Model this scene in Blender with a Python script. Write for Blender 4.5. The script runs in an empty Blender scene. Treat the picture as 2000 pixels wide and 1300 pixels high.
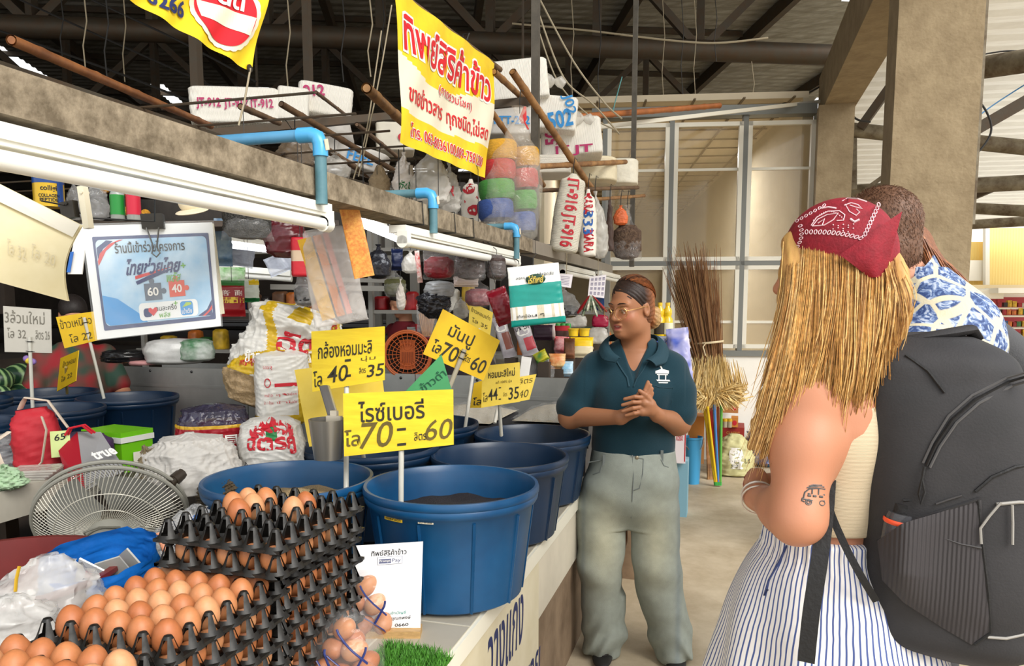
import bpy,bmesh,math,random
import numpy as np
from mathutils import Vector,Matrix,Euler
# camera, light, exposure
F,CX,CY,HZ,CAMH,VPX=1480.0,1000.0,750.0,595.0,1.48,1430.0
TH=math.atan((CY-HZ)/F)
_d=Vector(((VPX-CX)/F,(CY-HZ)/F,1.0))
PSI=math.atan(_d.x/(_d.z*math.cos(TH)+_d.y*math.sin(TH)))
FH=Vector((-math.sin(PSI),math.cos(PSI),0));RT=Vector((math.cos(PSI),math.sin(PSI),0));UPW=Vector((0,0,1))
FW=FH*math.cos(TH)-UPW*math.sin(TH);UP=UPW*math.cos(TH)+FH*math.sin(TH)
CAM=Vector((0,0,CAMH))
def ray(px,py):return RT*((px-CX)/F)+UP*((CY-py)/F)+FW
def PD(px,py,D):return CAM+ray(px,py)*D
def PX(px,py,X):v=ray(px,py);return CAM+v*(X/v.x)
def PY(px,py,Y):v=ray(px,py);return CAM+v*(Y/v.y)
def PZ(px,py,Z):v=ray(px,py);return CAM+v*((Z-CAMH)/v.z)
S=bpy.context.scene;COL=S.collection
cd=bpy.data.cameras.new('camera');cam=bpy.data.objects.new('camera',cd);COL.objects.link(cam)
cd.sensor_fit='HORIZONTAL';cd.sensor_width=36;cd.lens=F/2000*36
cd.shift_y=-(CY-650)/2000*-1.0
cd.clip_start=0.02;cd.clip_end=300
R3=Matrix((RT,UP,-FW)).transposed()
cam.matrix_world=Matrix.Translation(CAM)@R3 .to_4x4()
S.camera=cam
S.view_settings.view_transform='Standard';S.view_settings.look='None'
S.view_settings.exposure=0.55;S.view_settings.gamma=1.0;S.view_settings.use_curve_mapping=False
wd=bpy.data.worlds.new('sky');S.world=wd;wd.use_nodes=True
nt=wd.node_tree;nt.nodes.clear()
wo=nt.nodes.new('ShaderNodeOutputWorld');bg=nt.nodes.new('ShaderNodeBackground')
tc=nt.nodes.new('ShaderNodeTexCoord');sx=nt.nodes.new('ShaderNodeSeparateXYZ');rp=nt.nodes.new('ShaderNodeValToRGB')
nt.links.new(tc.outputs['Generated'],sx.inputs[0]);nt.links.new(sx.outputs['Z'],rp.inputs[0])
rp.color_ramp.elements[0].color=(0.82,0.79,0.74,1);rp.color_ramp.elements[1].color=(0.86,0.93,1.0,1)
rp.color_ramp.elements[1].position=0.6
nt.links.new(rp.outputs[0],bg.inputs[0]);bg.inputs[1].default_value=1.17;nt.links.new(bg.outputs[0],wo.inputs[0])
sl=bpy.data.lights.new('sun','SUN');so=bpy.data.objects.new('sun',sl);COL.objects.link(so)
sl.energy=2.7;sl.angle=math.radians(38);sl.color=(1,0.95,0.87)
so.rotation_euler=Vector((-0.62,0.45,-0.62)).to_track_quat('-Z','Y').to_euler()
S.cycles.max_bounces=7;S.cycles.transparent_max_bounces=14;S.cycles.diffuse_bounces=4
S.cycles.glossy_bounces=3;S.cycles.transmission_bounces=4;S.cycles.caustics_reflective=False;S.cycles.caustics_refractive=False
S.cycles.sample_clamp_indirect=6
# helpers
RND=random.Random(7)
def lin(c):return tuple(((v/255)/12.92 if v/255<=.04045 else((v/255+.055)/1.055)**2.4)for v in c)
def mulc(k,c):return tuple(v*k for v in c)
def lerp(a,b,t):return a+(b-a)*t
W={}
_m={}
def mat(name,rgb,rough=.5,metal=0.,var=0.,scale=8.,bump=0.,bscale=None,rgb2=None,emit=0.,alpha=1.,spec=.5,coat=0.,detail=4,sss=0.,stretch=None,thin=False):
 """Principled material: colour with noise variation towards rgb2 (sRGB 0-255) and noise bump."""
 if name in _m:return _m[name]
 m=bpy.data.materials.new(name);m.use_nodes=True;t=m.node_tree;n=t.nodes;L=t.links
 p=n['Principled BSDF'];c=lin(rgb)
 p.inputs['Base Color'].default_value=(*c,1);p.inputs['Roughness'].default_value=rough;p.inputs['Metallic'].default_value=metal
 p.inputs['Specular IOR Level'].default_value=spec;p.inputs['Alpha'].default_value=alpha;p.inputs['Coat Weight'].default_value=coat
 if sss:p.inputs['Subsurface Weight'].default_value=sss;p.inputs['Subsurface Radius'].default_value=(.012,.005,.003);p.inputs['Subsurface Scale'].default_value=1.
 if emit:p.inputs['Emission Color'].default_value=(*c,1);p.inputs['Emission Strength'].default_value=emit
 vec=None
 if var or bump:
  tcn=n.new('ShaderNodeTexCoord');vec=tcn.outputs['Object']
  if stretch:
   mp=n.new('ShaderNodeMapping');mp.inputs['Scale'].default_value=stretch;L.new(vec,mp.inputs[0]);vec=mp.outputs[0]
 if var:
  nz=n.new('ShaderNodeTexNoise');nz.inputs['Scale'].default_value=scale;nz.inputs['Detail'].default_value=detail;nz.inputs['Roughness'].default_value=.65
  L.new(vec,nz.inputs['Vector'])
  r=n.new('ShaderNodeValToRGB');L.new(nz.outputs['Fac'],r.inputs[0])
  c2=lin(rgb2)if rgb2 else tuple(v*(1-var)for v in c)
  r.color_ramp.elements[0].position=.36;r.color_ramp.elements[1].position=.66
  r.color_ramp.elements[0].color=(*c2,1);r.color_ramp.elements[1].color=(*c,1)
  L.new(r.outputs[0],p.inputs['Base Color'])
 if bump:
  nb=n.new('ShaderNodeTexNoise');nb.inputs['Scale'].default_value=bscale or scale*4;nb.inputs['Detail'].default_value=3;L.new(vec,nb.inputs['Vector'])
  b=n.new('ShaderNodeBump');b.inputs['Strength'].default_value=bump;b.inputs['Distance'].default_value=.01
  L.new(nb.outputs['Fac'],b.inputs['Height']);L.new(b.outputs[0],p.inputs['Normal'])
 _m[name]=m;return m
def film(name,rgb,alpha=.35,rough=.15,bscale=30,bump=.6):
 """Thin clear or cloudy plastic: part of the light goes straight through."""
 if name in _m:return _m[name]
 m=bpy.data.materials.new(name);m.use_nodes=True;t=m.node_tree;n=t.nodes;L=t.links
 p=n['Principled BSDF'];p.inputs['Base Color'].default_value=(*lin(rgb),1);p.inputs['Roughness'].default_value=rough;p.inputs['Specular IOR Level'].default_value=.3
 tcn=n.new('ShaderNodeTexCoord');nb=n.new('ShaderNodeTexNoise');nb.inputs['Scale'].default_value=bscale;nb.inputs['Detail'].default_value=2;nb.inputs['Distortion'].default_value=.8
 L.new(tcn.outputs['Object'],nb.inputs['Vector'])
 b=n.new('ShaderNodeBump');b.inputs['Strength'].default_value=bump;b.inputs['Distance'].default_value=.012;L.new(nb.outputs['Fac'],b.inputs['Height']);L.new(b.outputs[0],p.inputs['Normal'])
 tr=n.new('ShaderNodeBsdfTransparent');mx=n.new('ShaderNodeMixShader');gl=n.new('ShaderNodeBsdfGlossy');gl.inputs['Roughness'].default_value=rough;ms=n.new('ShaderNodeMixShader');fz=n.new('ShaderNodeLayerWeight');fz.inputs['Blend'].default_value=.25
 mr=n.new('ShaderNodeMapRange');mr.inputs['From Min'].default_value=.3;mr.inputs['From Max'].default_value=.7
 mr.inputs['To Min'].default_value=alpha*.7;mr.inputs['To Max'].default_value=min(1,alpha*1.35);L.new(nb.outputs['Fac'],mr.inputs['Value'])
 L.new(mr.outputs[0],mx.inputs[0]);L.new(tr.outputs[0],mx.inputs[1]);L.new(p.outputs[0],mx.inputs[2])
 fm=n.new('ShaderNodeMath');fm.operation='MULTIPLY_ADD';L.new(fz.outputs['Facing'],fm.inputs[0]);fm.inputs[1].default_value=.06;fm.inputs[2].default_value=.014;L.new(b.outputs[0],gl.inputs['Normal']);L.new(b.outputs[0],fz.inputs['Normal'])
 L.new(fm.outputs[0],ms.inputs[0]);L.new(mx.outputs[0],ms.inputs[1]);L.new(gl.outputs[0],ms.inputs[2]);L.new(ms.outputs[0],n['Material Output'].inputs['Surface'])
 _m[name]=m;return m
def vcol(name,rough=.6,spec=.4,sss=0.,bump=0.,bscale=200,var=0.,vscale=60,sheen=0.):
 """Colour read from the mesh's own colour attribute (real pigment of the thing)."""
 if name in _m:return _m[name]
 m=bpy.data.materials.new(name);m.use_nodes=True;t=m.node_tree;n=t.nodes;L=t.links;p=n['Principled BSDF']
 a=n.new('ShaderNodeVertexColor');a.layer_name='Col'
 p.inputs['Roughness'].default_value=rough;p.inputs['Specular IOR Level'].default_value=spec;p.inputs['Sheen Weight'].default_value=sheen
 if sss:p.inputs['Subsurface Weight'].default_value=sss;p.inputs['Subsurface Radius'].default_value=(.012,.005,.003);p.inputs['Subsurface Scale'].default_value=1.
 out=a.outputs['Color'];tcn=n.new('ShaderNodeTexCoord')
 if var:
  nz=n.new('ShaderNodeTexNoise');nz.inputs['Scale'].default_value=vscale;nz.inputs['Detail'].default_value=4;L.new(tcn.outputs['Object'],nz.inputs['Vector'])
  mr=n.new('ShaderNodeMapRange');mr.inputs['From Min'].default_value=.3;mr.inputs['From Max'].default_value=.7;mr.inputs['To Min'].default_value=1-var;mr.inputs['To Max'].default_value=1+var
  L.new(nz.outputs['Fac'],mr.inputs['Value'])
  mm=n.new('ShaderNodeVectorMath');mm.operation='SCALE';L.new(out,mm.inputs[0]);L.new(mr.outputs[0],mm.inputs['Scale']);out=mm.outputs[0]
 L.new(out,p.inputs['Base Color'])
 if bump:
  nb=n.new('ShaderNodeTexNoise');nb.inputs['Scale'].default_value=bscale;L.new(tcn.outputs['Object'],nb.inputs['Vector'])
  b=n.new('ShaderNodeBump');b.inputs['Strength'].default_value=bump;b.inputs['Distance'].default_value=.003;L.new(nb.outputs['Fac'],b.inputs['Height']);L.new(b.outputs[0],p.inputs['Normal'])
 _m[name]=m;return m
def tag(o,label=None,cat=None,group=None,kind=None):
 if label:o['label']=label
 if cat:o['category']=cat
 if group:o['group']=group
 if kind:o['kind']=kind
 return o
def thing(name,label,cat,loc=(0,0,0),rotz=0.,group=None):
 o=bpy.data.objects.new(name,None);o.empty_display_size=.05;COL.objects.link(o)
 o.location=loc;o.rotation_euler=(0,0,rotz);W[o]=Matrix.Translation(loc)@Matrix.Rotation(rotz,4,'Z')
 return tag(o,label,cat,group)
def link(name,me,mats,parent=None,M=None):
 """Link mesh me; its own world matrix M; parented without moving."""
 o=bpy.data.objects.new(name,me);COL.objects.link(o)
 if mats is not None:
  for m in(mats if isinstance(mats,(list,tuple))else[mats]):me.materials.append(m)
 M=M or Matrix.Identity(4);o.matrix_basis=M;W[o]=M.copy()
 if parent is not None:
  o.parent=parent;o.matrix_parent_inverse=W[parent].inverted()
 return o
_kids={}
def dup(root,M,label=None,group=None,parent=None):
 """Copy of a thing with its parts; M = new world matrix of its root."""
 if not _kids.get('n')==len(bpy.data.objects):
  pass
 def rec(o,par):
  c=o.copy();COL.objects.link(c)
  if par is not None:c.parent=par
  W[c]=W.get(o,Matrix.Identity(4))
  for k in KID.get(o,[]):KID.setdefault(c,[]).append(rec(k,c))
  return c
 c=rec(root,None);c.matrix_basis=M;W[c]=M.copy()
 if label:c['label']=label
 if group:c['group']=group
 return c
KID={}
_link0=link
def link(name,me,mats,parent=None,M=None):
 o=_link0(name,me,mats,parent,M)
 if parent is not None:KID.setdefault(parent,[]).append(o)
 return o
def TR(loc,rz=0.,rx=0.,ry=0.,s=1.):
 return Matrix.Translation(loc)@Euler((rx,ry,rz)).to_matrix().to_4x4()@Matrix.Scale(s,4)
def frame(o,x,y):
 """Matrix with origin o, x axis along x, y axis near y."""
 x=Vector(x).normalized();z=x.cross(Vector(y)).normalized();y=z.cross(x)
 m=Matrix((x,y,z)).transposed().to_4x4();m.translation=o;return m
class MB:
 def __init__(s):s.v=[];s.f=[];s.mi=[];s.m=0;s.T=None;s.col=None;s.cols=[]
 def add(s,vs,fs):
  b=len(s.v)
  for p in vs:
   p=Vector(p);s.v.append(s.T@p if s.T is not None else p)
  s.cols+=[s.col]*len(vs)
  for f in fs:s.f.append([b+i for i in f]);s.mi.append(s.m)
  return s
 def box(s,c,d,M=None):
  x,y,z=d[0]/2,d[1]/2,d[2]/2;c=Vector(c)
  vs=[Vector((a*x,b*y,e*z))for a in(-1,1)for b in(-1,1)for e in(-1,1)]
  vs=[(M@v if M is not None else v)+c for v in vs]
  return s.add(vs,[(0,1,3,2),(4,6,7,5),(0,4,5,1),(2,3,7,6),(0,2,6,4),(1,5,7,3)])
 def beam(s,a,b,w,h,up=(0,0,1)):
  """box section w x h from a to b (h along up)"""
  a,b=Vector(a),Vector(b);t=(b-a).normalized();up=Vector(up)
  if abs(t.dot(up))>.98:up=Vector((0,1,0))
  sd=t.cross(up).normalized();u=sd.cross(t)
  vs=[p+sd*(i*w/2)+u*(j*h/2)for p in(a,b)for i,j in((-1,-1),(1,-1),(1,1),(-1,1))]
  return s.add(vs,[(3,2,1,0),(4,5,6,7),(0,1,5,4),(1,2,6,5),(2,3,7,6),(3,0,4,7)])
 def tube(s,pts,r,n=8,cap=True,flat=1.):
  pts=[Vector(p)for p in pts];k=len(pts);rs=r if isinstance(r,(list,tuple))else[r]*k
  t0=(pts[1]-pts[0]).normalized();ref=Vector((0,0,1))if abs(t0 .z)<.9 else Vector((1,0,0))
  nrm=t0 .cross(ref).normalized();vs=[];fs=[]
  for i,p in enumerate(pts):
   t=((pts[min(i+1,k-1)]-pts[max(i-1,0)])).normalized()
   nrm=(nrm-t*nrm.dot(t));nrm=nrm.normalized()if nrm.length>1e-6 else t.orthogonal().normalized()
   bi=t.cross(nrm)
   vs+=[p+(nrm*math.cos(2*math.pi*j/n)+bi*flat*math.sin(2*math.pi*j/n))*rs[i]for j in range(n)]
  for i in range(k-1):
   for j in range(n):fs.append((i*n+j,i*n+(j+1)%n,(i+1)*n+(j+1)%n,(i+1)*n+j))
  if cap:fs.append(tuple(range(n))[::-1]);fs.append(tuple((k-1)*n+j for j in range(n)))
  return s.add(vs,fs)
 def lathe(s,prof,n=32,c=(0,0,0),M=None,a0=0.,a1=None):
  c=Vector(c);vs=[];fs=[];full=a1 is None;a1=2*math.pi if full else a1;nn=n if full else n+1
  for r,z in prof:
   for j in range(nn):
    a=a0+(a1-a0)*j/n;p=Vector((r*math.cos(a),r*math.sin(a),z));vs.append((M@p if M is not None else p)+c)
  for i in range(len(prof)-1):
   for j in range(n):
    k=(j+1)%nn;fs.append((i*nn+j,i*nn+k,(i+1)*nn+k,(i+1)*nn+j))
  return s.add(vs,fs)
 def grid(s,fn,nu,nv,cu=False):
  vs=[fn(i/nu,j/nv)for j in range(nv+1)for i in range(nu+(0 if cu else 1))];w=nu+(0 if cu else 1)
  fs=[(j*w+i,j*w+(i+1)%w,(j+1)*w+(i+1)%w,(j+1)*w+i)for j in range(nv)for i in range(nu)]
  return s.add(vs,fs)
 def ball(s,c,r,n=16,m=10,M=None):
  r=r if hasattr(r,'__len__')else(r,r,r);c=Vector(c)
  def fn(u,v):
   a=2*math.pi*u;b=math.pi*(v-.5);p=Vector((r[0]*math.cos(a)*math.cos(b),r[1]*math.sin(a)*math.cos(b),r[2]*math.sin(b)))
   return(M@p if M is not None else p)+c
  return s.grid(fn,n,m,True)
 def poly(s,pts):return s.add(pts,[tuple(range(len(pts)))])
 def slab(s,pts,off):
  """polygon pts extruded by vector off (real thickness)"""
  n=len(pts);off=Vector(off);vs=[Vector(p)for p in pts]+[Vector(p)+off for p in pts]
  return s.add(vs,[tuple(range(n))[::-1],tuple(range(n,2*n))]+[(i,(i+1)%n,n+(i+1)%n,n+i)for i in range(n)])
 def mesh(s,name,smooth=True,ang=40):
  me=bpy.data.meshes.new(name);me.from_pydata([tuple(v)for v in s.v],[],s.f)
  me.polygons.foreach_set('material_index',s.mi)
  if any(c is not None for c in s.cols):
   ca=me.color_attributes.new('Col','FLOAT_COLOR','POINT');buf=[]
   for c in s.cols:buf+=[*(c or(1,1,1)),1.]
   ca.data.foreach_set('color',buf)
  bm=bmesh.new();bm.from_mesh(me);bmesh.ops.recalc_face_normals(bm,faces=bm.faces)
  if smooth:
   ca=math.radians(ang)
   for f in bm.faces:f.smooth=True
   for e in bm.edges:
    if len(e.link_faces)==2 and e.calc_face_angle(0)>ca:e.smooth=False
  bm.to_mesh(me);bm.free();me.update();return me
 def build(s,name,mats,parent=None,smooth=True,ang=40,local=False):
  """local: vertices are in the parent's own frame (or root frame for copies)"""
  if local:
   return link(name,s.mesh(name,smooth,ang),mats,parent,W[parent].copy()if parent is not None else None)
  xs=[v.x for v in s.v];ys=[v.y for v in s.v];zs=[v.z for v in s.v]
  o=Vector(((min(xs)+max(xs))/2,(min(ys)+max(ys))/2,min(zs)))
  s.v=[v-o for v in s.v]
  return link(name,s.mesh(name,smooth,ang),mats,parent,Matrix.Translation(o))
def structure(o):o['kind']='structure';return o
_txt={}
def text_data(body,bold=0.,ext=0.):
 k=(body,bold,ext)
 if k in _txt:return _txt[k]
 cu=bpy.data.curves.new('lettering','FONT');cu.body=body;cu.size=1;cu.offset=bold;cu.resolution_u=3;cu.extrude=ext
 o=bpy.data.objects.new('lettering',cu);COL.objects.link(o);dg=bpy.context.evaluated_depsgraph_get();dg.update()
 me=o.evaluated_get(dg).to_mesh();v=[tuple(p.co)for p in me.vertices];f=[tuple(p.vertices)for p in me.polygons]
 o.evaluated_get(dg).to_mesh_clear();bpy.data.objects.remove(o);bpy.data.curves.remove(cu)
 _txt[k]=(v,f);return _txt[k]
def text_into(mb,body,M,w=None,h=None,bold=0.,shear=0.,map=None,ext=0.,box=None):
 """Adds body fitted to width w and height h, centred on the origin of matrix M (x right, y up)."""
 v,f=text_data(body,bold,ext)
 if not v:return
 rv=text_data(body,0.,0.)[0]if box is None else text_data(box)[0]
 x0,x1=min(p[0]for p in rv),max(p[0]for p in rv);y0,y1=min(p[1]for p in rv),max(p[1]for p in rv)
 sx_=w/(x1-x0)if w else None;sy=h/(y1-y0)if h else None
 sx_=sx_ or sy;sy=sy or sx_;cx,cy=(x0+x1)/2,(y0+y1)/2
 vs=[Vector(((p[0]-cx)*sx_+shear*(p[1]-cy)*sy,(p[1]-cy)*sy,p[2]*sy))for p in v]
 vs=[(map(p)if map else M@p)for p in vs]
 mb.add(vs,f)
 # implicit surfaces: smooth unions of ellipsoids and tapered limbs, meshed by surface nets
class SDF:
 def __init__(s,lo,hi,h):
  s.h=h;s.lo=np.array(lo,np.float32);s.n=np.ceil((np.array(hi)-s.lo)/h).astype(int)+1
  s.d=np.full(s.n,1.,np.float32)
 def _reg(s,lo,hi):
  a=np.clip(np.floor((np.array(lo)-s.lo)/s.h).astype(int),0,s.n);b=np.clip(np.ceil((np.array(hi)-s.lo)/s.h).astype(int)+1,0,s.n)
  sl_=tuple(slice(i,j)for i,j in zip(a,b))
  ax=[s.lo[i]+s.h*np.arange(a[i],b[i],dtype=np.float32)for i in range(3)]
  return sl_,ax[0][:,None,None],ax[1][None,:,None],ax[2][None,None,:]
 def op(s,fn,lo,hi,k,mode='u'):
  sl_,X,Y,Z=s._reg(lo,hi)
  if 0 in s.d[sl_].shape:return s
  b=fn(X,Y,Z).astype(np.float32);a=s.d[sl_]
  if mode=='s':b=-b;a,b=-a,-b
  b=np.broadcast_to(b,a.shape)
  r=np.minimum(a,b)if k<=0 else np.minimum(a,b)-np.maximum(k-np.abs(a-b),0)**2/(4*k)
  s.d[sl_]=-r if mode=='s' else r
  return s
 def ell(s,c,r,k=.02,R=None,mode='u'):
  c=np.array(c,float);r=np.array(r,float)if hasattr(r,'__len__')else np.array([r]*3,float);m=r.max()+k+3*s.h
  Rm=np.array(R.transposed())if R is not None else None
  def fn(X,Y,Z):
   x,y,z=X-c[0],Y-c[1],Z-c[2]
   if Rm is not None:x,y,z=(Rm[i,0]*x+Rm[i,1]*y+Rm[i,2]*z for i in range(3))
   q=np.sqrt((x/r[0])**2+(y/r[1])**2+(z/r[2])**2);g=np.sqrt((x/r[0]**2)**2+(y/r[1]**2)**2+(z/r[2]**2)**2)
   return q*(q-1)/np.maximum(g,1e-6)
  return s.op(fn,c-m,c+m,k,mode)
 def limb(s,a,b,ra,rb,k=.02,mode='u',sq=(1,1,1)):
  a=np.array(a,float);b=np.array(b,float);q=np.array(sq,float);m=max(ra,rb)/q.min()+k+3*s.h
  A,B=a*q,b*q;ab=B-A;L2=max(ab@ab,1e-9)
  def fn(X,Y,Z):
   x,y,z=X*q[0]-A[0],Y*q[1]-A[1],Z*q[2]-A[2]
   t=np.clip((x*ab[0]+y*ab[1]+z*ab[2])/L2,0,1)
   return np.sqrt((x-t*ab[0])**2+(y-t*ab[1])**2+(z-t*ab[2])**2)-(ra+(rb-ra)*t)
  return s.op(fn,np.minimum(a,b)-m,np.maximum(a,b)+m,k,mode)
 def chain(s,pts,rs,k=.02,mode='u',sq=(1,1,1)):
  for i in range(len(pts)-1):s.limb(pts[i],pts[i+1],rs[i],rs[i+1],k,mode,sq)
  return s
 def loft(s,keys,k=.02,mode='u',p=2.):
  """stack of ellipses: keys (z, cx, cy, rx, ry) from low to high"""
  K=np.array(keys,float);z0,z1=K[0,0],K[-1,0];R=K[:,3:5].max()+k+3*s.h
  def fn(X,Y,Z):
   zz=Z.ravel();zc=np.clip(zz,z0,z1)
   def ip(j):
    i=np.clip(np.searchsorted(K[:,0],zc)-1,0,len(K)-2);d=K[i+1,0]-K[i,0];t=(zc-K[i,0])/d
    m=np.gradient(K[:,j],K[:,0]);h00=2*t**3-3*t**2+1;h10=t**3-2*t**2+t;h01=1-h00;h11=t**3-t**2
    return(h00*K[i,j]+h10*d*m[i]+h01*K[i+1,j]+h11*d*m[i+1])[None,None,:]
   cx,cy,rx,ry=ip(1),ip(2),np.maximum(ip(3),1e-3),np.maximum(ip(4),1e-3)
   q=(np.abs((X-cx)/rx)**p+np.abs((Y-cy)/ry)**p)**(1/p)
   d=(q-1)*np.minimum(rx,ry)
   ez=np.maximum(np.maximum(z0-Z,Z-z1),-1)
   return np.where(ez>0,np.sqrt(np.maximum(d,0)**2+ez**2),np.maximum(d,-.08))if True else d
  lo=(K[:,1].min()-R,K[:,2].min()-R,z0-k-3*s.h);hi=(K[:,1].max()+R,K[:,2].max()+R,z1+k+3*s.h)
  return s.op(fn,lo,hi,k,mode)
 def cut(s,n,d):
  """keep the side where n.p < d"""
  sl_,X,Y,Z=s._reg(s.lo,s.lo+s.n*s.h);s.d=np.maximum(s.d,n[0]*X+n[1]*Y+n[2]*Z-d);return s
 def disp(s,fn,band=.05):
  sl_,X,Y,Z=s._reg(s.lo,s.lo+s.n*s.h)
  s.d=s.d+fn(X,Y,Z).astype(np.float32)*(np.abs(s.d)<band);return s
 def nets(s,smooth=1):
  d=s.d;h=s.h;ins=d<0;n=np.array(d.shape)
  c=np.zeros(n-1,np.int8)
  for i in(0,1):
   for j in(0,1):
    for k in(0,1):c+=ins[i:n[0]-1+i,j:n[1]-1+j,k:n[2]-1+k]
  act=np.argwhere((c>0)&(c<8));idx=np.full(n-1,-1,np.int32);idx[tuple(act.T)]=np.arange(len(act))
  P=np.zeros((len(act),3),np.float32);cnt=np.zeros(len(act),np.float32)
  cor=[(i,j,k)for i in(0,1)for j in(0,1)for k in(0,1)]
  val={q:d[act[:,0]+q[0],act[:,1]+q[1],act[:,2]+q[2]]for q in cor}
  for a in range(3):
   for q in cor:
    if q[a]:continue
    q2=list(q);q2[a]=1;q2=tuple(q2);va,vb=val[q],val[q2];x=(va<0)!=(vb<0)
    t=np.where(x,va/np.where(x,va-vb,1),0)
    for e in range(3):P[:,e]+=np.where(x,q[e]+(t if e==a else 0),0)
    cnt+=x
  P=(act+P/cnt[:,None])*h+s.lo
  quads=[]
  for a in range(3):
   b,e=(a+1)%3,(a+2)%3
   sa=[slice(None)]*3;sb=[slice(None)]*3;sa[a]=slice(0,-1);sb[a]=slice(1,None)
   x=np.argwhere(ins[tuple(sa)]!=ins[tuple(sb)]);x=x[(x[:,b]>0)&(x[:,e]>0)&(x[:,b]<n[b]-1)&(x[:,e]<n[e]-1)]
   if not len(x):continue
   def off(ob,oe):y=x.copy();y[:,b]-=ob;y[:,e]-=oe;return idx[y[:,0],y[:,1],y[:,2]]
   q=np.stack([off(1,1),off(0,1),off(0,0),off(1,0)],1)
   fl=ins[tuple(x.T)];q[~fl]=q[~fl][:,::-1];quads.append(q)
  Q=np.concatenate(quads);Q=Q[(Q>=0).all(1)]
  for _ in range(smooth):
   A=np.zeros_like(P);cn=np.zeros(len(P),np.float32)
   for i in range(4):
    for j in(1,3):
     np.add.at(A,Q[:,i],P[Q[:,(i+j)%4]]);np.add.at(cn,Q[:,i],1)
   P=P*.5+A/np.maximum(cn,1)[:,None]*.5
  return P,Q
def np_mesh(name,P,Q,col=None,mi=None,smooth=True):
 me=bpy.data.meshes.new(name);nv,nf,k=len(P),len(Q),Q.shape[1]
 me.vertices.add(nv);me.vertices.foreach_set('co',np.ascontiguousarray(P,np.float32).ravel())
 me.loops.add(nf*k);me.loops.foreach_set('vertex_index',np.ascontiguousarray(Q,np.int32).ravel())
 me.polygons.add(nf);me.polygons.foreach_set('loop_start',np.arange(0,nf*k,k,dtype=np.int32))
 if mi is not None:me.polygons.foreach_set('material_index',np.ascontiguousarray(mi,np.int32))
 me.polygons.foreach_set('use_smooth',np.full(nf,smooth));me.update(calc_edges=True)
 if col is not None:
  ca=me.color_attributes.new('Col','FLOAT_COLOR','POINT');ca.data.foreach_set('color',np.concatenate([col,np.ones((nv,1))],1).astype(np.float32).ravel())
 me.validate();return me
 # materials of the place
CONC=mat('weathered_concrete',(154,137,108),.85,var=.3,scale=7,bump=.4,bscale=40,rgb2=(132,115,88),detail=10)
CONC2=mat('beam_concrete',(158,144,122),.85,var=.5,scale=26,bump=.3,bscale=60,rgb2=(98,86,68),detail=8)
FLOORM=mat('worn_concrete_floor',(196,182,158),.55,var=.3,scale=2.6,bump=.1,bscale=24,rgb2=(158,142,116),detail=10)
WHITEW=mat('white_render',(238,236,228),.7,var=.05,scale=4,bump=.06,bscale=40)
ALU=mat('white_aluminium',(226,222,208),.4,spec=.5)
GREYF=mat('grey_frame',(120,122,118),.5,metal=.3)
STEEL=mat('dark_rusty_steel',(74,68,58),.6,metal=.4,var=.4,scale=9,rgb2=(78,62,46),bump=.1)
STEELL=mat('weathered_grey_steel',(138,130,112),.6,metal=.3,var=.4,scale=7,rgb2=(92,78,60),bump=.1)
POSTM=mat('grey_box_steel',(96,90,80),.5,metal=.4,var=.3,scale=14)
TIN=mat('old_corrugated_tin',(152,149,141),.6,metal=.1,var=.3,scale=2.2,rgb2=(118,112,100),stretch=(1,5,1))
TINW=mat('pale_corrugated_tin',(240,232,212),.5,var=.15,scale=2,stretch=(1,4,1),rgb2=(214,200,172))
DARKW=mat('dark_wall',(48,42,36),.9,var=.3,scale=3)
BAMB=mat('bamboo',(176,132,82),.55,var=.35,scale=12,rgb2=(118,80,46),stretch=(1,1,1))
BAMBO=mat('old_bamboo',(120,92,64),.6,var=.35,scale=12,rgb2=(78,56,38))
WIRE=mat('black_cable',(26,24,22),.6)
STRING=mat('pale_string',(160,148,124),.8)
GALV=mat('galvanised_sheet',(176,178,176),.36,metal=.75,var=.15,scale=6,bump=.05,bscale=5)
def corr(mb,o,e1,e2,L1,L2,pitch=.2,amp=.02,nn=None):
 """corrugated sheet; ribs run along e1, wave along e2"""
 k=int(L2/(pitch/4));nz=e1 .cross(e2).normalized();vs=[];fs=[]
 for i in range(k+1):
  h=amp*(0,1,1,0)[i%4]
  for s_ in(0,1):vs.append(o+e1*(L1*s_)+e2*(L2*i/k)+nz*h)
 for i in range(k):fs.append((2*i,2*i+1,2*i+3,2*i+2))
 mb.add(vs,fs)
 # floor and hall shell
m=MB();m.box((0,11,-.05),(44,30,.1));structure(m.build('floor',FLOORM,smooth=False))
m=MB();m.box((-6,25,3),(30,.2,6));structure(m.build('wall_back',DARKW,smooth=False))  # far wall put in to stop sky light leaking under the roof
m=MB();m.box((-17,11,3),(.2,28,6));structure(m.build('wall_left',DARKW,smooth=False))  # side wall put in likewise, keeps sky light off the left
for y0_ in(-1.5,3.2,8.2,13.2,18.2):m=MB();m.box((-11.2,y0_+2.1,.5),(10,4.2,1.0));m.box((-11.2,y0_+2.1,1.9),(10,.1,1.0));structure(m.build('bounce_blocker',mat('dark_blocker',(64,54,46),.8,var=.4,scale=3),smooth=False))  # plain dark boxes for unseen stalls, added to cut floor bounce onto the roof
E1=Vector((math.cos(math.radians(22)),math.sin(math.radians(22)),0));E2=Vector((-E1 .y,E1 .x,0));E2s=(E2-Vector((0,0,.035))).normalized()
RO=Vector((0,0,6.3));J0=-1
m=MB()
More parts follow.
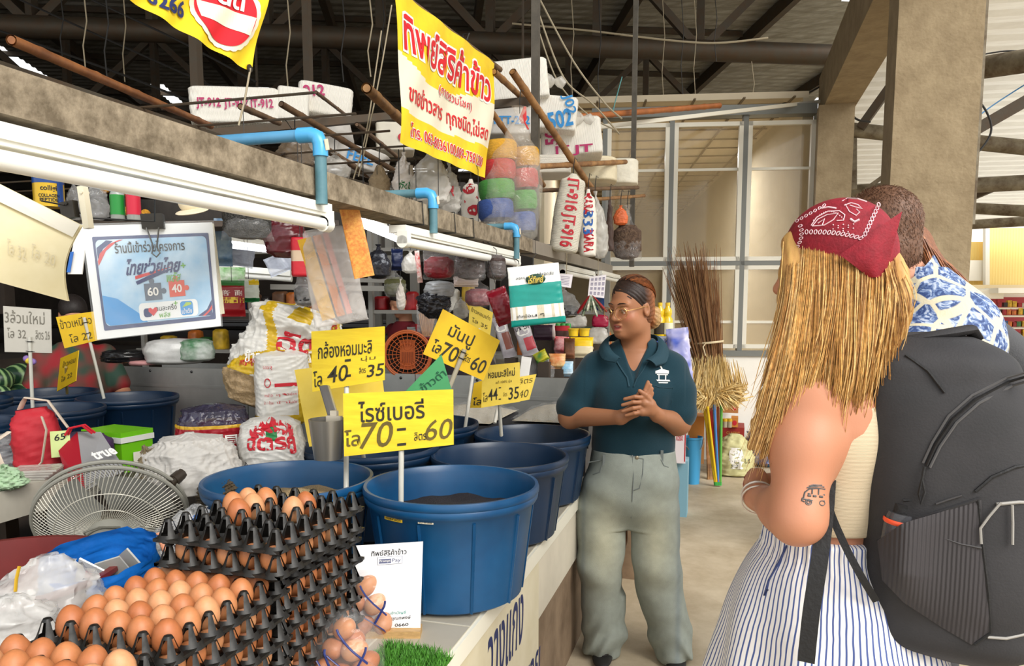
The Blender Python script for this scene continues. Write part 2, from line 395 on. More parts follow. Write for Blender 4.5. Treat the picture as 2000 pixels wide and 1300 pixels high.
for i in range(-10,4):
 for j in range(J0,9):
  cc_=E1*(i*2.0+1)+E2s*(2.7+j*2.4)
  if cc_.x>1.9:continue
  if(i,j)in((-4,5),(-3,6),(-2,6),(-5,4),(-6,5)):
   corr(m,RO+E1*(i*2.0)+E2s*(1.5+j*2.4),E1,E2s,.55,2.4);corr(m,RO+E1*(i*2.0+.8)+E2s*(1.5+j*2.4),E1,E2s,1.2,2.4)
   continue
  corr(m,RO+E1*(i*2.0)+E2s*(1.5+j*2.4),E1,E2s,2.0,2.4)
rf=structure(m.build('ceiling',TIN,smooth=False))
def roofz(e2):return RO.z-.035*e2
def RP(a,b,z):return Vector((0,0,z))+E1*a+E2*b
m=MB()
for k in range(-9,4):m.beam(RP(k*2.2+.7,1.5,roofz(1.5)-.12),RP(k*2.2+.7,23,roofz(23)-.12),.1,.2)
for b in range(2,23,2):m.beam(RP(-20,b+.3,roofz(b)-.06),RP(5,b+.3,roofz(b)-.06),.05,.08)
structure(m.build('roof_purlins',STEEL,smooth=False))
def truss(b,a0,a1,zb,rad,step=1.15,mt=STEEL):
 """steel lattice girder: round bottom chord, webs up to the roof and hangers below"""
 m=MB();zt=roofz(b)-.25
 m.tube([RP(a0,b,zb),RP(a1,b,zb)],rad,14)
 m.beam(RP(a0,b,zt),RP(a1,b,zt),.12,.12)
 n=int((a1-a0)/step)
 for i in range(n):
  a=a0+i*step
  m.beam(RP(a,b,zb),RP(a,b,zt),.09,.09)
  m.beam(RP(a,b,zb),RP(a+step,b,zt),.07,.09)if i%2 else m.beam(RP(a+step,b,zb),RP(a,b,zt),.07,.09)
 return structure(m.build('roof_truss',mt,smooth=True))
q=PD(1640,108,9.2);zb=q.z;b0=q.dot(E2);a1=q.dot(E1)
truss(b0,a1-13,a1-.02,zb,.12,1.25)
truss(b0+3.6,a1-17,a1+.5,zb-.1,.10,1.3)
truss(b0+7.5,a1-19,a1+1,zb-.3,.10,1.3)
truss(b0-3.4,a1-15,a1-4.2,zb+.75,.10,1.3)
truss(b0+11,a1-21,a1-3,zb-.3,.10,1.6)
# concrete columns and the beam they carry
def column(x0,x1,y0,y1,h):
 m=MB();m.box(((x0+x1)/2,(y0+y1)/2,h/2),(x1-x0,y1-y0,h));return structure(m.build('concrete_column',CONC,smooth=False))
column(.785,1.185,4.5,4.78,3.24)
column(.69,.985,7.42,7.72,3.24)
m=MB();m.box((.87,4.9,3.43),(.27,6.2,.38));structure(m.build('concrete_girder',CONC,smooth=False))
m=MB();m.box((1.185,4.6,3.0),(.05,.1,2.2));structure(m.build('steel_plate_post',STEELL,smooth=False))
# pale outer roof and its steel
OX=Vector((1,.12,0)).normalized();OY=Vector((.04,1,-.10)).normalized()
m=MB();corr(m,Vector((1.05,6.0,4.47)),OX,OY,7,12.5,.28,.035);structure(m.build('awning_roof',TINW,smooth=False))
nn_=TINW.node_tree;tl_=nn_.nodes.new('ShaderNodeBsdfTranslucent');tl_.inputs[0].default_value=(.9,.86,.76,1);mx_=nn_.nodes.new('ShaderNodeMixShader');mx_.inputs[0].default_value=.4
nn_.links.new(nn_.nodes['Principled BSDF'].outputs[0],mx_.inputs[1]);nn_.links.new(tl_.outputs[0],mx_.inputs[2]);nn_.links.new(mx_.outputs[0],nn_.nodes['Material Output'].inputs['Surface'])
def pipe(name,a,b,r,mt=STEELL,n=12):
 m=MB();m.tube([a,a+(b-a)*3.2],r,n);return structure(m.build(name,mt))
def bar(name,a,b,w,h,mt=STEELL):
 m=MB();m.beam(a,b,w,h);return structure(m.build(name,mt,smooth=False))
pipe('awning_pipe',PD(1880,138,6.0),PD(2150,96,5.0),.085)
pipe('awning_pipe',PD(1650,252,9.0),PD(2120,300,8.2),.085)
pipe('awning_pipe',PD(1655,375,9.6),PD(2120,350,8.6),.09)
pipe('awning_pipe',PD(1870,405,11),PD(2120,418,10),.08)
pipe('awning_pipe',PD(1870,440,13),PD(2120,425,12),.08)
bar('awning_brace',PD(1880,268,6.2),PD(2060,165,6.0),.1,.09,STEEL)
bar('awning_brace',PD(1680,250,8.8),PD(1745,160,8.6),.1,.09,STEEL)
bar('awning_brace',PD(1870,395,9.5),PD(1965,355,9.2),.1,.1,STEEL)
bar('awning_strut',PD(1893,285,8.3),PD(1893,350,8.3),.07,.05)
bar('awning_strut',PD(1667,262,9.0),PD(1667,370,9.0),.07,.05)
bar('awning_brace',PD(1690,370,9.3),PD(1745,330,9.2),.05,.05)
# glazed shop front at the end of the aisle
WL=Vector((-1.32,7.276,0));WR=Vector((.68,7.65,0));WD=(WR-WL).normalized();WN=Vector((WD.y,-WD.x,0))
def wp(px,py):
 v=ray(px,py);t=(WL-CAM).dot(WN)/v.dot(WN);return CAM+v*t
def ws(x,z):return WL+WD*x+Vector((0,0,z))
xm=[(wp(px,400)-WL).dot(WD)for px in(1232,1309,1451,1590)];xm[0]-=.25
ZS,ZM,ZT=wp(1450,684).z,wp(1450,514).z,wp(1450,234).z
m=MB();LW=(WR-WL).length
def wbox(m,x0,x1,z0,z1,d=.05,off=0.):
 c=ws((x0+x1)/2,(z0+z1)/2)+WN*off;m.box(c,(x1-x0,d,z1-z0),Matrix.Rotation(math.atan2(WD.y,WD.x),3,'Z'))
wbox(m,0,LW,0,ZS-.03,.12);structure(m.build('wall_end',WHITEW,smooth=False))
m=MB();wbox(m,0,LW,ZT+.03,ZT+.12,.14);structure(m.build('trim_1',GREYF,smooth=False))
m=MB();wbox(m,-.1,LW+.1,ZS-.05,ZS,.1,.03);structure(m.build('trim_2',GREYF,smooth=False))
GLASS=film('shop_window_glass',(186,166,130),.34,.05,1.5,.015)
win=0
for i in range(3):
 for z0,z1 in((ZS,ZM),(ZM,ZT)):
  win+=1
  f=MB();x0,x1=xm[i],xm[i+1];g=.022;w_=.038
  for a in((x0+g,x0+g+w_,z0+g,z1-g),(x1-g-w_,x1-g,z0+g,z1-g),(x0+g,x1-g,z0+g,z0+g+w_),(x0+g,x1-g,z1-g-w_,z1-g)):wbox(f,*a,.05,.02)
  zr=z0+(z1-z0)*(.33 if z0<ZM-.1 else .66)
  wbox(f,x0+g,x1-g,zr-.012,zr+.012,.03)
  fo=structure(f.build('window_%d'%win,ALU,smooth=False))
  p=MB();wbox(p,x0+g+w_,x1-g-w_,z0+g+w_,z1-g-w_,.008);p.build('pane',GLASS,fo,smooth=False)
m=MB()
for x in xm:wbox(m,x-.022,x+.022,ZS,ZT+.05,.09)
wbox(m,0,LW,ZM-.02,ZM+.02,.09)
structure(m.build('trim_3',GREYF,smooth=False))
RC=mat('reflection_ceiling_board',(206,192,166),.8,var=.06,scale=2)
m=MB();m.box(WL+WD*.75-WN*4.9+Vector((0,0,3.42)),(2.5,9.6,.06),Matrix.Rotation(math.atan2(WD.y,WD.x),3,'Z'));structure(m.build('reflection_ceiling',RC,smooth=False))  # board behind the glass stands in for the hall roof mirrored in it
m=MB()
for i in range(6):a=ws(-.4+i*.45,3.38);m.beam(a,a-WN*9.4,.02,.012)
for j in range(18):a=ws(-.5,3.38)-WN*(.3+j*.5);m.beam(a,a+WD*2.4,.02,.012)
structure(m.build('reflection_grid',mat('reflection_grid_lines',(120,104,80),.7),smooth=False))  # grid lines imitate the roof lines reflected in the panes
m=MB();m.box(WL+WD*.75-WN*9.6+Vector((0,0,2.2)),(2.5,.1,2.5),Matrix.Rotation(math.atan2(WD.y,WD.x),3,'Z'));structure(m.build('wall_shop_back',mat('shop_wall',(186,174,148),.8,var=.1),smooth=False))
m=MB();m.box(WL+WD*.75-WN*9.55+Vector((0,0,.5)),(2.5,.1,1.0),Matrix.Rotation(math.atan2(WD.y,WD.x),3,'Z'));structure(m.build('trim_4',mat('teal_dado',(126,164,154),.7),smooth=False))
for sx_ in(-.5,2.0):
 m=MB();m.box(ws(sx_,1.7)-WN*4.9,(.1,9.6,3.4),Matrix.Rotation(math.atan2(WD.y,WD.x),3,'Z'));structure(m.build('wall_shop_side',mat('shop_wall',(186,174,148)),smooth=False))
al=bpy.data.lights.new('shop_fill_light','AREA');al.shape='RECTANGLE';al.size=1.2;al.size_y=.3;al.energy=85;al.color=(1,.97,.92)  # unseen fill light added to brighten the room behind the glass
ao=bpy.data.objects.new('shop_fill_light',al);COL.objects.link(ao);ao.location=ws(.8,3.3)-WN*2.4
# far end outdoors: pale buildings and a red shop
m=MB();m.box((9.5,22,2.6),(10,.3,2.2));structure(m.build('pale_building_front',mat('pale_wall',(244,240,228),.8),smooth=False))
# the tiled counter
CTOP=.69;CEX=-.592
TILE=mat('grey_counter_tile',(176,168,152),.35,var=.12,scale=5)
CREAM=mat('cream_counter_front',(222,214,190),.55,var=.1,scale=3,rgb2=(206,196,166))
BROWNC=mat('stained_concrete',(146,124,100),.8,var=.4,scale=3.5,rgb2=(104,84,64),bump=.2)
t=thing('stall_counter','long tiled stall counter carrying the blue tubs and egg trays','counter',(-1.0,2.4,0))
m=MB();m.box((-1.05,2.15,CTOP-.03),(.9,4.9,.06));m.build('countertop',TILE,t,smooth=False)
m=MB();m.box((CEX-.004,2.15,CTOP-.028),(.012,4.9,.05));m.build('edge_strip',mat('pale_edge_tile',(232,228,212),.35),t,smooth=False)
m=MB()
for i in range(12):m.box((-1.05,.1+i*.4,CTOP+.0005),(.9,.004,.001))
m.box((-.79,2.15,CTOP+.0005),(.004,4.9,.001));m.build('grout_lines',mat('grout',(196,190,174),.8),t,smooth=False)
ys=PX(1052,1180,-.6).y;m=MB();m.box((-.62,(ys+.5)/2,.325),(.04,ys-.5,.65))
fp=m.build('front_panel',CREAM,t,smooth=False)
m=MB();m.box((-.63,(ys+4.5)/2,.53),(.06,4.5-ys,.22));m.build('upper_render',mat('counter_white_render',(214,206,188),.7,var=.15,scale=3),t,smooth=False)
m=MB();m.box((-.645,(ys+4.5)/2,.21),(.06,4.5-ys,.42));m.build('lower_wall',BROWNC,t,smooth=False)
m=MB();m.box((-.5,4.2,.25),(.32,.4,.5));m.build('end_step',BROWNC,t,smooth=False)
NAVY=mat('navy_paint',(28,40,92),.6)
m=MB();x=-.599
for tx,px_,py_,w_,h_ in(('วางแกง',990,1250,.36,.15),('ขาย',1040,1318,.2,.11)):q=PX(px_,py_,x);text_into(m,tx,Matrix(((0,0,1,x),(1,0,0,q.y),(0,1,0,q.z),(0,0,0,1))),w=w_,h=h_,bold=.012,shear=.1)
m.build('lettering',NAVY,fp,smooth=False)
# overhead beam, tube lights, blue pipe hooks
BX=-.9
m=MB();m.box((BX,1.72,1.7375),(.1,3.1,.057));structure(m.build('concrete_beam',CONC2,smooth=False))
m=MB();m.box((BX,4.45,1.738),(.09,2.36,.058));structure(m.build('steel_beam',mat('grey_channel',(136,128,116),.5,var=.15,scale=6),smooth=False))
LAMPW=mat('lamp_white_enamel',(236,236,228),.35);TUBEOFF=mat('tube_glass_unlit',(240,240,234),.2)
TUBEON=mat('tube_glass_lit',(250,250,255),.3,emit=3.2)
def tube_light(y0,y1,x,z,label,lit=False,drop=.028,rz=0):
 t=thing('tube_light',label,'light',(x,(y0+y1)/2,z+.03),group='tube lights under the stall beam')
 m=MB();m.box((x,(y0+y1)/2,z+.016),(.05,y1-y0,.02));m.box((x+.006,(y0+y1)/2,z+.003),(.03,y1-y0,.008));m.build('housing',LAMPW,t,smooth=False)
 for y in(y0+.012,y1-.012):
  m=MB();m.box((x+.014,y,z-.006),(.03,.026,.034));m.tube([(x+.014,y-.013,z-drop+.01),(x+.014,y+.013,z-drop+.01)],.0165,16);m.build('tube_holder',LAMPW,t)
 m=MB();m.tube([(x+.014,y0+.02,z-drop+.01),(x+.014,y1-.02,z-drop+.01)],.013,16);m.build('tube',TUBEON if lit else TUBEOFF,t)
 return t
tube_light(.36,1.51,-.87,1.672,'long white tube light, unlit, under the concrete beam')
tube_light(1.9,3.04,-.87,1.667,'white tube light under the beam beside the second blue pipe hook')
tube_light(4.05,5.0,-.9,1.672,'short white tube light beyond the teal noodle packet')
tube_light(5.05,5.9,-.86,1.68,'farthest white tube light by the beam end')
for(a,b,rr,lb)in(((700,432),(790,470),2.6,'lit tube light glowing behind the orange paper strip'),((448,478),(522,487),3.6,'lit tube light deep inside the stall behind the seed bag')):
 A,B=PD(*a,rr),PD(*b,rr*1.12);d=(B-A)*.15;A-=d;B+=d
 t=thing('tube_light',lb,'light',(A+B)/2,group='lit tube lights inside the stall')
 m=MB();m.beam(A+Vector((0,0,.03)),B+Vector((0,0,.03)),.05,.025);m.build('housing',LAMPW,t,smooth=False)
 m=MB();[m.tube([p+Vector((0,0,.04)),Vector((p.x,p.y,2.06))],.002,5)for p in(A.lerp(B,.2),A.lerp(B,.8))];m.build('hanger',WIRE,t)
 m=MB();m.tube([A,B],.016,12);m.build('tube',mat('tube_glass_bright',(245,248,255),.3,emit=7),t)
for a,b,D,lb in(((425,533),(570,545),3.9,'unlit white tube light behind the big rice sack'),((1100,505),(1165,522),6.2,'pale tube light high behind the calendar')):
 A,B=PD(*a,D),PD(*b,D);t=thing('tube_light',lb,'light',(A+B)/2,group='tube lights inside the stall')
 m=MB();m.beam(A+Vector((0,0,.03)),B+Vector((0,0,.03)),.05,.03);m.build('housing',LAMPW,t,smooth=False)
 m=MB();[m.tube([p+Vector((0,0,.04)),Vector((p.x,p.y,2.06))],.002,5)for p in(A.lerp(B,.2),A.lerp(B,.8))];m.build('hanger',WIRE,t)
 m=MB();m.tube([A,B],.015,12);m.build('tube',TUBEOFF,t)
PVC=mat('blue_pvc_pipe',(84,148,190),.4,var=.12,scale=10);PVCD=mat('dusty_teal_pvc',(92,132,142),.5,var=.2,scale=12,rgb2=(70,112,124));PVCE=mat('bright_blue_elbow',(70,160,214),.3)
for(ex,ey),by,lx,r,lb in(((625,262),398,455,.0125,'largest blue pipe hook over the beam by the long unlit light'),((846,376),455,755,.012,'blue pipe hook over the beam below the yellow rice banner'),((1009,441),505,940,.0115,'blue pipe hook over the beam at the wrapped twine rolls')):
 X=-.836;E=PX(ex,ey,X);Bt=PX(ex,by,X);Bt.y=E.y;Bt.x=E.x
 t=thing('pipe_hook',lb,'pipe',Bt,group='blue pipe hooks holding the tube lights')
 m=MB();m.tube([Bt,E-Vector((0,0,.03))],r,14);m.build('upright',PVCD,t)
 le=E+Vector((-.46,0,0));m=MB();m.tube([E-Vector((.03,0,0)),le],r,14);m.build('cross_pipe',PVC if ex<700 else PVCD,t)
 m=MB();m.tube([E-Vector((0,0,.045)),E-Vector((0,0,.02)),E-Vector((.006,0,.006)),E-Vector((.02,0,0)),E-Vector((.05,0,0))],r*1.28,14);m.build('elbow',PVCE,t)
 m=MB();m.box(E+Vector((r*1.3,-.002,-.022)),(.002,.014,.022),Matrix.Rotation(.3,3,'X'));m.build('paper_sticker',mat('paper_sticker',(216,206,182),.7),t,smooth=False)
for y in(2.02,2.28,2.46,3.3):
 m=MB();m.tube([(BX-.053,y,1.706),(BX+.053,y+.01,1.706),(BX+.053,y,1.769),(BX-.053,y-.01,1.769),(BX-.053,y,1.706)],.0022,6)
 tag(m.build('tie_wire',WIRE),'thin black wire loop tied round the concrete beam','wire','wire loops tied round the beam')
 # blue tubs of rice, each with its price board
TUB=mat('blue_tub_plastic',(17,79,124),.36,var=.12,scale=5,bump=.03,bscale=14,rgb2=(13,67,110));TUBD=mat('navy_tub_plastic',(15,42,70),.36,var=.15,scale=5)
RICE={'black':mat('black_rice',(40,30,30),.7,var=.5,scale=220,bump=.9,bscale=260),'brown':mat('brown_rice',(176,152,112),.7,var=.3,scale=240,bump=.9,bscale=260),'white':mat('white_rice',(226,216,194),.7,var=.15,scale=240,bump=.9,bscale=260)}
def tub_meshes(R,H,tall=True):
 rb=R*.80;o=R
 pr=[(rb-.02,0),(rb,.012),(rb+(R*.93-rb)*.55,H*.5),(R*.925,H-.052),(R*.965,H-.043),(R*.985,H-.035),(R*.99,H-.027),(R*.982,H-.022),(R,H-.017),(R*1.0,H-.008),(R*.99,H),(R*.955,H),(R*.94,H-.006),(R*.925,H-.02),(R*.89,H-.06),(rb*.985,.03),(0.001,.02)]
 m=MB();m.lathe(pr,72)
 if tall:
  for k in range(10):
   a=2*math.pi*k/10+.3;d=Vector((math.cos(a),math.sin(a),0))
   m.beam(d*(rb+.001)+Vector((0,0,.01)),d*(R*.93)+Vector((0,0,H-.055)),.006,.006)
 return m
def tub(c,R,H,label,fill=None,level=.6,mt=TUB,group='blue tubs standing on the counter',heap=.03):
 t=thing('rice_tub',label,'tub',c,group=group)
 m=tub_meshes(R,H);m.build('tub',mt,t,local=True,ang=50)
 if fill:
  r=R*(.78+.13*level);m=MB();z=H*level;rr=random.Random(int(c[0]*1000))
  m.grid(lambda u,v:Vector((r*v*math.cos(2*math.pi*u),r*v*math.sin(2*math.pi*u),z+heap*math.exp(-((v*math.cos(2*math.pi*u)-.2)**2+(v*math.sin(2*math.pi*u)+.1)**2)*4)+.006*math.sin(9*v*math.cos(u*6.28)+3)*math.sin(8*v*math.sin(u*6.28)))),48,18,True)
  tag(m.build('rice',RICE[fill],t,local=True),kind='stuff')
 return t
def tub_at(px,py,D,wpx,label,fill=None,level=.6,mt=TUB,base=CTOP+.0015,heap=.03,**k):
 c=PD(px,py,D);R=wpx/F*D/2;return tub((c.x,c.y,base),R,c.z-base,label,fill,level,mt,heap=heap,**k),c,R
T1,c1,R1=tub_at(882,942,2.07,342,'big blue tub of black rice overhanging the counter edge, sign reading 70 and 60','black',.72,heap=.03)
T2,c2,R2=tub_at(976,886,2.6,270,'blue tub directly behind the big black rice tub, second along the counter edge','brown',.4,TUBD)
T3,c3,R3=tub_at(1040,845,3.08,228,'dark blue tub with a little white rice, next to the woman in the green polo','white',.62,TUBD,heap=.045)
T4,c4,R4=tub_at(564,931,2.16,328,'blue tub of brown rice behind the egg trays','brown',.74,heap=.05)
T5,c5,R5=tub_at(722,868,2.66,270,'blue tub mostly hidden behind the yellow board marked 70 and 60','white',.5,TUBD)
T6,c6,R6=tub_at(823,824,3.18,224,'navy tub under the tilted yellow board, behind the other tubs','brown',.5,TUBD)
LG='navy tubs at the back of the stall'
t=thing('low_table','low plank platform carrying the navy tubs at the back','table',(-3.2,2.9,0))
m=MB();m.box((-3.3,2.75,.62),(1.9,2.3,.04));m.build('tabletop',mat('dark_plank',(70,58,48),.7,var=.3,scale=6),t,smooth=False)
for x in(-4.1,-2.45):
 for y in(1.75,3.8):m=MB();m.box((x,y,.3),(.07,.07,.6));m.build('leg',mat('dark_plank',(70,58,48)),t,smooth=False)
for px,py,D,w,lb in((98,796,3.5,196,'navy tub holding the pole of the grey white price card'),(95,764,4.05,176,'navy tub in front of the watermelons'),(250,773,3.95,184,'navy tub below the big campaign poster, leaning pole inside'),(-58,822,2.95,164,'navy tub cut by the picture edge beside the red tote bag'),(-75,780,3.5,170,'navy tub cut by the picture edge near the watermelons')):
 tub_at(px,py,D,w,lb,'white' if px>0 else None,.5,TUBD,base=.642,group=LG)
def sticker(T,c,R,px,py,w,h,mt,lines,H=.31):
 q=PD(px,py,(c-CAM).dot(FW)-R*.8);a=math.atan2(q.y-c.y,q.x-c.x);rr=R*.935;m=MB()
 for _ in range(4):
  t_=(q-CAM);k=((c.x-CAM.x)*t_.x+(c.y-CAM.y)*t_.y);A=t_.x**2+t_.y**2;disc=k*k-A*(c.x**2+c.y**2-rr**2);q=CAM+t_*((k-math.sqrt(max(disc,0)))/A)
  hz=(q.z-CTOP)/H;rr=R*lerp(.80,.93,min(1,hz*1.15))+.0045
 a=math.atan2(q.y-c.y,q.x-c.x);da=w/rr/2
 m.grid(lambda u,v:Vector((c.x+rr*math.cos(a+da*(2*u-1)),c.y+rr*math.sin(a+da*(2*u-1)),q.z+h*(v-.5))),8,2)
 s=m.build('paper_label',mt,T)
 m=MB()
 for i,l in enumerate(lines):
  z=q.z+h*(.25-.5*i)if len(lines)>1 else q.z
  text_into(m,l,None,w=w*.85,h=h*.32,bold=.01,map=lambda p:Vector((c.x+(rr+.001)*math.cos(a+p.x/rr),c.y+(rr+.001)*math.sin(a+p.x/rr),z+p.y)))
 m.build('lettering',mat('label_ink',(30,28,30),.7),s,smooth=False)
sticker(T1,c1,R1,767,1008,.062,.024,mat('yellow_label',(226,186,40),.5),['กะละมังสารพัด','เก่งพลาสติก'])
sticker(T1,c1,R1,831,1017,.04,.016,mat('cream_label',(226,216,190),.6),['วันที่ ทั้งรับประกัน','035 277 999 / 099-858'])
YB=mat('yellow_price_board',(238,210,40),.55,var=.18,scale=5,rgb2=(222,188,28),stretch=(1,1,7),bump=.05);YB2=mat('pale_yellow_price_board',(240,212,92),.6,var=.12,scale=8,rgb2=(230,198,66));YB3=mat('bright_yellow_board',(236,196,22),.55,var=.15,scale=5,rgb2=(222,178,10))
GREENB=mat('green_price_board',(72,158,100),.6,var=.12,scale=8);WHITEB=mat('grey_white_price_card',(196,192,182),.7,var=.08,scale=6)
INK=mat('black_marker',(44,40,26),.7);INKY=mat('faded_marker',(104,88,30),.7,var=.3,scale=40);INKG=mat('faded_grey_marker',(120,116,106),.8);INKGR=mat('dark_green_marker',(20,84,58),.7)
POLE=mat('white_plastic_tube',(206,204,194),.3,var=.1,scale=12)
def board(name,corners,D,label,mt,texts,pole=None,thick=.004,dr=0.,cat='price sign',group=None,ink=None,polemat=None,tie=True,pole_front=False,r=.0075):
 """flat board: corners TL,TR,BR,BL in picture pixels at depth D (right side nearer by dr); texts = (string, u, v, w, h, ink, bold, slant)"""
 ds=[D,D-dr,D-dr,D];P=[PD(*c,d)for c,d in zip(corners,ds)]
 o=P[0];xa=(P[1]-P[0]).normalized();n=xa.cross(P[3]-P[0]).normalized()
 P=[p-n*(p-o).dot(n)for p in P];base=sum(P,Vector())/4
 if n.dot(CAM-base)<0:n=-n
 if pole:base=PD(*pole[1],pole[2])
 t=thing(name,label,cat,base,group=group)
 m=MB();m.slab(P,-n*thick);b=m.build('board',mt,t,smooth=False)
 def at(u,v,e=.0012):return P[0].lerp(P[1],u).lerp(P[3].lerp(P[2],u),v)+n*e
 g={}
 for s,u,v,w,h,*r_ in texts:g.setdefault(r_[0]if r_ else(ink or INK),[]).append((s,u,v,w,h,r_[1]if len(r_)>1 else .0,r_[2]if len(r_)>2 else 0.))
 for ik,L in g.items():
  m=MB()
  for s,u,v,w,h,bo,sh in L:
   wl=(P[1]-P[0]).length;hl=(P[3]-P[0]).length
   text_into(m,s,None,w=w,h=h,bold=bo,shear=sh,map=lambda p:at(u+p.x,v-p.y,.0014))
  m.build('lettering',ik,b,smooth=False)
 if pole:
  (ax,ay),(bx,by),pd=pole;A=PD(ax,ay,D-dr/2);A=A-n*(A-o).dot(n)+n*(.009 if pole_front else-.012);B=PD(bx,by,pd)
  m=MB();m.tube([A,B],r,12);m.build('pole',polemat or POLE,t)
  if pole_front and tie:
   m=MB()
   for f in(.1,.32):
    q=A.lerp(B,f*.6);d=(B-A).normalized();m.tube([q-d*.001,q+d*.003],r*1.25,12);m.beam(q-xa*.02,q+xa*.02,.002,.002)
   m.build('cable_tie',WIRE,t)
 return t,P,n
D1=(c1-CAM).dot(FW)
board('price_sign',[(670,768),(885,760),(886,868),(672,891)],D1-.02,'yellow board reading 70 and 60 on a pole in the big black rice tub',YB,[('ไรซ์เบอรี่',.44,.31,.60,.34,INK,.012),('โล',.08,.72,.14,.26,INKY,.012),('70',.3,.70,.3,.42,INKY,.004,.1),('-',.53,.645,.07,.03,INK,.02),('-',.53,.90,.07,.03,INK,.02),('ลิตร',.70,.79,.11,.14,INK,.006),('60',.87,.70,.24,.36,INKY,.004,.1)],((782,880),(783,1000),D1),dr=.02)
D4=(c4-CAM).dot(FW)
board('price_sign',[(608,647),(751,637),(751,742),(610,765)],D4+.12,'yellow board reading 40 and 35 standing in the brown rice tub',YB,[('กล้องหอมมะลิ',.46,.33,.74,.28,INK,.01),('โล',.08,.80,.12,.26,INK,.008),('40',.36,.76,.28,.28,INK,.004,.1),('-',.5,.55,.07,.03,INK,.02),('-',.5,.82,.07,.03,INK,.02),('ลิตร',.70,.76,.09,.1,INK,.008),('35',.88,.79,.22,.22,INK,.01,.1),('นุ่ม',.78,.56,.2,.1,INKY)],((674,755),(676,955),D4),dr=.03)
board('price_sign',[(575,722),(742,700),(760,850),(604,872)],D4+.3,'blank bright yellow board behind the steel scoop',YB2,[],((700,840),(712,905),(c5-CAM).dot(FW)))
c56=(c5-CAM).dot(FW)
board('price_sign',[(865,603),(977,665),(944,743),(826,691)],c56+.1,'tilted yellow board reading 70 and 60 on a grey tube',YB3,[('มันปู',.42,.34,.40,.36,INK,.01),('โล',.15,.74,.14,.26,INK,.016),('70',.36,.74,.26,.34,INK,.008,.05),('ลิตร',.64,.70,.1,.14,INK,.01),('60',.84,.72,.22,.32,INK,.008,.05)],((907,682),(872,770),c56+.12),dr=-.05,polemat=mat('grey_plastic_tube',(168,160,140),.35),pole_front=True,r=.009)
board('price_sign',[(862,692),(884,762),(790,764)],c56+.02,'green triangular price board poking up behind the yellow one',GREENB,[('ไรซ์ดำ',.45,.45,.5,.25,INKGR,.008,.2)],None)if False else None
tg=thing('price_sign','green board corner poking up behind the yellow board','price sign',PD(840,765,c56))
G=[PD(x,y,c56-.02)for x,y in((862,692),(886,775),(778,778))];nn=(G[1]-G[0]).cross(G[2]-G[0]).normalized();nn=nn if nn.dot(CAM-G[0])>0 else-nn
m=MB();m.slab(G,-nn*.004);gb=m.build('board',GREENB,tg,smooth=False)
m=MB();m.tube([PD(838,762,c56+.01),PD(834,860,c56+.1)],.007,10);m.build('pole',POLE,tg)
m=MB();text_into(m,'ข้าวดำ',frame(PD(845,742,c56-.021)+nn*.002,(PD(880,716,c56)-PD(810,768,c56)),UPW),w=.10,h=.032,bold=.006);m.build('lettering',INKGR,gb,smooth=False)
c6D=(c6-CAM).dot(FW);c3D=(c3-CAM).dot(FW)
board('price_sign',[(918,588),(963,610),(957,655),(915,632)],c6D+.5,'small pale yellow card standing high behind the tilted board',YB2,[('ข้าวหอมเก่า',.5,.3,.84,.2,INKY,.006),('โล 35',.5,.72,.7,.2,INKY,.006)],((936,640),(908,838),c6D),dr=.0)
board('price_sign',[(942,714),(1015,707),(1016,784),(940,796)],c3D-.1,'yellow board reading 44 and 35 in the tub nearest the woman',YB2,[('หอมมะลิใหม่',.52,.22,.70,.2,INK,.012),('แท้ 100% นุ่ม',.58,.45,.42,.09,INKY,.004),('โล',.1,.76,.12,.22,INKY,.006),('44',.3,.72,.24,.28,INK,.006),('-',.48,.58,.05,.02,INK,.02),('-',.48,.86,.05,.02,INK,.02),('35',.84,.76,.26,.3,INK,.006,.05),('ลิตร',.62,.76,.1,.1,INKY)],((974,788),(979,850),c3D),dr=.02)
board('price_sign',[(1000,738),(1048,730),(1034,780),(1000,786)],c3D+.15,'pale yellow board half hidden behind the board reading 44',YB2,[('ลิตร',.6,.2,.6,.22,INKY),('40',.6,.72,.5,.3,INKY)],((975,782),(966,826),c3D+.1))
board('price_sign',[(926,748),(944,742),(944,796),(918,796)],c3D+.05,'narrow yellow board edge beside the board reading 44',YB3,[('โล',.5,.75,.7,.3,INK,.01)],None)
board('price_sign',[(6,597),(99,604),(101,689),(9,687)],3.5,'grey white card reading 32 and 26 tied to a white tube',WHITEB,[('3ล้วนใหม่',.45,.22,.84,.28,INKG,.006),('โล 32',.27,.58,.4,.22,INKG,.006),('ลิตร 26',.82,.6,.3,.2,INKG,.006)],((60,658),(64,802),3.52),pole_front=True,r=.008)
board('price_sign',[(109,619),(188,607),(196,663),(126,680)],3.95,'yellow board reading 22 on a leaning white tube',YB3,[('ข้าวเหนียว',.45,.25,.8,.3,INKY,.006),('โล 22',.5,.75,.6,.28,INKY,.006)],((166,620),(203,778),4.0),pole_front=True,r=.008)
board('price_sign',[(118,699),(153,684),(150,744),(111,764)],4.05,'small slanted yellow card in front of the watermelons',YB3,[('ข้าวหอม',.55,.25,.7,.2,INKY,.008),('โล 22',.5,.7,.6,.18,INKY,.008)],((134,717),(131,768),4.1),dr=.2,pole_front=True,tie=False,r=.007,polemat=mat('amber_tube',(170,150,92),.3))
t=thing('rice_scoop','steel rice measure with long handle between the yellow boards','scoop',PD(645,890,D4-.02))
c=PD(641,895,D4-.05);sc_=(D4-.05)/F
m=MB();m.lathe([(.0,0),(27*sc_,0),(36*sc_,78*sc_),(34.5*sc_,78*sc_),(26*sc_,2*sc_),(0,2*sc_)],28,c);m.build('cup',mat('brushed_steel',(150,146,138),.35,metal=.8),t)
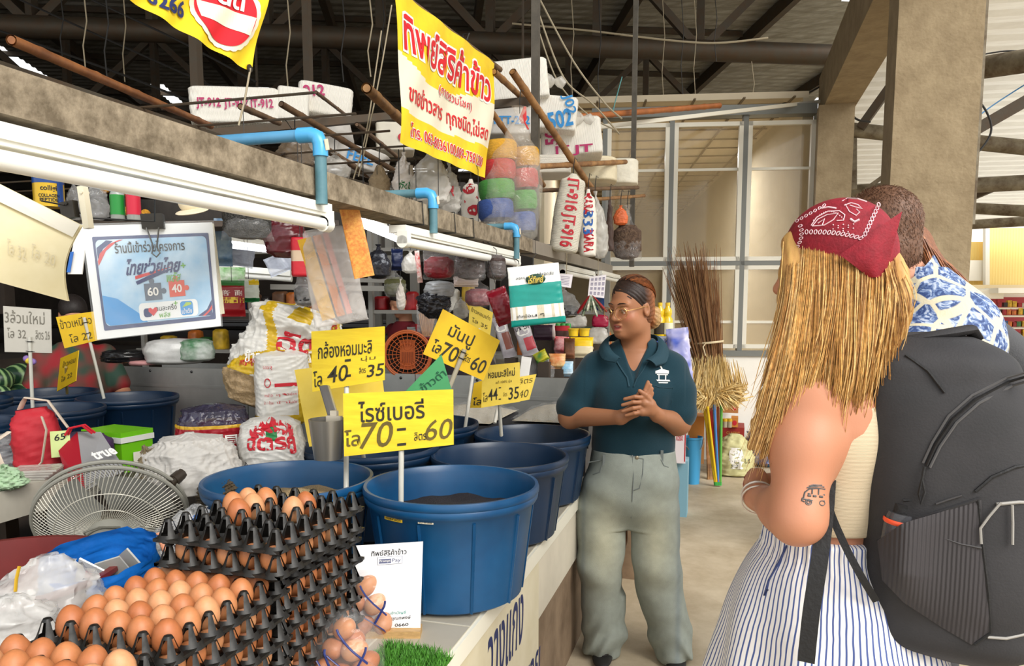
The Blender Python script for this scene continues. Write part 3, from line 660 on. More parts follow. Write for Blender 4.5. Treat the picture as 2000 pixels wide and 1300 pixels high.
h0=PD(654,822,D4-.05);h1=PD(634,755,D4+.02)
m=MB();m.tube([h0,h1],11*sc_,14,flat=.5);m.build('handle',mat('bright_steel',(186,186,190),.25,metal=.9),t)
m=MB();m.box(PD(653,822,D4-.062),(.045,.012,.03));m.box(PD(653,812,D4-.058),(.02,.012,.03));m.build('bracket',mat('cast_zinc',(206,198,182),.4,metal=.5),t)
# egg trays and eggs
BLACKP=mat('black_tray_plastic',(20,19,18),.45,var=.3,scale=30,rgb2=(34,32,29),bump=.04,spec=.35)
def egg_mat():
 m=mat('brown_eggshell',(206,140,92),.5,bump=.03,bscale=500);n=m.node_tree.nodes;L=m.node_tree.links
 oi=n.new('ShaderNodeObjectInfo');r=n.new('ShaderNodeValToRGB');e=r.color_ramp.elements
 e[0].color=(*lin((170,98,56)),1);e[1].color=(*lin((208,150,106)),1);k=r.color_ramp.elements.new(.6);k.color=(*lin((188,120,74)),1)
 L.new(oi.outputs['Random'],r.inputs[0])
 tcn=n.new('ShaderNodeTexCoord');nz=n.new('ShaderNodeTexNoise');nz.inputs['Scale'].default_value=160;L.new(tcn.outputs['Object'],nz.inputs['Vector'])
 mr=n.new('ShaderNodeMapRange');mr.inputs['From Min'].default_value=.3;mr.inputs['From Max'].default_value=.75;mr.inputs['To Min'].default_value=.93;mr.inputs['To Max'].default_value=1.05;L.new(nz.outputs['Fac'],mr.inputs['Value'])
 v=n.new('ShaderNodeVectorMath');v.operation='SCALE';L.new(r.outputs[0],v.inputs[0]);L.new(mr.outputs[0],v.inputs['Scale'])
 L.new(v.outputs[0],n['Principled BSDF'].inputs['Base Color']);return m
EGGM=egg_mat()
m=MB()
pr=[]
for i in range(15):
 a=math.pi*i/14;z=-math.cos(a);r=math.sin(a)*(1-.13*z);pr.append((max(r*.0228,.0001),z*.0295))
m.lathe(pr,24);EGGME=m.mesh('egg',ang=180);EGGME.materials.append(EGGM)
ORD=['first','second','third','fourth','fifth','sixth','seventh','eighth','ninth','tenth']
def egg(p,label,group,tilt=0.,az=0.,s=1.):
 o=bpy.data.objects.new('egg',EGGME);COL.objects.link(o);o.matrix_basis=Matrix.Translation(p)@Matrix.Rotation(az,4,'Z')@Matrix.Rotation(tilt,4,'X')@Matrix.Scale(s,4);W[o]=o.matrix_basis.copy()
 return tag(o,label,'egg',group)
PXC,PYC=.0465,.0468
def tray_mesh(nx,ny):
 m=MB();hx,hy=nx*PXC/2+.012,ny*PYC/2+.012
 for s_ in(-1,1):
  m.box((s_*(hx+.002),0,0),(.012,2*hy+.016,.006));m.box((0,s_*(hy+.002),0),(2*hx+.016,.012,.006))
 for i in range(nx+1):m.box(((i-nx/2)*PXC,0,-.006),(.012,2*hy,.004))
 for j in range(ny+1):m.box((0,(j-ny/2)*PYC,-.006),(2*hx,.012,.004))
 for i in range(nx):
  for j in range(ny):m.lathe([(.021,-.006),(.018,-.016),(.011,-.022)],10,((i-nx/2+.5)*PXC,(j-ny/2+.5)*PYC,0))
 prof=[(.0245,-.002),(.0215,.003),(.0175,.009),(.0128,.021),(.0085,.033),(.006,.0375),(.0001,.039)]
 for i in range(nx+1):
  for j in range(ny+1):
   c=Vector(((i-nx/2)*PXC,(j-ny/2)*PYC,0));n=16;vs=[];fs=[]
   for r,z in prof:
    for k in range(n):a=2*math.pi*(k+.5)/n;vs.append(c+Vector((r*math.cos(a),r*math.sin(a),z)))
   for q in range(len(prof)-1):
    for k in range(n):
     if q in(2,3)and(k%4)in(3,0):continue
     if q==1 and(k%4)==3 and False:continue
     fs.append((q*n+k,q*n+(k+1)%n,(q+1)*n+(k+1)%n,(q+1)*n+k))
   m.add(vs,fs)
 me=m.mesh('egg_tray',ang=35);me.materials.append(BLACKP);return me
TRAY=tray_mesh(5,6)
def tray(x,y,z,label,group,rz=0.):
 o=bpy.data.objects.new('egg_tray',TRAY);COL.objects.link(o);o.matrix_basis=TR((x,y,z),rz);W[o]=o.matrix_basis.copy();tag(o,label,'egg tray',group);return o
def cell(o,i,j,dz=.0225):return o.matrix_basis@Vector(((i-2)*PXC,(j-2.5)*PYC,dz))
re=random.Random(3)
def eg(o,i,j,label,group):return egg(cell(o,i,j)+Vector((re.uniform(-.0015,.0015),re.uniform(-.0015,.0015),re.uniform(-.001,.002))),label,group,re.uniform(-.22,.22),re.uniform(0,6.28),re.uniform(.96,1.03))
SP=.0455;Z0=CTOP+.024
LX,LY=-.928,1.06
for k in range(6):
 rz=re.uniform(-.012,.012)if k<5 else 0
 tr=tray(LX+(re.uniform(-.004,.004)if k<5 else 0),LY,Z0+k*SP,'black egg tray in the lower stack, %s from the top'%ORD[5-k]if k<5 else 'full top tray of thirty brown eggs on the lower stack','egg trays of the lower stack',rz)
 for i in range(5):
  for j in range(6):
   if k==5:eg(tr,i,j,'brown egg in the full top tray, row %s from front, %s from stall side'%(ORD[j],ORD[i]),'eggs in the full top tray')
   elif j==0 or i==4:eg(tr,i,j,'brown egg in the lower stack, %s tray down, %s'%(ORD[5-k],('front face '+ORD[i])if j==0 else 'aisle side '+ORD[j]),'eggs in the sides of the lower stack')
RX=-.893
NR=8
for k in range(NR):
 y=1.37 if k<NR-2 else 1.3;x=RX-(.04 if k<NR-2 else 0);z=Z0+k*.0468
 tr=tray(x+re.uniform(-.005,.005)*(k<NR-2),y,z,'black egg tray in the tall stack, %s from the top'%ORD[NR-1-k]if k<NR-1 else 'top tray of the tall stack, mostly empty, seven eggs left','egg trays of the tall stack',re.uniform(-.015,.015))
 for i in range(5):
  for j in range(6):
   if k==NR-1:
    if(i,j)in((1,2),(1,3),(2,1),(2,2),(2,3),(3,2),(3,3)):eg(tr,i-(1 if i<3 else 0),j+1,'brown egg left in the near-empty top tray, column %s row %s'%(ORD[i-1],ORD[j]),'eggs left in the near-empty top tray')
   elif i==4 or j==0:eg(tr,i,j,'brown egg in the tall stack, %s tray down, %s'%(ORD[NR-1-k],('front face '+ORD[i])if j==0 else 'aisle side '+ORD[j]),'eggs in the sides of the tall stack')
FX,FY=-.916,.717
for k in range(6):
 tr=tray(FX,FY,Z0+k*SP,'black egg tray in the corner stack, %s from the top'%ORD[5-k]if k<5 else 'top egg tray of the stack cut by the bottom edge','egg trays of the corner stack')
 if k==5:
  for i in range(5):
   for j in range(3,6):eg(tr,i,j,'brown egg in the corner tray, %s from stall side, row %s from back'%(ORD[i],ORD[5-j]),'eggs in the corner tray')
   # generic bags and packets
class Bag:
 """closed soft form: superellipse sections along local z, with creases. u = angle (0.75 faces -y), v = height 0..1"""
 def __init__(s,w,d,h,prof,n=2.4,crease=.03,seed=0,fr=1.,lean=(0,0),flat=0.):
  s.w,s.d,s.h,s.prof,s.n,s.c,s.lean=w,d,h,prof,n,crease,lean;r=random.Random(seed);s.k=[]
  for i in range(9):
   f=fr*r.uniform(6,26)*(1+.35*i);s.k.append((Vector((r.gauss(0,1),r.gauss(0,1),r.gauss(0,.8))).normalized()*f/max(w,h)*1.2,r.uniform(0,6.28),1/(1+.35*i)))
 def pr(s,v):
  p=s.prof
  for i in range(len(p)-1):
   if v<=p[i+1][0]or i==len(p)-2:
    t=min(1,max(0,(v-p[i][0])/max(1e-6,p[i+1][0]-p[i][0])));t=t*t*(3-2*t)
    a,b=p[i],p[i+1];sx=lerp(a[1],b[1],t);sy=lerp(a[2]if len(a)>2 else a[1],b[2]if len(b)>2 else b[1],t);return sx,sy
 def __call__(s,u,v):
  a=2*math.pi*u;sx,sy=s.pr(v);ca,sa=math.cos(a),math.sin(a);e=2/s.n
  x=math.copysign(abs(ca)**e,ca)*s.w/2*sx;y=math.copysign(abs(sa)**e,sa)*s.d/2*sy;z=v*s.h
  p=Vector((x,y,z));q=0
  for k,ph,am in s.k:q+=am*(1-2*abs(math.sin(k.dot(p)+ph))**.7)
  f=s.c*q*.32;nrm=Vector((ca*s.d,sa*s.w,0));nrm=nrm.normalized()if nrm.length>1e-9 else Vector((0,0,1))
  edge=min(1,sx*3)
  p+=nrm*f*min(s.w,s.d*2)*edge;p.z+=f*.3*s.h*(0 if v in(0,1)else 1)
  p.x+=s.lean[0]*v*v;p.y+=s.lean[1]*v*v
  return p
PSACK=[(0,.05),(.04,.72),(.15,.95),(.5,1),(.85,.9),(.95,.66),(1,.05)]
PHANG=[(0,.1),(.03,.6),(.12,.92),(.4,1),(.7,.72),(.9,.22),(.94,.1),(.97,.22),(1,.3)]
PPACK=[(0,1,.06),(.04,1,.12),(.2,.98,.85),(.5,.97,1),(.8,.98,.85),(.96,1,.12),(1,1,.06)]
def put(bag,M,mt,name='bag',parent=None,nu=40,nv=30,mi=None,label=None,cat=None,group=None):
 m=MB();m.grid(lambda u,v:bag(u,v),nu,nv,True)
 if mi:
  for j in range(nv):
   for i in range(nu):m.mi[j*nu+i]=mi((i+.5)/nu,(j+.5)/nv)
 n0=len(m.v)
 m.f.append(list(range(nu))[::-1]);m.mi.append(0);m.f.append([nv*nu+i for i in range(nu)]);m.mi.append(m.mi[-2]if mi else 0)
 o=link(name,m.mesh(name,ang=75),mt,parent,M)
 if label:tag(o,label,cat,group)
 return o
def bag_text(bag,M,parent,items,name='lettering'):
 """items: (text, u0, v0, width m, height m, ink, bold[, turn])"""
 by={}
 for it in items:by.setdefault(it[5],[]).append(it)
 for ik,L in by.items():
  m=MB()
  for it in L:
   s,u0,v0,w,h,_,bo=it[:7];tu=it[7]if len(it)>7 else 0.
   cu,su=math.cos(tu),math.sin(tu)
   def mp(p):
    x,y=p.x*cu-p.y*su,p.x*su+p.y*cu
    per=2*(bag.w+bag.d)*.82*max(.2,bag.pr(v0)[0]);u=u0+x/per;v=min(.99,max(.01,v0+y/bag.h));q=bag(u%1,v);a=bag((u+.004)%1,v)-q;b=bag(u%1,min(.999,v+.01))-q
    nn=a.cross(b);nn=nn.normalized()if nn.length>1e-12 else Vector((0,-1,0));return M@(q+nn*.0025)
   text_into(m,s,None,w=w,h=h,bold=bo,map=mp)
  m.build(name,ik,parent,smooth=False)
def facecam(p,extra=0.):
 return math.atan2(p.y-CAM.y,p.x-CAM.x)-math.pi/2+extra
CLEAR=film('clear_plastic_bag',(220,220,220),.2,.1,26,1.);CLOUDY=film('cloudy_plastic_bag',(214,210,202),.52,.2,14,.8);CLEARW=film('thin_clear_wrap',(230,230,230),.07,.07,22,.6)
POLYW=mat('white_woven_sack',(196,192,186),.6,var=.08,scale=50,bump=.12,bscale=60);REDI=mat('red_print',(188,28,44),.5);GREENI=mat('green_print',(30,120,62),.5);BLUEI=mat('blue_print',(34,96,176),.5);GOLDI=mat('gold_print',(190,150,24),.45);WHITEI=mat('white_print',(240,238,232),.6);BLACKI=mat('black_print',(24,24,28),.6)
# egg bags, sign stand and turf at the counter's corner
def egg_bag(c,eggs,label,M=None):
 t=thing('egg_bag',label,'bag of eggs',c,group='clear bags of eggs on the counter')
 b=Bag(.155,.13,.15,[(0,.1),(.04,.8),(.2,1),(.55,1),(.8,.7),(1,.3)],2.2,.012,int(c[0]*999));M=TR(c,.4)
 put(b,M,CLEARW,'plastic_bag',t)
 kn=MB();q=Vector(c)+Vector((-.075,.02,.105));kn.ball(q,.02,12,8);kn.tube([q,q+Vector((-.03,.01,.01)),q+Vector((-.045,.02,-.012))],[.008,.016,.003],8);kn.build('knot',CLOUDY,t)
 st=MB()
 for u0,v0,u1,v1 in((.70,.85,.84,.4),(.68,.55,.85,.1),(.66,.62,.69,.4),(.84,.62,.78,.3),(.62,.45,.72,.12)):
  st.tube([M@(b(lerp(u0,u1,k/9),lerp(v0,v1,k/9))*1.015)for k in range(10)],.0026,6,flat=.5)
 st.build('ribbon_lines',mat('blue_stripe',(34,46,104),.4),t)
 return t
ce=PZ(722,1232,CTOP);ce2=PZ(694,1320,CTOP)
egg_bag((ce.x,ce.y,CTOP+.001),5,'clear bag of brown eggs leaning on the white sign stand')
egg_bag((ce2 .x-.005,ce2 .y-.02,CTOP+.001),5,'clear bag of brown eggs with a knotted corner, in front of the other')
for c,nm in((ce,'bag at the sign stand'),(ce2+Vector((-.005,-.02,0)),'front knotted bag')):
 for i,(x,y,z)in enumerate(((-.045,-.02,.028),(0,-.035,.026),(.042,-.012,.027),(-.02,.025,.027),(.03,.032,.027),(-.025,-.018,.07),(.022,-.012,.072),(.0,.02,.078),(-.004,-.004,.112))):
  egg(Vector((c.x+x,c.y+y,CTOP+.004+z)),'brown egg inside the clear %s, %s'%(nm,('bottom layer, place '+ORD[i])if i<5 else('second layer, place '+ORD[i-5])if i<8 else 'on top'),'eggs in the '+nm,re.uniform(.7,1.6),re.uniform(0,6.28),.98)
cs=PZ(765,1240,CTOP);t=thing('sign_stand','white payment sign board in a wooden foot on the counter','sign',(cs.x,cs.y,CTOP))
Ds=(cs-CAM).dot(FW)
P=[PD(x,y,Ds+e)for x,y,e in((695,1065,.02),(826,1057,.02),(821,1226,0),(690,1236,0))];xa=(P[1]-P[0]).normalized();n_=xa.cross(P[3]-P[0]).normalized();P=[p-n_*(p-P[0]).dot(n_)for p in P];n_=n_ if n_.dot(CAM-P[0])>0 else-n_
m=MB();m.slab(P,-n_*.004);sb=m.build('panel',mat('white_acrylic',(236,236,238),.2),t,smooth=False)
q=(P[2]+P[3])/2;m=MB();m.box(Vector((q.x,q.y,CTOP+.009))-n_*.002,(.165,.045,.018),Matrix.Rotation(math.atan2(xa.y,xa.x),3,'Z'));m.build('foot',mat('pine_wood',(196,158,104),.5,var=.25,scale=20,stretch=(1,8,8)),t,smooth=False)
def sp(u,v,e=.001):return P[0].lerp(P[1],u).lerp(P[3].lerp(P[2],u),v)+n_*e
def sq(u0,v0,u1,v1,mt,nm,e=.0008):mm=MB();mm.slab([sp(u0,v0,e),sp(u1,v0,e),sp(u1,v1,e),sp(u0,v1,e)],n_*.0004);return mm.build(nm,mt,sb,smooth=False)
m=MB();text_into(m,'ทิพย์สิริค้าข้าว',None,w=.52,h=.068,bold=.01,map=lambda p:sp(.5+p.x,.1-p.y));text_into(m,'ร ขุณทพงษ์',None,w=.34,h=.05,bold=.008,map=lambda p:sp(.68+p.x,.87-p.y));text_into(m,'0660',None,w=.2,h=.035,bold=.01,map=lambda p:sp(.72+p.x,.945-p.y));m.build('lettering',BLACKI,sb,smooth=False)
m=MB();text_into(m,'โอนเข้าบัญชี',None,w=.36,h=.04,bold=.006,map=lambda p:sp(.60+p.x,.805-p.y));m.build('teal_lettering',mat('teal_print',(60,150,140),.5),sb,smooth=False)
fr=mat('grey_blue_print',(96,100,130),.5);sq(.33,.15,.70,.24,fr,'logo_frame');sq(.335,.153,.695,.237,mat('white_acrylic',(236,236,238)),'logo_ground',.0013);sq(.355,.175,.535,.225,fr,'logo_block',.0018)
m=MB();text_into(m,'Prompt',None,w=.16,h=.032,bold=.005,map=lambda p:sp(.445+p.x,.2-p.y,.0024));m.build('logo_lettering',WHITEI,sb,smooth=False)
m=MB();text_into(m,'Pay',None,w=.13,h=.05,bold=.005,map=lambda p:sp(.615+p.x,.2-p.y,.0024));m.build('logo_lettering',fr,sb,smooth=False)
cg=PZ(805,1290,CTOP);rr=random.Random(5);m=MB()
for i in range(2600):
 x,y=rr.uniform(-.085,.085),rr.uniform(-.075,.055)
 if x*.45+y>.06+rr.uniform(-.012,.012):continue
 h=rr.uniform(.012,.024);a=rr.uniform(0,6.28);b=Vector((cg.x+x,cg.y+y,CTOP+.002));w_=Vector((math.cos(a),math.sin(a),0))*.0011;l=Vector((rr.uniform(-.012,.012),rr.uniform(-.012,.012),h))
 g=rr.uniform(.55,1.2);m.col=tuple(v*g for v in lin((84,148,50)));m.add([b-w_,b+w_,b+l*.6+w_*.7,b+l,b+l*.6-w_*.7],[(0,1,2,3,4)])
m.col=lin((40,70,30));m.box((cg.x,cg.y-.02,CTOP+.0015),(.165,.11,.003))
tag(m.build('turf_mat',vcol('artificial_turf',.6)),'small square of green artificial turf on the counter corner','artificial turf')
# the seller's corner: table, fan, bags
t=thing('side_table','pale table with grey steel leg at the picture edge','table',(-2.3,1.3,0))
m=MB();m.box((-2.35,1.25,.905),(.72,1.32,.09));m.build('tabletop',mat('pale_stained_board',(196,190,176),.6,var=.25,scale=4),t,smooth=False)
for x,y in((-2.03,1.94),(-2.03,.64),(-2.66,1.94),(-2.66,.64)):m=MB();m.box((x,y,.475),(.04,.04,.95));m.build('leg',mat('grey_angle_steel',(78,76,70),.5,metal=.5),t,smooth=False)
t2=thing('goods_table','low dark table under the rice sacks inside the stall','table',(-1.9,2.4,0))
m=MB();m.box((-1.98,2.42,.80),(1.0,1.0,.04));m.build('tabletop',mat('dark_plank',(70,58,48)),t2,smooth=False)
for x in(-2.4,-1.56):
 for y in(1.98,2.85):m=MB();m.box((x,y,.39),(.05,.05,.78));m.build('leg',mat('dark_plank',(70,58,48)),t2,smooth=False)
FG=mat('grey_fan_plastic',(150,148,138),.45,var=.1,scale=9);FW_=mat('pale_fan_wire',(196,192,178),.4,metal=.2);FBL=mat('grey_fan_blade',(158,158,152),.35)
fc=PD(220,1008,2.2);fx=(PD(352,985,2.2)-PD(90,1040,2.2)).normalized();fn_=((CAM-fc).normalized()*.8+Vector((0,0,-.62))+RT*-.12).normalized();fx=(fx-fn_*fx.dot(fn_)).normalized();fy=fn_.cross(fx)
R=.2;MF=Matrix((fx,fy,fn_)).transposed().to_4x4();MF.translation=fc
t=thing('electric_fan','grey electric fan seen from behind, wire guard and motor towards us','fan',(fc.x,fc.y,0))
m=MB();m.T=MF
for zz in(-.012,.012):m.tube([(R*math.cos(a*math.pi/32),R*math.sin(a*math.pi/32),zz)for a in range(65)],.006,8)
m.build('guard_rim',FG,t)
for sgn,nm in((1,'rear_guard'),(-1,'front_guard')):
 m=MB();m.T=MF
 for k in range(96):
  a=2*math.pi*k/96;r0=.055;pts=[]
  for q in range(8):f=q/7;r=lerp(r0,R,f);tw=.25*(1-f)*sgn;pts.append((r*math.cos(a+tw),r*math.sin(a+tw),sgn*(.012+.055*(1-f**2.6))))
  m.tube(pts,.0012,4,cap=False)
 for rr_ in(.09,.14):m.tube([(rr_*math.cos(a*math.pi/24),rr_*math.sin(a*math.pi/24),sgn*(.012+.055*(1-((rr_-.055)/(R-.055))**2.6)))for a in range(49)],.0016,5)
 m.build(nm,FW_,t)
m=MB();m.T=MF
for k in range(3):
 a0=2*math.pi*k/3+.5
 m.grid(lambda u,v:Vector((lerp(.03,.165,v)*math.cos(a0+(u-.5)*(1.5+.3*v)),lerp(.03,.165,v)*math.sin(a0+(u-.5)*(1.5+.3*v)),(u-.5)*.03)),10,8)
m.build('blades',FBL,t)
m=MB();m.T=MF;m.lathe([(.001,.16),(.03,.158),(.05,.145),(.058,.12),(.06,.075),(.056,.062),(.0,.06)],28);mo=m.build('motor_housing',FG,t)
m=MB();m.T=MF;m.lathe([(.0605,.10),(.063,.1),(.063,.106),(.0605,.106)],28);m.tube([(-.03,.05,.12),(-.02,.09,.13),(.02,.09,.13),(.05,.04,.1)],.003,6);m.build('carry_handle',mat('fan_trim',(120,118,108),.4),mo)
m=MB();q=MF@Vector((0,0,.1));m.tube([q,q+Vector((0,0,-.08)),(q.x,q.y,.06)],[.035,.028,.022],14);m.build('stand',FG,t)
m=MB();m.lathe([(.0,.05),(.06,.05),(.15,.03),(.18,.012),(.18,0),(0,0)],28,(q.x,q.y,0));m.build('base',FG,t)
REDC=mat('red_tote_cloth',(176,24,40),.7,var=.15,scale=14,bump=.1);CREAMC=mat('cream_webbing',(216,200,182),.7,var=.1,scale=30)
p=PD(86,925,2.5);p.z=.951
t=thing('tote_bag','red cloth tote bag with cream handles, slumped on the pale table','bag',p)
b=Bag(.165,.11,.195,[(0,.8),(.05,1),(.5,.95),(.85,.8,.7),(1,.6,.3)],3,.05,3);Mx=TR(p,facecam(p),0,-.12);put(b,Mx,REDC,'body',t)
for pts in(((-.07,-.06,.14),(-.115,-.09,.12),(-.10,-.1,.02),(-.05,-.08,-.01),(.0,-.085,.03),(.03,-.09,.13),(.025,-.07,.17)),((-.03,.0,.2),(-.01,-.02,.235),(.05,-.03,.215),(.09,-.06,.12))):
 m=MB();m.T=Mx;pp=[Vector(a)for a in pts];fine=[]
 for i in range(len(pp)-1):
  for f in(0,.34,.67):fine.append(pp[i].lerp(pp[i+1],f))
 m.tube(fine+[pp[-1]],.013,8,flat=.25);m.build('handle',CREAMC,t)
m=MB();m.T=Mx;m.box((.06,-.075,.075),(.055,.004,.085),Matrix.Rotation(.12,3,'Y'));tg_=m.build('paper_tag',mat('lime_paper_tag',(206,222,150),.7),t,smooth=False)
m=MB();text_into(m,'65',Mx@frame(Vector((.062,-.0785,.098)),(1,0,0),(0,0,1)),w=.03,h=.02,bold=.01,shear=.2);m.build('lettering',BLACKI,tg_,smooth=False)
A=[PD(x,y,d)for x,y,d in((152,840,2.62),(196,842,2.72),(248,912,2.5),(164,962,2.32),(112,874,2.44))]
GREYB=mat('matt_grey_bag',(150,150,152),.55,var=.08,scale=10,bump=.05);t=thing('carrier_bag','grey shopping bag with dark red sides reading true in white','bag',(A[2]+A[4])/2-Vector((0,0,.12)))
n_=(A[1]-A[0]).cross(A[3]-A[0]).normalized();n_=n_ if n_.dot(CAM-A[0])>0 else-n_
F4=[PD(151,843,2.50),PD(197,843,2.58),PD(246,918,2.42),PD(166,958,2.32)];n_=(F4[1]-F4[0]).cross(F4[3]-F4[0]).normalized();n_=n_ if n_.dot(CAM-F4[0])>0 else-n_
m=MB();m.slab(F4,-n_*.07);fp_=m.build('front_face',GREYB,t,smooth=False)
L4=[F4[0]+n_*.001,F4[3]+n_*.001,PD(140,966,2.34),PD(114,880,2.42)];m=MB();n2=(L4[1]-L4[0]).cross(L4[3]-L4[0]).normalized();n2=n2 if n2 .dot(CAM-L4[0])>0 else-n2;m.slab(L4,-n2*.003);sp_=m.build('gusset',mat('dark_red_card',(150,16,34),.5),t,smooth=False)
xr=(F4[1]-F4[0]).lerp(F4[2]-F4[3],.5).normalized()
m=MB();text_into(m,'true',frame(PD(200,889,2.43)+n_*.010,xr,(F4[0]-F4[3])),w=.072,h=.034,bold=.03);m.build('lettering',WHITEI,fp_,smooth=False)
m=MB();c_=sum(L4,Vector())/4;text_into(m,'true',frame(c_.lerp(L4[1],.35)+n2*.002,(L4[1]-L4[0]),(L4[0]-L4[3])),w=.05,h=.024,bold=.03);m.build('lettering',WHITEI,sp_,smooth=False)
m=MB()
for s_ in(0,.012):m.tube([PD(127,850,2.45)+Vector((0,s_,0)),PD(135,836,2.45)+Vector((0,s_,0)),PD(160,834,2.48)+Vector((0,s_,.006)),PD(180,846,2.5)+Vector((0,s_,0))],.004,6)
m.build('cord_handle',REDI,t)
cc=PD(255,872,2.9);t=thing('cool_box','bright green cool box with white lid rim and purple cloth over it','cooler',(cc.x,cc.y,cc.z-.09))
e1=(PD(305,838,2.86)-PD(235,852,2.72)).normalized();e1 .z=0;e1 .normalize();e2=Vector((-e1 .y,e1 .x,0));e2=e2 if e2 .dot(FW)>0 else-e2;RM=Matrix((e1,e2,UPW)).transposed()
o_=PD(268,862,3.02)+e2*.11;o_.z=.895
m=MB();m.box(o_+Vector((0,0,-.012)),(.145,.22,.12),RM);bd=m.build('body',mat('lime_green_plastic',(110,190,24),.35),t,smooth=False)
m=MB();m.box(o_+Vector((0,0,.058)),(.155,.23,.022),RM);m.build('lid_rim',mat('white_plastic',(226,228,222),.35),t,smooth=False)
m=MB();m.box(o_+Vector((0,0,.078)),(.15,.225,.02),RM);m.build('lid',mat('lime_green_plastic',(110,190,24)),t,smooth=False)
m=MB();qf=o_-e2*.1115;m.box(qf+Vector((.01,0,-.022)),(.062,.002,.055),RM);lb=m.build('paper_label',mat('white_label',(232,228,216),.6),t,smooth=False)
m=MB();text_into(m,'เด่นที',frame(qf-e2*.0026+e1*.008+Vector((0,0,-.012)),e1,UPW),w=.042,h=.018,bold=.012);m.box(qf-e2*.0022+Vector((.0,0,-.032)),(.05,.001,.007),RM);m.build('lettering',REDI,lb,smooth=False)
b=Bag(.20,.24,.13,[(0,.85),(.3,1),(.8,.95),(1,.7)],4,.03,9);put(b,TR(o_-e1*.17+Vector((0,0,-.04)),math.atan2(e1 .y,e1 .x)),mat('purple_cloth',(70,42,84),.8,var=.2,scale=30,bump=.2),'cloth_cover',t)
p=PD(12,962,2.2);p.z=.951;tag(put(Bag(.14,.12,.07,[(0,.7),(.2,1),(.6,.8),(1,.25)],2.2,.14,4),TR(p,.3),mat('mint_cloth',(168,196,160),.85,var=.15,scale=20,bump=.3),'folded_cloth'),'mint green cloth crumpled at the edge of the pale table','cloth')
p=PD(66,952,2.35);p.z=.951
for k in range(4):m=MB();m.box(p+Vector((.004*k,.003*k,.004+.007*k)),(.13,.10,.006),Matrix.Rotation(.3+.08*k,3,'Z'));tag(m.build('plastic_sheet_pack',CLOUDY,smooth=False),'flat pack of clear bags on the pale table, %s from the bottom'%ORD[k],'plastic bags','flat packs of clear bags on the pale table')
p=PD(20,905,2.5);p.z=.951;tag(put(Bag(.16,.12,.11,PSACK,2.2,.15,8),TR(p),CLEAR,'clear_bag'),'crumpled clear plastic bag beside the red tote','plastic bag')
p=PD(205,1095,1.62);s_=1.62/F
b=Bag(205*s_,.14,105*s_,[(0,.55),(.1,.85),(.5,1),(.9,1.04),(1,1)],2.6,.05,21,lean=(.02,.02));M_=TR(PD(195,1174,1.60),facecam(p),.5,-.12)
m=MB();m.grid(lambda u,v:b(u,v),44,24,True);BLUEBAG=mat('blue_carrier_plastic',(24,104,190),.3,var=.25,scale=10,bump=.35,bscale=24);t=thing('blue_carrier','open bright blue carrier bag with paper scraps in it, behind the eggs','bag',M_.translation)
m.f.append(list(range(44))[::-1]);m.mi.append(0);link('bag',m.mesh('bag',ang=75),BLUEBAG,t,M_)
for i,(x,y,d,rz,mt_)in enumerate(((175,1122,1.58,.5,WHITEI),(228,1116,1.60,-.3,mat('grey_paper',(176,174,166),.7)),(250,1102,1.63,.9,mat('grey_paper',(176,174,166),.7)))):
 q=PD(x,y,d);m=MB();m.box(q,(.055,.004,.075),Euler((.5,rz,.3)).to_matrix());oo=m.build('paper_scrap',mt_,smooth=False);tag(oo,('white paper scrap with a small red mark in the blue bag','grey folded paper in the blue bag','grey paper scrap at the back of the blue bag')[i],'paper')
 if i==0:mm=MB();mm.box(q+Vector((.0,-.004,.0)),(.014,.002,.02),Euler((.5,rz,.3)).to_matrix());mm.build('red_mark',REDI,oo,smooth=False)
for(x,y,D,w,h,d_,sd,lb,lean)in((65,1200,1.42,.27,.20,.17,31,'crumpled thin white carrier bag beside the egg trays',(.03,.03)),(25,1240,1.3,.18,.14,.14,32,'thin white carrier bag corner at the picture edge',(0,0)),(310,1090,1.75,.15,.20,.12,33,'wrinkled clear bag beside the blue carrier, a pink straw in it',(.06,.02)),(385,1030,1.9,.13,.12,.1,34,'clear bag with a blue cap behind the tall egg stack',(0,0))):
 q=PD(x,y,D);bb=Bag(w,d_,h,[(0,.7),(.08,.95),(.4,1),(.75,.8),(.93,.45),(1,.25)],2.1,.09,sd,lean=lean);o=put(bb,TR(q-Vector((0,0,h*.5)),facecam(q)),film('milky_carrier',(224,222,218),.42,.16,12,1.)if sd<33 else CLEAR,'plastic_bag');tag(o,lb,'plastic bag')
 if sd==33:m=MB();m.tube([PD(308,1040,1.72),PD(322,1076,1.72)],.005,8);m.build('pink_straw',mat('peach_straw',(222,150,116),.5),o)
 if sd==34:m=MB();m.lathe([(0,.014),(.02,.014),(.022,0),(0,0)],20,PD(392,1018,1.84));m.build('blue_cap',mat('blue_cap',(24,96,180),.4),o)
q=PD(10,1165,1.5);m=MB();m.lathe([(.0,0),(.2,0),(.23,.2),(.24,.21),(.24,.22),(.225,.22),(.2,.02),(0,.02)],36,(q.x-.08,q.y+.05,q.z-.19));t=thing('red_tub','dark red tub at the picture edge with a yellow strip','tub',(q.x-.08,q.y+.05,q.z-.19));m.build('tub',mat('dark_red_plastic',(116,40,38),.4,var=.2,scale=8),t)
m=MB();m.tube([PD(38,1105,1.39),PD(32,1130,1.385),PD(30,1155,1.38)],.004,6,flat=.4);m.build('yellow_strip',GOLDI,t)
t=thing('stool','plain stool carrying the bags behind the eggs','stool',(-1.45,1.1,0))
m=MB();m.box((-1.72,1.15,.80),(.5,.8,.03));m.build('seat',mat('dark_plank',(70,58,48)),t,smooth=False)
for x in(-1.9,-1.55):
 for y in(.82,1.48):m=MB();m.box((x,y,.39),(.04,.04,.78));m.build('leg',mat('dark_plank',(70,58,48)),t,smooth=False)
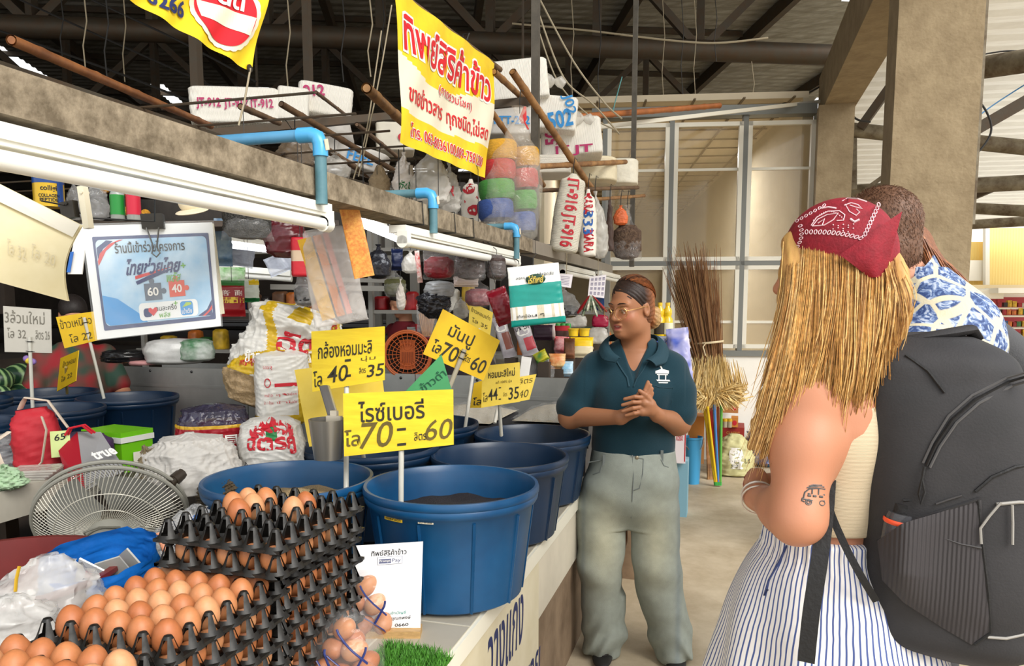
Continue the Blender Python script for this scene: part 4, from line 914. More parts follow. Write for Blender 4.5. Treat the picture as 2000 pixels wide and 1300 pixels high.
 # rice sacks
def sack_at(x,y,D,wpx,hpx,dep,label,mats,mi,texts,seed,tilt=0.,lean=(0,0),crease=.035,prof=PSACK,n=2.6,yaw=0.,rx=0.,cat='rice sack',group='rice sacks inside the stall'):
 """x, y: picture point of the middle of the sack's foot"""
 s_=D/F;c=PD(x,y,D);b=Bag(wpx*s_,dep,hpx*s_,prof,n,crease,seed,lean=lean);M=TR(c,facecam(c,yaw),rx,tilt)
 t=thing('rice_sack',label,cat,c,group=group);o=put(b,M,mats,'sack',t,150,110,mi);bag_text(b,M,o,texts);return t,b,M,o
HUSK=mat('brown_rice_in_bag',(168,142,104),.5,var=.3,scale=160,bump=.3,bscale=200)
def mi_big(u,v):
 if v<.28:return 2
 du=(u-.75)*4
 if .36<v-.28*du<.58:return 1
 if abs(v-.46+.9*du)<.08:return 1
 if v>.86 and(u*7)%1<.4:return 1
 return 0
sack_at(505,795,2.72,178,215,.24,'tall white and gold rice sack, top folded over, leaning aside',[mat('glossy_white_sack',(208,206,200),.35,var=.06,scale=30,bump=.25,bscale=14),mat('gold_sack_print',(196,162,30),.35,bump=.25,bscale=14),HUSK],mi_big,[('ข้าวหอมมะลิ',.74,.52,.20,.045,WHITEI,.03,.35),('พญาสูง',.66,.38,.06,.03,REDI,.02,.5),('ฉัตร',.80,.70,.14,.07,REDI,.03,.3),('สุรินทร์',.86,.86,.09,.05,REDI,.02,.9)],41,.34,(.05,-.02),.05,[(0,.35),(.03,.75),(.2,.95),(.45,1),(.7,.9),(.86,1.05),(.95,.9),(1,.3)],2.4)
sack_at(556,824,2.66,106,142,.16,'white rice packet with a gold corner and small cooking pictures',[mat('glossy_white_sack',(232,230,224)),mat('gold_sack_print',(196,162,30)),REDI],lambda u,v:1 if(v<.14 and u<.84)or(.80<u<.86 and .1<v<.44)else 2 if .80<u<.86 and .44<v<.5 else 0,[('▬▬',.765,.55,.035,.012,REDI,0),('หุงง่าย',.765,.42,.03,.012,REDI,.0),('ตวงข้าว',.70,.42,.028,.012,REDI,0),('บรรจุ',.70,.78,.03,.014,REDI,0),('○',.70,.58,.022,.03,REDI,.0),('น้ำ 1 ถ้วย',.70,.32,.03,.01,REDI,0),('นำไปนึ่ง',.765,.32,.03,.01,REDI,0)],42,-.02,(0,0),.02,[(0,.9),(.04,1),(.5,1),(.92,.96),(1,.55,.2)],3.6)
sack_at(421,880,2.58,150,92,.22,'dark red rice bag lying flat with small care symbols and yellow band',[mat('dark_red_sack',(150,20,34),.35,bump=.2,bscale=16),GOLDI,film('dark_clear_wrap',(58,54,74),.75,.12,20,1)],lambda u,v:0 if v<.56 else 1 if v<.63 else 2,[('⊠',.71,.33,.026,.03,WHITEI,.02),('☂',.75,.33,.028,.03,WHITEI,.02),('▤',.80,.33,.035,.028,WHITEI,.02)],43,0,(0,0),.03,[(0,.8),(.05,1),(.5,.95),(.9,.8),(1,.3)],2.6)
sack_at(532,915,2.5,128,104,.2,'white rice sack with red and green swirl print, behind the brown rice tub',[mat('glossy_white_sack',(232,230,224)),REDI,GREENI],lambda u,v:2 if .735<u<.765 and .62<v<.93 else 0,[('ฉัตรคู่',.75,.58,.14,.07,REDI,.035),('ข้าวหอมมะลิเชียงราย',.75,.16,.18,.03,BLACKI,.02),('~~~',.80,.84,.07,.03,REDI,.03,-.4),('~~~',.70,.80,.06,.03,REDI,.03,.5)],44,0,(0,0),.03)
sack_at(375,960,2.36,200,118,.24,'plain white woven rice sack lying behind the fan',[POLYW],None,[],45,0,(0,0),.04,[(0,.6),(.06,.9),(.3,1),(.7,.9),(.9,.6),(1,.1)],2.3)
sack_at(322,955,2.3,70,95,.1,'khaki cloth bundle draped by the fan guard',[mat('khaki_cloth',(128,114,88),.85,var=.25,scale=18,bump=.3)],None,[],46,-.5,(.02,0),.13,[(0,.8),(.3,1),(.7,.7),(1,.15)],2.2,cat='cloth',group=None)
sack_at(420,990,2.25,90,70,.12,'dark khaki cloth heap between fan and tub',[mat('dark_khaki_cloth',(84,72,54),.85,var=.25,scale=18,bump=.3)],None,[],47,.3,(0,0),.13,[(0,.9),(.3,1),(.7,.7),(1,.2)],2.2,cat='cloth',group=None)
for k,(a,b_,lb)in enumerate((((352,968,2.25),(448,893,2.45),'dark walking-stick handle lying over the white sack'),((330,945,2.2),(355,925,2.25),'short dark tube end beside the fan'))):
 m=MB();A,B=PD(*a),PD(*b_);m.tube([A,B],.011 if k==0 else .016,12);m.tube([B-(B-A).normalized()*.04,B],.015 if k==0 else .018,12);tag(m.build('dark_rod',mat('dark_brown_wood',(52,42,32),.5,var=.3,scale=20)),lb,'rod')
 # galvanised bin wall and its wrapped trays
t=thing('steel_bin','long galvanised steel trough across the back of the stall','bin',(-2.55,4.4,0))
for x0,x1 in((-4.12,-2.96),(-2.96,-1.8),(-1.8,-.72)):
 m=MB();m.box(((x0+x1)/2,4.16,.78),(x1-x0-.006,.012,.58));pnl=m.build('panel',GALV,t,smooth=False)
 for i in range(4):mm=MB();mm.ball((x0+(x1-x0)*(.08+.28*i),4.152,1.045),(.009,.005,.009),10,6);mm.build('rivet',mat('dark_rivet',(70,70,70),.4,metal=.8),pnl)
m=MB();m.box((-2.42,4.75,.5),(3.4,.012,1.1));m.box((-2.42,4.45,.95),(3.4,.6,.02));m.build('tray_floor',GALV,t,smooth=False)
for x in(-4.05,-2.4,-.8):m=MB();m.box((x,4.3,.25),(.06,.06,.5));m.build('leg',STEEL,t,smooth=False)
for x,y,D,w,h,lb in((1085,822,3.62,150,62,'wide tray of white rice under clear wrap beside the woman'),(900,822,3.66,150,56,'tray of pale grain under clear wrap behind the navy tubs')):
 c=PD(x,y,D);s_=D/F;t=thing('rice_tray',lb,'tray',(c.x,c.y,c.z-.06),group='wrapped rice trays')
 m=MB();m.box(c+Vector((0,.12,-.05)),(w*s_,.5,.1));m.build('tray',mat('dark_tray',(60,60,64),.5),t,smooth=False)
 m=MB();m.grid(lambda u,v:c+Vector(((u-.5)*w*s_,(v-.5)*.48+.12,.012+.05*math.sin(math.pi*u)**.6*math.sin(math.pi*v)**.6)),20,14);tag(m.build('rice',RICE['white'],t),kind='stuff')
 m=MB();m.grid(lambda u,v:c+Vector(((u-.5)*w*s_*1.02,(v-.5)*.5+.12,.02+.05*math.sin(math.pi*u)**.6*math.sin(math.pi*v)**.6+.006*math.sin(u*40+9*v))),30,20);m.build('clear_wrap',CLEAR,t)
 m=MB();m.box(c+Vector((0,.1,-.38)),(w*s_*.9,.4,.56));m.build('stand',mat('dark_tray',(60,60,64)),t,smooth=False)
 # posts, bamboo rack and rails over the stall
def ribbed(name,rgb,freq=60.,axis='X',strength=.5,rough=.4,rgb2=None):
 if name in _m:return _m[name]
 m=mat(name,rgb,rough);n=m.node_tree.nodes;L=m.node_tree.links
 tcn=n.new('ShaderNodeTexCoord');w=n.new('ShaderNodeTexWave');w.bands_direction=axis;w.inputs['Scale'].default_value=freq;w.inputs['Distortion'].default_value=.6;L.new(tcn.outputs['Object'],w.inputs['Vector'])
 b=n.new('ShaderNodeBump');b.inputs['Strength'].default_value=strength;b.inputs['Distance'].default_value=.004;L.new(w.outputs['Fac'],b.inputs['Height']);L.new(b.outputs[0],n['Principled BSDF'].inputs['Normal']);return m
def post(px,y0,y1,D,w,label=None):
 a,b=PD(px,y0,D),PD(px,y1,D);b=Vector((a.x,a.y,b.z));m=MB();m.beam(a,b,w,w);o=m.build('steel_post',POSTM,smooth=False);return structure(o)
pp=PX(1045,470,-.90);m=MB();m.beam((pp.x-.0,pp.y,1.767),(pp.x-.0,pp.y,3.4),.034,.034);structure(m.build('steel_post',POSTM,smooth=False))
q=PD(1236,380,5.6);m=MB();m.beam((q.x,q.y,PD(1236,520,5.6).z),(q.x,q.y,5.8),.034,.034);structure(m.build('steel_post',POSTM,smooth=False))
q=PD(388,240,3.9);m=MB();m.beam((q.x,q.y,2.33),(q.x,q.y,5.5),.045,.045);structure(m.build('steel_post',STEEL,smooth=False))
q=PD(603,180,4.4);m=MB();m.beam((q.x,q.y,2.5),(q.x,q.y,5.5),.04,.04);structure(m.build('steel_post',STEEL,smooth=False))
def pole(a,b,r,label,mt=BAMB,nodes=True,cat='bamboo pole',name='bamboo_pole',group='bamboo poles of the overhead rack'):
 A,B=PD(*a),PD(*b);L=(B-A).length;n=max(3,int(L/.03));pts=[A.lerp(B,i/n)for i in range(n+1)];rs=[r*(1.16 if nodes and i%9==4 else 1)*(1+.02*math.sin(i))for i in range(n+1)]
 m=MB();m.tube(pts,rs,12,cap=False);d=(B-A).normalized()
 m.tube([A+d*.012,A],[r*.7,r*.72],12);m.tube([B-d*.012,B],[r*.7,r*.72],12)
 return tag(m.build(name,mt),label,cat,group)
pole((22,78,1.75),(412,246,3.1),.0125,'long brown bamboo pole slanting above the concrete beam',mat('brown_bamboo',(150,96,54),.5,var=.3,scale=14,rgb2=(112,68,38)))
pole((470,208,2.75),(545,240,3.2),.012,'short dark bamboo pole end in front of the white packs',BAMBO)
pole((549,203,2.85),(790,345,3.7),.0125,'dark bamboo pole with a red tie, below the white foam packs',BAMBO)
pole((617,180,3.3),(680,228,3.9),.008,'thin bamboo stick leaning on the second white pack',BAMBO)
pole((697,243,3.2),(775,305,3.9),.010,'bamboo stick beside the lower corner of the rice banner',BAMBO)
pole((716,172,2.75),(800,250,3.4),.020,'thick cut bamboo pole ending left of the rice banner')
pole((625,285,3.3),(720,342,4.0),.015,'dark bamboo pole low behind the largest blue pipe hook',BAMBO)
pole((965,140,3.2),(1030,200,3.7),.014,'pale bamboo pole emerging from the banner edge',BAMB)
pole((1001,140,3.25),(1160,375,4.1),.0165,'thick jointed bamboo pole slanting down beside the steel post')
pole((958,215,3.3),(1062,362,4.0),.013,'bamboo pole behind the bag of twine rolls',BAMB)
pole((1030,326,3.5),(1222,316,4.4),.0135,'level bamboo rail under the white food-box packs',BAMB)
pole((1050,372,3.66),(1246,366,4.4),.010,'level dark bamboo rail above the hanging brown bag',BAMBO)
pole((1150,390,4.2),(1258,382,5.0),.010,'lowest bamboo rail end, in front of the glazed shop',BAMB)
pole((1130,228,5.2),(1405,206,6.6),.022,'orange bamboo pole level above the shop windows',mat('orange_bamboo',(176,104,52),.5,var=.3,scale=10))
def rail(a,b,w,label,mt=STEEL,name='steel_rail',cat='rail'):m=MB();m.beam(PD(*a),PD(*b),w,w);return tag(m.build(name,mt,smooth=False),label,cat,'dark steel rails of the overhead rack')
rail((395,262,3.5),(775,226,3.75),.035,'dark steel rail carrying the white foam packs')
rail((940,207,3.5),(1048,196,3.6),.035,'dark steel rail fixed to the grey post')
m=MB();m.beam(PD(1050,262,5.4),PD(1655,192,7.3),.035,.03);structure(m.build('white_conduit',ALU,smooth=False))
rw=random.Random(11);k_=0
for x,y0,y1,D in((163,-20,135,5),(205,-20,150,4.5),(240,-20,160,6),(118,-10,110,5.5),(560,-20,190,5),(667,-20,160,5),(720,-20,150,4.6),(745,-20,120,6),(1115,-20,200,7),(1168,-20,220,7),(1293,-20,210,8),(1330,-20,190,8),(1355,-20,200,8),(1395,-20,120,8),(1468,120,230,8.5)):
 A,B=PD(x,y0,D),PD(x+4,y1,D);m=MB();m.tube([A,A.lerp(B,.4)+Vector((.02,0,0)),A.lerp(B,.7)+Vector((-.015,0,0)),B],.0045,6);structure(m.build('hanging_wire',WIRE if k_%2 else STRING));k_+=1
for pts,D,r,mt in((((1050,20),(1100,150),(1160,205),(1210,262)),4.6,.006,STRING),(((1055,0),(1120,120),(1180,200),(1215,232)),4.6,.006,STRING),(((1052,60),(1090,160),(1150,225),(1205,255)),4.6,.005,STRING),(((1000,46),(1150,60),(1300,78),(1400,84),(1500,74)),7.6,.010,STRING),(((745,60),(735,130),(715,260),(690,350)),3.0,.0028,STRING),(((765,10),(745,130),(715,280),(700,345)),3.0,.0028,STRING),(((0,60),(250,150),(500,250)),6,.01,WIRE),(((180,0),(350,80),(500,160)),6,.009,WIRE),(((40,0),(250,95),(520,215)),6.4,.009,WIRE),(((1752,0),(1770,80),(1820,145),(1865,168)),4.3,.006,WIRE),(((1786,0),(1792,100),(1797,225)),4.45,.005,WIRE),(((1822,0),(1810,140),(1803,300),(1803,410)),4.45,.005,WIRE),(((1890,175),(1925,215),(1935,260),(1900,310),(1868,345)),4.4,.006,WIRE),(((1650,205),(1672,232),(1700,238)),7.3,.01,WIRE),(((1880,250),(1940,205),(2010,160)),5.5,.005,mat('blue_wire',(60,120,170),.5)),(((1900,110),(1960,100),(2010,100)),5.6,.006,WIRE),(((1500,215),(1600,170),(1640,130)),7.2,.008,WIRE),(((1215,150),(1200,205),(1198,218)),5.5,.004,mat('teal_wire',(70,140,140),.5))):
 c=[PD(x,y,D)for x,y in pts];f=[]
 for i in range(len(c)-1):
  p0,p1,p2,p3=c[max(i-1,0)],c[i],c[i+1],c[min(i+2,len(c)-1)]
  for q in range(6):t_=q/6;f.append(.5*((2*p1)+(p2-p0)*t_+(2*p0-5*p1+4*p2-p3)*t_**2+(3*p1-p0-3*p2+p3)*t_**3))
 m=MB();m.tube(f+[c[-1]],r,6);structure(m.build('hanging_wire',mt))
 # big cloth banners
def banner(corners,X,label,bands,bow=.012):
 P=[PX(x,y,X)for x,y in corners];cen=sum(P,Vector())/4
 t=thing('banner',label,'banner',Vector((cen.x,cen.y,min(p.z for p in P))),group='yellow shop banners over the stall')
 def at(u,v,e=0.):q=P[0].lerp(P[1],u).lerp(P[3].lerp(P[2],u),v);q.x+=bow*math.sin(u*7+2*v)*math.sin(v*3.1)+.004*math.sin(u*23+v*9)+e;return q
 return t,P,at
YV=mat('yellow_banner_vinyl',(246,214,36),.45,var=.1,scale=7,rgb2=(232,194,22));CV=mat('cream_banner_vinyl',(238,230,206),.45,var=.06,scale=7);RV=mat('red_banner_print',(214,20,36),.45)
t,P,at=banner([(769,-28),(967,124),(946,347),(780,278)],-1.0,'yellow and white rice shop banner with red lettering and phone numbers',None)
m=MB();nu,nv=60,60
m.grid(lambda u,v:at(u,v),nu,nv)
for j in range(nv):
 for i in range(nu):
  u,v=(i+.5)/nu,(j+.5)/nv;lo=.42+.10*math.sin((u-.05)*5.2)*(1-u*.5);hi=.77+.015*math.sin(u*5);m.mi[j*nu+i]=1 if lo<v<hi else 0
cl=m.build('cloth',[YV,CV],t)
def btext(s,u,v,w,h,ink,bold,e,parent,nm='lettering'):
 m=MB();text_into(m,s,None,w=w,h=h,bold=bold,map=lambda p:at(u+p.x,v-p.y,e));return m.build(nm,ink,parent,smooth=False)
for s,u,v,w,h,b1,b2 in(('ทิพย์สิริค้าข้าว',.5,.235,.90,.27,.02,.075),('(กาดรวมโชค)',.56,.49,.36,.095,.0,.05)):
 btext(s,u,v,w,h,WHITEI,b2,.0018,cl,'white_outline');btext(s,u,v,w,h,RV,b1,.0034,cl)
btext('ขายข้าวสาร  ทุกชนิด,ไข่สด',.5,.655,.88,.17,RV,.012,.003,cl)
btext('โทร. 063-8036100,089-7581200',.52,.885,.84,.105,WHITEI,.06,.0018,cl,'white_outline');btext('โทร. 063-8036100,089-7581200',.52,.885,.84,.105,RV,.008,.0034,cl)
A,B=at(-.03,-.005),at(1.12,-.005);m=MB();m.tube([A-Vector((0.018,0,0)),B-Vector((0.018,0,0))],.013,10);m.build('hanging_pole',BAMBO,t)
m=MB();m.tube([at(.62,.0,.004),at(.62,-.05,.012),at(.64,-.06,-.02),at(.64,.02,-.02)],.003,6);m.build('wire_hook',WIRE,t)
t,P,at=banner([(205,-150),(538,-100),(490,140),(247,-4)],-.98,'yellow banner overhead with a round red emblem, cut by the top edge',None,.006)
m=MB();m.grid(lambda u,v:at(u,v),40,40);cl=m.build('cloth',YV,t)
def disc(u0,v0,ru,rv,e,mt,nm,scal=0.):
 def fn(a,r):k_=r*(1+scal*abs(math.sin(75.4*a)));return at(u0+ru*k_*math.cos(6.2832*a),v0+rv*k_*math.sin(6.2832*a),e)
 m=MB();m.grid(fn,72,8,True);return m.build(nm,mt,cl,smooth=False)
eu,ev=.70,.62
disc(eu,ev,.245,.335,.0024,CV,'emblem_edge',scal=.03);disc(eu,ev,.215,.30,.0038,RV,'emblem_red')
m=MB();m.grid(lambda u,v:at(eu+lerp(-.205+.03*v,.21-.02*v,u),ev-.02+.155*v+.01*u,.0048),20,5);m.build('emblem_band',CV,cl,smooth=False)
m=MB();text_into(m,'ลต์',None,w=.2,h=.16,bold=.03,map=lambda p:at(eu+.03+p.x,ev-.12-p.y,.006));m.build('emblem_lettering',WHITEI,cl,smooth=False)
m=MB();text_into(m,'0266',None,w=.26,h=.16,bold=.03,map=lambda p:at(.28+p.x,.79-p.y-.12*p.x,.003));m.build('lettering',NAVY,cl,smooth=False)
m=MB();q=at(.975,.985,.002);m.tube([q+Vector((-.001,0,0)),q+Vector((.002,0,0))],.008,12);m.build('eyelet',mat('dark_eyelet',(60,54,44),.5,metal=.5),t)
m=MB();m.tube([at(.975,.985,.004),PX(478,195,-.99),PX(466,245,-1.0)],.0022,5);m.build('tie_string',STRING,t)
# campaign poster, blank sheets and clips
PW=mat('poster_paper',(238,240,240),.25);PN=mat('poster_navy',(26,44,104),.3);PB=mat('poster_sky',(206,226,240),.3,var=.3,scale=9,rgb2=(150,196,230));PRED=mat('poster_red',(206,48,44),.3);PGR=mat('poster_green',(110,176,52),.35);PGY=mat('poster_grey',(92,104,122),.35);PBL=mat('poster_blue',(56,150,216),.3)
cor=[(160,441),(414,434),(432,636),(190,663)];D0=1.52;P=[PD(x,y,d)for(x,y),d in zip(cor,(D0,D0+.03,D0+.03,D0))]
n_=(P[1]-P[0]).cross(P[3]-P[0]).normalized();n_=n_ if n_.dot(CAM-P[0])>0 else-n_;P=[p-n_*(p-P[0]).dot(n_)for p in P]
t=thing('poster','laminated campaign poster with 60 and 40 puzzle pieces, hung from a bulldog clip','poster',(P[2]+P[3])/2)
def at(u,v,e=.001):return P[0].lerp(P[1],u).lerp(P[3].lerp(P[2],u),v)+n_*e
m=MB();m.slab(P,-n_*.003);sheet=m.build('sheet',PW,t,smooth=False)
def pq(pts,e,mt,nm):m=MB();m.poly([at(u,v,e)for u,v in pts]);return m.build(nm,mt,sheet,smooth=False)
def rr_(u0,v0,u1,v1,r,asp=1.35):
 o=[]
 for cx,cy,a0 in((u1-r,v0+r*asp,-90),(u1-r,v1-r*asp,0),(u0+r,v1-r*asp,90),(u0+r,v0+r*asp,180)):
  for k in range(6):a=math.radians(a0+18*k);o.append((cx+r*math.cos(a),cy+r*asp*math.sin(a)))
 return o
pq(rr_(.065,.10,.965,.93,.01),.0008,PN,'border');pq(rr_(.085,.13,.945,.895,.035),.0013,PB,'print_ground')
pq([(.09,.36),(.16,.23),(.24,.16),(.30,.135),(.27,.135),(.19,.17),(.11,.25),(.087,.32)],.0019,PRED,'red_swoosh');pq([(.09,.30),(.14,.21),(.22,.145),(.17,.135),(.09,.2)],.0017,PN,'navy_swoosh')
pq([(.944,.74),(.90,.83),(.82,.885),(.94,.892)],.0017,PN,'navy_swoosh');pq([(.944,.79),(.91,.845),(.86,.888),(.885,.889),(.944,.83)],.0021,PRED,'red_swoosh')
pq([(.087,.62),(.2,.66),(.35,.80),(.42,.893),(.12,.893),(.087,.86)],.0017,PBL,'blue_wash')
pq(rr_(.36,.72,.83,.88,.03),.0021,PW,'white_card');pq(rr_(.69,.735,.79,.865,.02),.0026,PBL,'app_icon');pq([(.705,.79),(.74,.745),(.78,.75),(.78,.77)],.0031,mat('lime_print',(170,200,60),.4),'icon_flash')
def ptext(s,u,v,w,h,ink,b,nm='lettering',sh=0.,e=.0026):m=MB();text_into(m,s,None,w=w,h=h,bold=b,shear=sh,map=lambda p:at(u+p.x,v-p.y,e));return m.build(nm,ink,sheet,smooth=False)
ptext('ร้านนี้เข้าร่วมโครงการ',.50,.205,.54,.10,BLACKI,.012);ptext('ไทยช่วยไทย',.51,.385,.42,.14,PN,.03,'blue_lettering',.25);pq([(.36,.47),(.48,.44),(.67,.40),(.52,.455),(.36,.50)],.0022,PRED,'red_underline');pq([(.36,.52),(.5,.46),(.68,.415),(.54,.48),(.37,.55)],.0024,PN,'navy_underline')
ptext('พลัส',.66,.50,.11,.09,PGR,.012,'green_lettering',.15);ptext('+',.745,.40,.035,.045,PGR,.02,'green_lettering')
def puzzle(u0,v0,u1,v1,mt,s):
 w,h=u1-u0,v1-v0;pts=[(u0,v0),(u0+.35*w,v0)]+[(u0+w*(.47+.16*math.cos(a)),v0-h*(.13-.17*math.sin(a)))for a in[math.radians(150+24*k)for k in range(11)]]+[(u0+.6*w,v0),(u1,v0),(u1,v0+.35*h)]+[(u1+w*(.12+.15*math.cos(a)),v0+h*(.5+.17*math.sin(a)))for a in[math.radians(-130+26*k)for k in range(11)]]+[(u1,v0+.62*h),(u1,v1),(u0,v1)]
 pq(pts,.0022,mt,'puzzle_piece');ptext(s,(u0+u1)/2,(v0+v1)/2,w*.62,h*.48,WHITEI,.02,'white_lettering',e=.0034)
puzzle(.42,.545,.555,.70,PGY,'60');puzzle(.615,.535,.74,.685,mat('poster_orange_red',(226,88,62),.35),'40')
ptext('คนละครึ่ง',.575,.775,.17,.055,BLACKI,.008);ptext('+',.655,.745,.03,.035,PGR,.02,'green_lettering');ptext('พลัส',.56,.84,.09,.05,PGR,.008,'green_lettering');ptext('เป๋าตัง',.74,.825,.08,.05,WHITEI,.01,'white_lettering',e=.0034)
pq([(.47,.845),(.435,.80),(.435,.775),(.452,.765),(.47,.785),(.488,.765),(.505,.775),(.505,.80)],.003,mat('heart_red',(216,30,44),.35),'heart');pq(rr_(.395,.77,.46,.85,.02),.0026,PN,'puzzle_icon')
m=MB();m.grid(lambda u,v:at(lerp(-.01,1.02,u),lerp(-.015,1.01,v),.0045+.0012*math.sin(u*17+v*5)*math.sin(v*13)),30,24);m.build('laminate',film('laminate_film',(240,244,246),.16,.12,9,.7),t)
m=MB();q=at(.55,.0);xa=(P[1]-P[0]).normalized();ya=(P[0]-P[3]).normalized();RM=Matrix((xa,ya,n_)).transposed()
m.box(q+ya*.004+n_*.002,(.042,.03,.016),RM);cb=m.build('bulldog_clip',mat('black_clip_steel',(58,54,48),.35,metal=.6,var=.3,scale=30),t,smooth=False)
m=MB();m.tube([q-ya*.01-xa*.012+n_*.011,q-ya*.05-xa*.003+n_*.012,q-ya*.062-xa*.008+n_*.012,q-ya*.07+n_*.012,q-ya*.062+xa*.008+n_*.012,q-ya*.05+xa*.003+n_*.012,q-ya*.01+xa*.012+n_*.011],.0016,6);m.build('clip_wire',mat('clip_wire',(110,108,104),.3,metal=.8),cb)
P2=[PD(x,y,D0+.05)for x,y in((407,438),(417,436),(438,612),(425,634))];m=MB();m.slab([PD(170,445,D0+.04)]+P2[1:3]+[PD(205,650,D0+.04)],-n_*.004);tag(m.build('backing_card',mat('cream_card',(226,220,196),.7),smooth=False),'cream backing card just behind the campaign poster','card')
P3=[PD(x,y,d)for x,y,d in((-60,330,1.22),(160,440,1.3),(133,588,1.3),(-60,535,1.22))];m=MB()
def at3(u,v):q=P3[0].lerp(P3[1],u).lerp(P3[3].lerp(P3[2],u),v);return q+Vector((0,-.02*math.sin(3.14*v)*u,0))
t=thing('paper_sheet','blank cream paper sheet hanging at the picture edge','paper',sum(P3,Vector())/4);m.grid(at3,16,16);m.v+=[v+Vector((-.001,.004,0))for v in m.v];n=len(m.v)//2;m.cols*=2;m.f+=[[i+n for i in f][::-1]for f in m.f];m.mi*=2;m.build('sheet',mat('cream_paper',(236,226,190),.7,var=.06,scale=9,rgb2=(226,214,172)),t)
m=MB();a,b=at3(-.1,.0)-FW*.006,at3(1.0,.0)-FW*.006;c,d=at3(1.0,.17)-FW*.006,at3(-.1,.17)-FW*.006;m.poly([a,b,c,d]);m.build('top_strip',mat('white_strip',(228,224,210),.6,var=.06,scale=9),t,smooth=False)
m=MB()
text_into(m,'โล 32',None,w=.2,h=.16,bold=.0,map=lambda p:at3(.5+p.x,.58-p.y)-FW*.004);text_into(m,'โล 20',None,w=.26,h=.16,bold=.0,map=lambda p:at3(.78+p.x,.52-p.y)-FW*.004);m.build('faint_lettering',mat('faint_pencil',(212,202,170),.8),t,smooth=False)
for x,y,w,h,mt,lb in((167,405,.013,.075,mat('ivory_plastic',(224,216,192),.4),'ivory plastic clip above the poster corner'),(136,410,.03,.03,mat('black_clip_steel',(58,54,48)),'black bulldog clip on the cream sheet corner')):
 q=PD(x,y,1.36);m=MB();m.box(q,(w,.012,h),Matrix.Rotation(-.12,3,'Y'));m.tube([q+Vector((0,-.008,h*.35)),q+Vector((0,.008,h*.35))],.003,8);tag(m.build('clip',mt,smooth=False),lb,'clip')
m=MB();m.tube([PD(80,392,1.33),PD(136,402,1.36),PD(170,425,1.42),PD(300,432,1.5)],.0015,5);m.tube([PX(303,330,-.90),PD(302,432,1.5)],.0015,5);tag(m.build('hanging_wire',WIRE),'thin wire from which the poster and cream sheet hang','wire')
b=Bag(.135,.03,.245,[(0,1.05,.5),(.02,1.02,.8),(.3,1,1),(.8,.9,.9),(.97,.8,.5),(1,.7,.2)],2.6,.03,61);c=PD(668,632,1.95);M=TR(c,facecam(c),0,-.17)
t=thing('joss_packet','clear packet of gold and pink joss paper hanging from the light','packet',c);put(b,M,film('milky_clear_plastic',(222,218,214),.36,.14,16,1.),'plastic_bag',t)
for dx,w,mt,nm in((-.028,.034,mat('gold_joss',(226,176,40),.35,var=.3,scale=30),'gold_paper'),(.004,.02,mat('orange_joss',(216,130,60),.4,var=.3,scale=30),'orange_paper'),(.026,.014,mat('pink_joss',(208,130,120),.4),'pink_paper')):
 m=MB();m.T=M@Matrix.Rotation(-.1,4,'Y');m.box((dx,0,.125),(w,.008,.21));m.build(nm,mt,t,smooth=False)
b=Bag(.05,.012,.175,[(0,1,.6),(.5,1),(1,.95,.6)],5,.012,62);c=PD(712,541,1.86);M=TR(c,facecam(c),0,-.2);o=put(b,M,mat('orange_print_paper',(222,160,70),.45,var=.35,scale=130,rgb2=(196,112,44)),'joss_strip');tag(o,'orange printed joss paper strip hanging from the concrete beam','paper')
m=MB();m.tube([PD(602,400,1.86),PD(618,440,1.9)],.002,5);m.tube([PX(684,400,-.95),PD(684,412,1.88)],.002,5);tag(m.build('hook_wire',WIRE),'short wire hooks over the orange strip and joss packet','wire')
# white food-box packs on the rack
RIBW=ribbed('ribbed_foam_pack',(236,232,222),55,'X',.55);RIBV=ribbed('ribbed_foam_pack_long',(236,230,216),60,'Z',.5)
MAG=mat('magenta_print',(172,24,92),.5);CYB=mat('cyan_blue_print',(30,130,196),.5)
def pack(x,y,D,wpx,hpx,dep,label,texts=(),mt=RIBW,yaw=0.,tilt=0.,seed=1,n=9,knot=None,prof=None,rx=0.):
 s_=D/F;c=PD(x,y,D);b=Bag(wpx*s_,dep,hpx*s_,prof or[(0,.96),(.03,1),(.5,1),(.96,.99),(1,.94)],n,.009,seed);M=TR(c,facecam(c,yaw),rx,tilt)
 t=thing('food_box_pack',label,'food box pack',c,group='wrapped white food-box packs on the rack');o=put(b,M,mt,'pack',t,48,20)
 for it in texts:m=MB();text_into(m,it[0],M@Matrix.Translation(((it[1]-.75)*b.w*3.4,-dep/2-.006,it[2]*b.h))@Matrix.Rotation(math.pi/2,4,'X')@Matrix.Rotation(it[7]if len(it)>7 else 0,4,'Z'),w=it[3],h=it[4],bold=it[6]);m.build('lettering',it[5],o,smooth=False)
 if knot:
  m=MB();q=M@Vector((b.w*.5*knot,0,b.h*.55));d=RT*knot;m.tube([q-d*.02,q+d*.02,q+d*.035,q+d*.06,q+d*.085-UPW*.02],[.05,.03,.013,.03,.022],10);m.build('twisted_end',CLOUDY,t)
 return t
pack(465,250,3.7,168,66,.25,'long white foam-box pack printed JT-912 three times',[('JT-912',.665,.5,.105,.05,MAG,.03),('JT-912',.75,.5,.105,.05,MAG,.03),('JT-912',.83,.5,.105,.05,MAG,.03)],tilt=-.06,seed=2)
pack(572,246,3.78,60,62,.25,'wrapped end of the long white foam-box pack',[],seed=3,tilt=.05)
pack(632,236,3.95,104,56,.3,'white foam-box pack printed 912 beside the steel post',[('912',.69,.7,.1,.05,MAG,.03,.2)],seed=4,tilt=.12)
pack(645,322,3.9,110,70,.25,'white plastic pack below the dark steel rail',[],mt=POLYW,seed=5,tilt=-.2,n=3)
pack(700,335,3.9,110,40,.25,'white pack with blue print under the bamboo',[('FEEL',.75,.5,.13,.05,CYB,.02)],mt=POLYW,seed=6,tilt=.25,n=3)
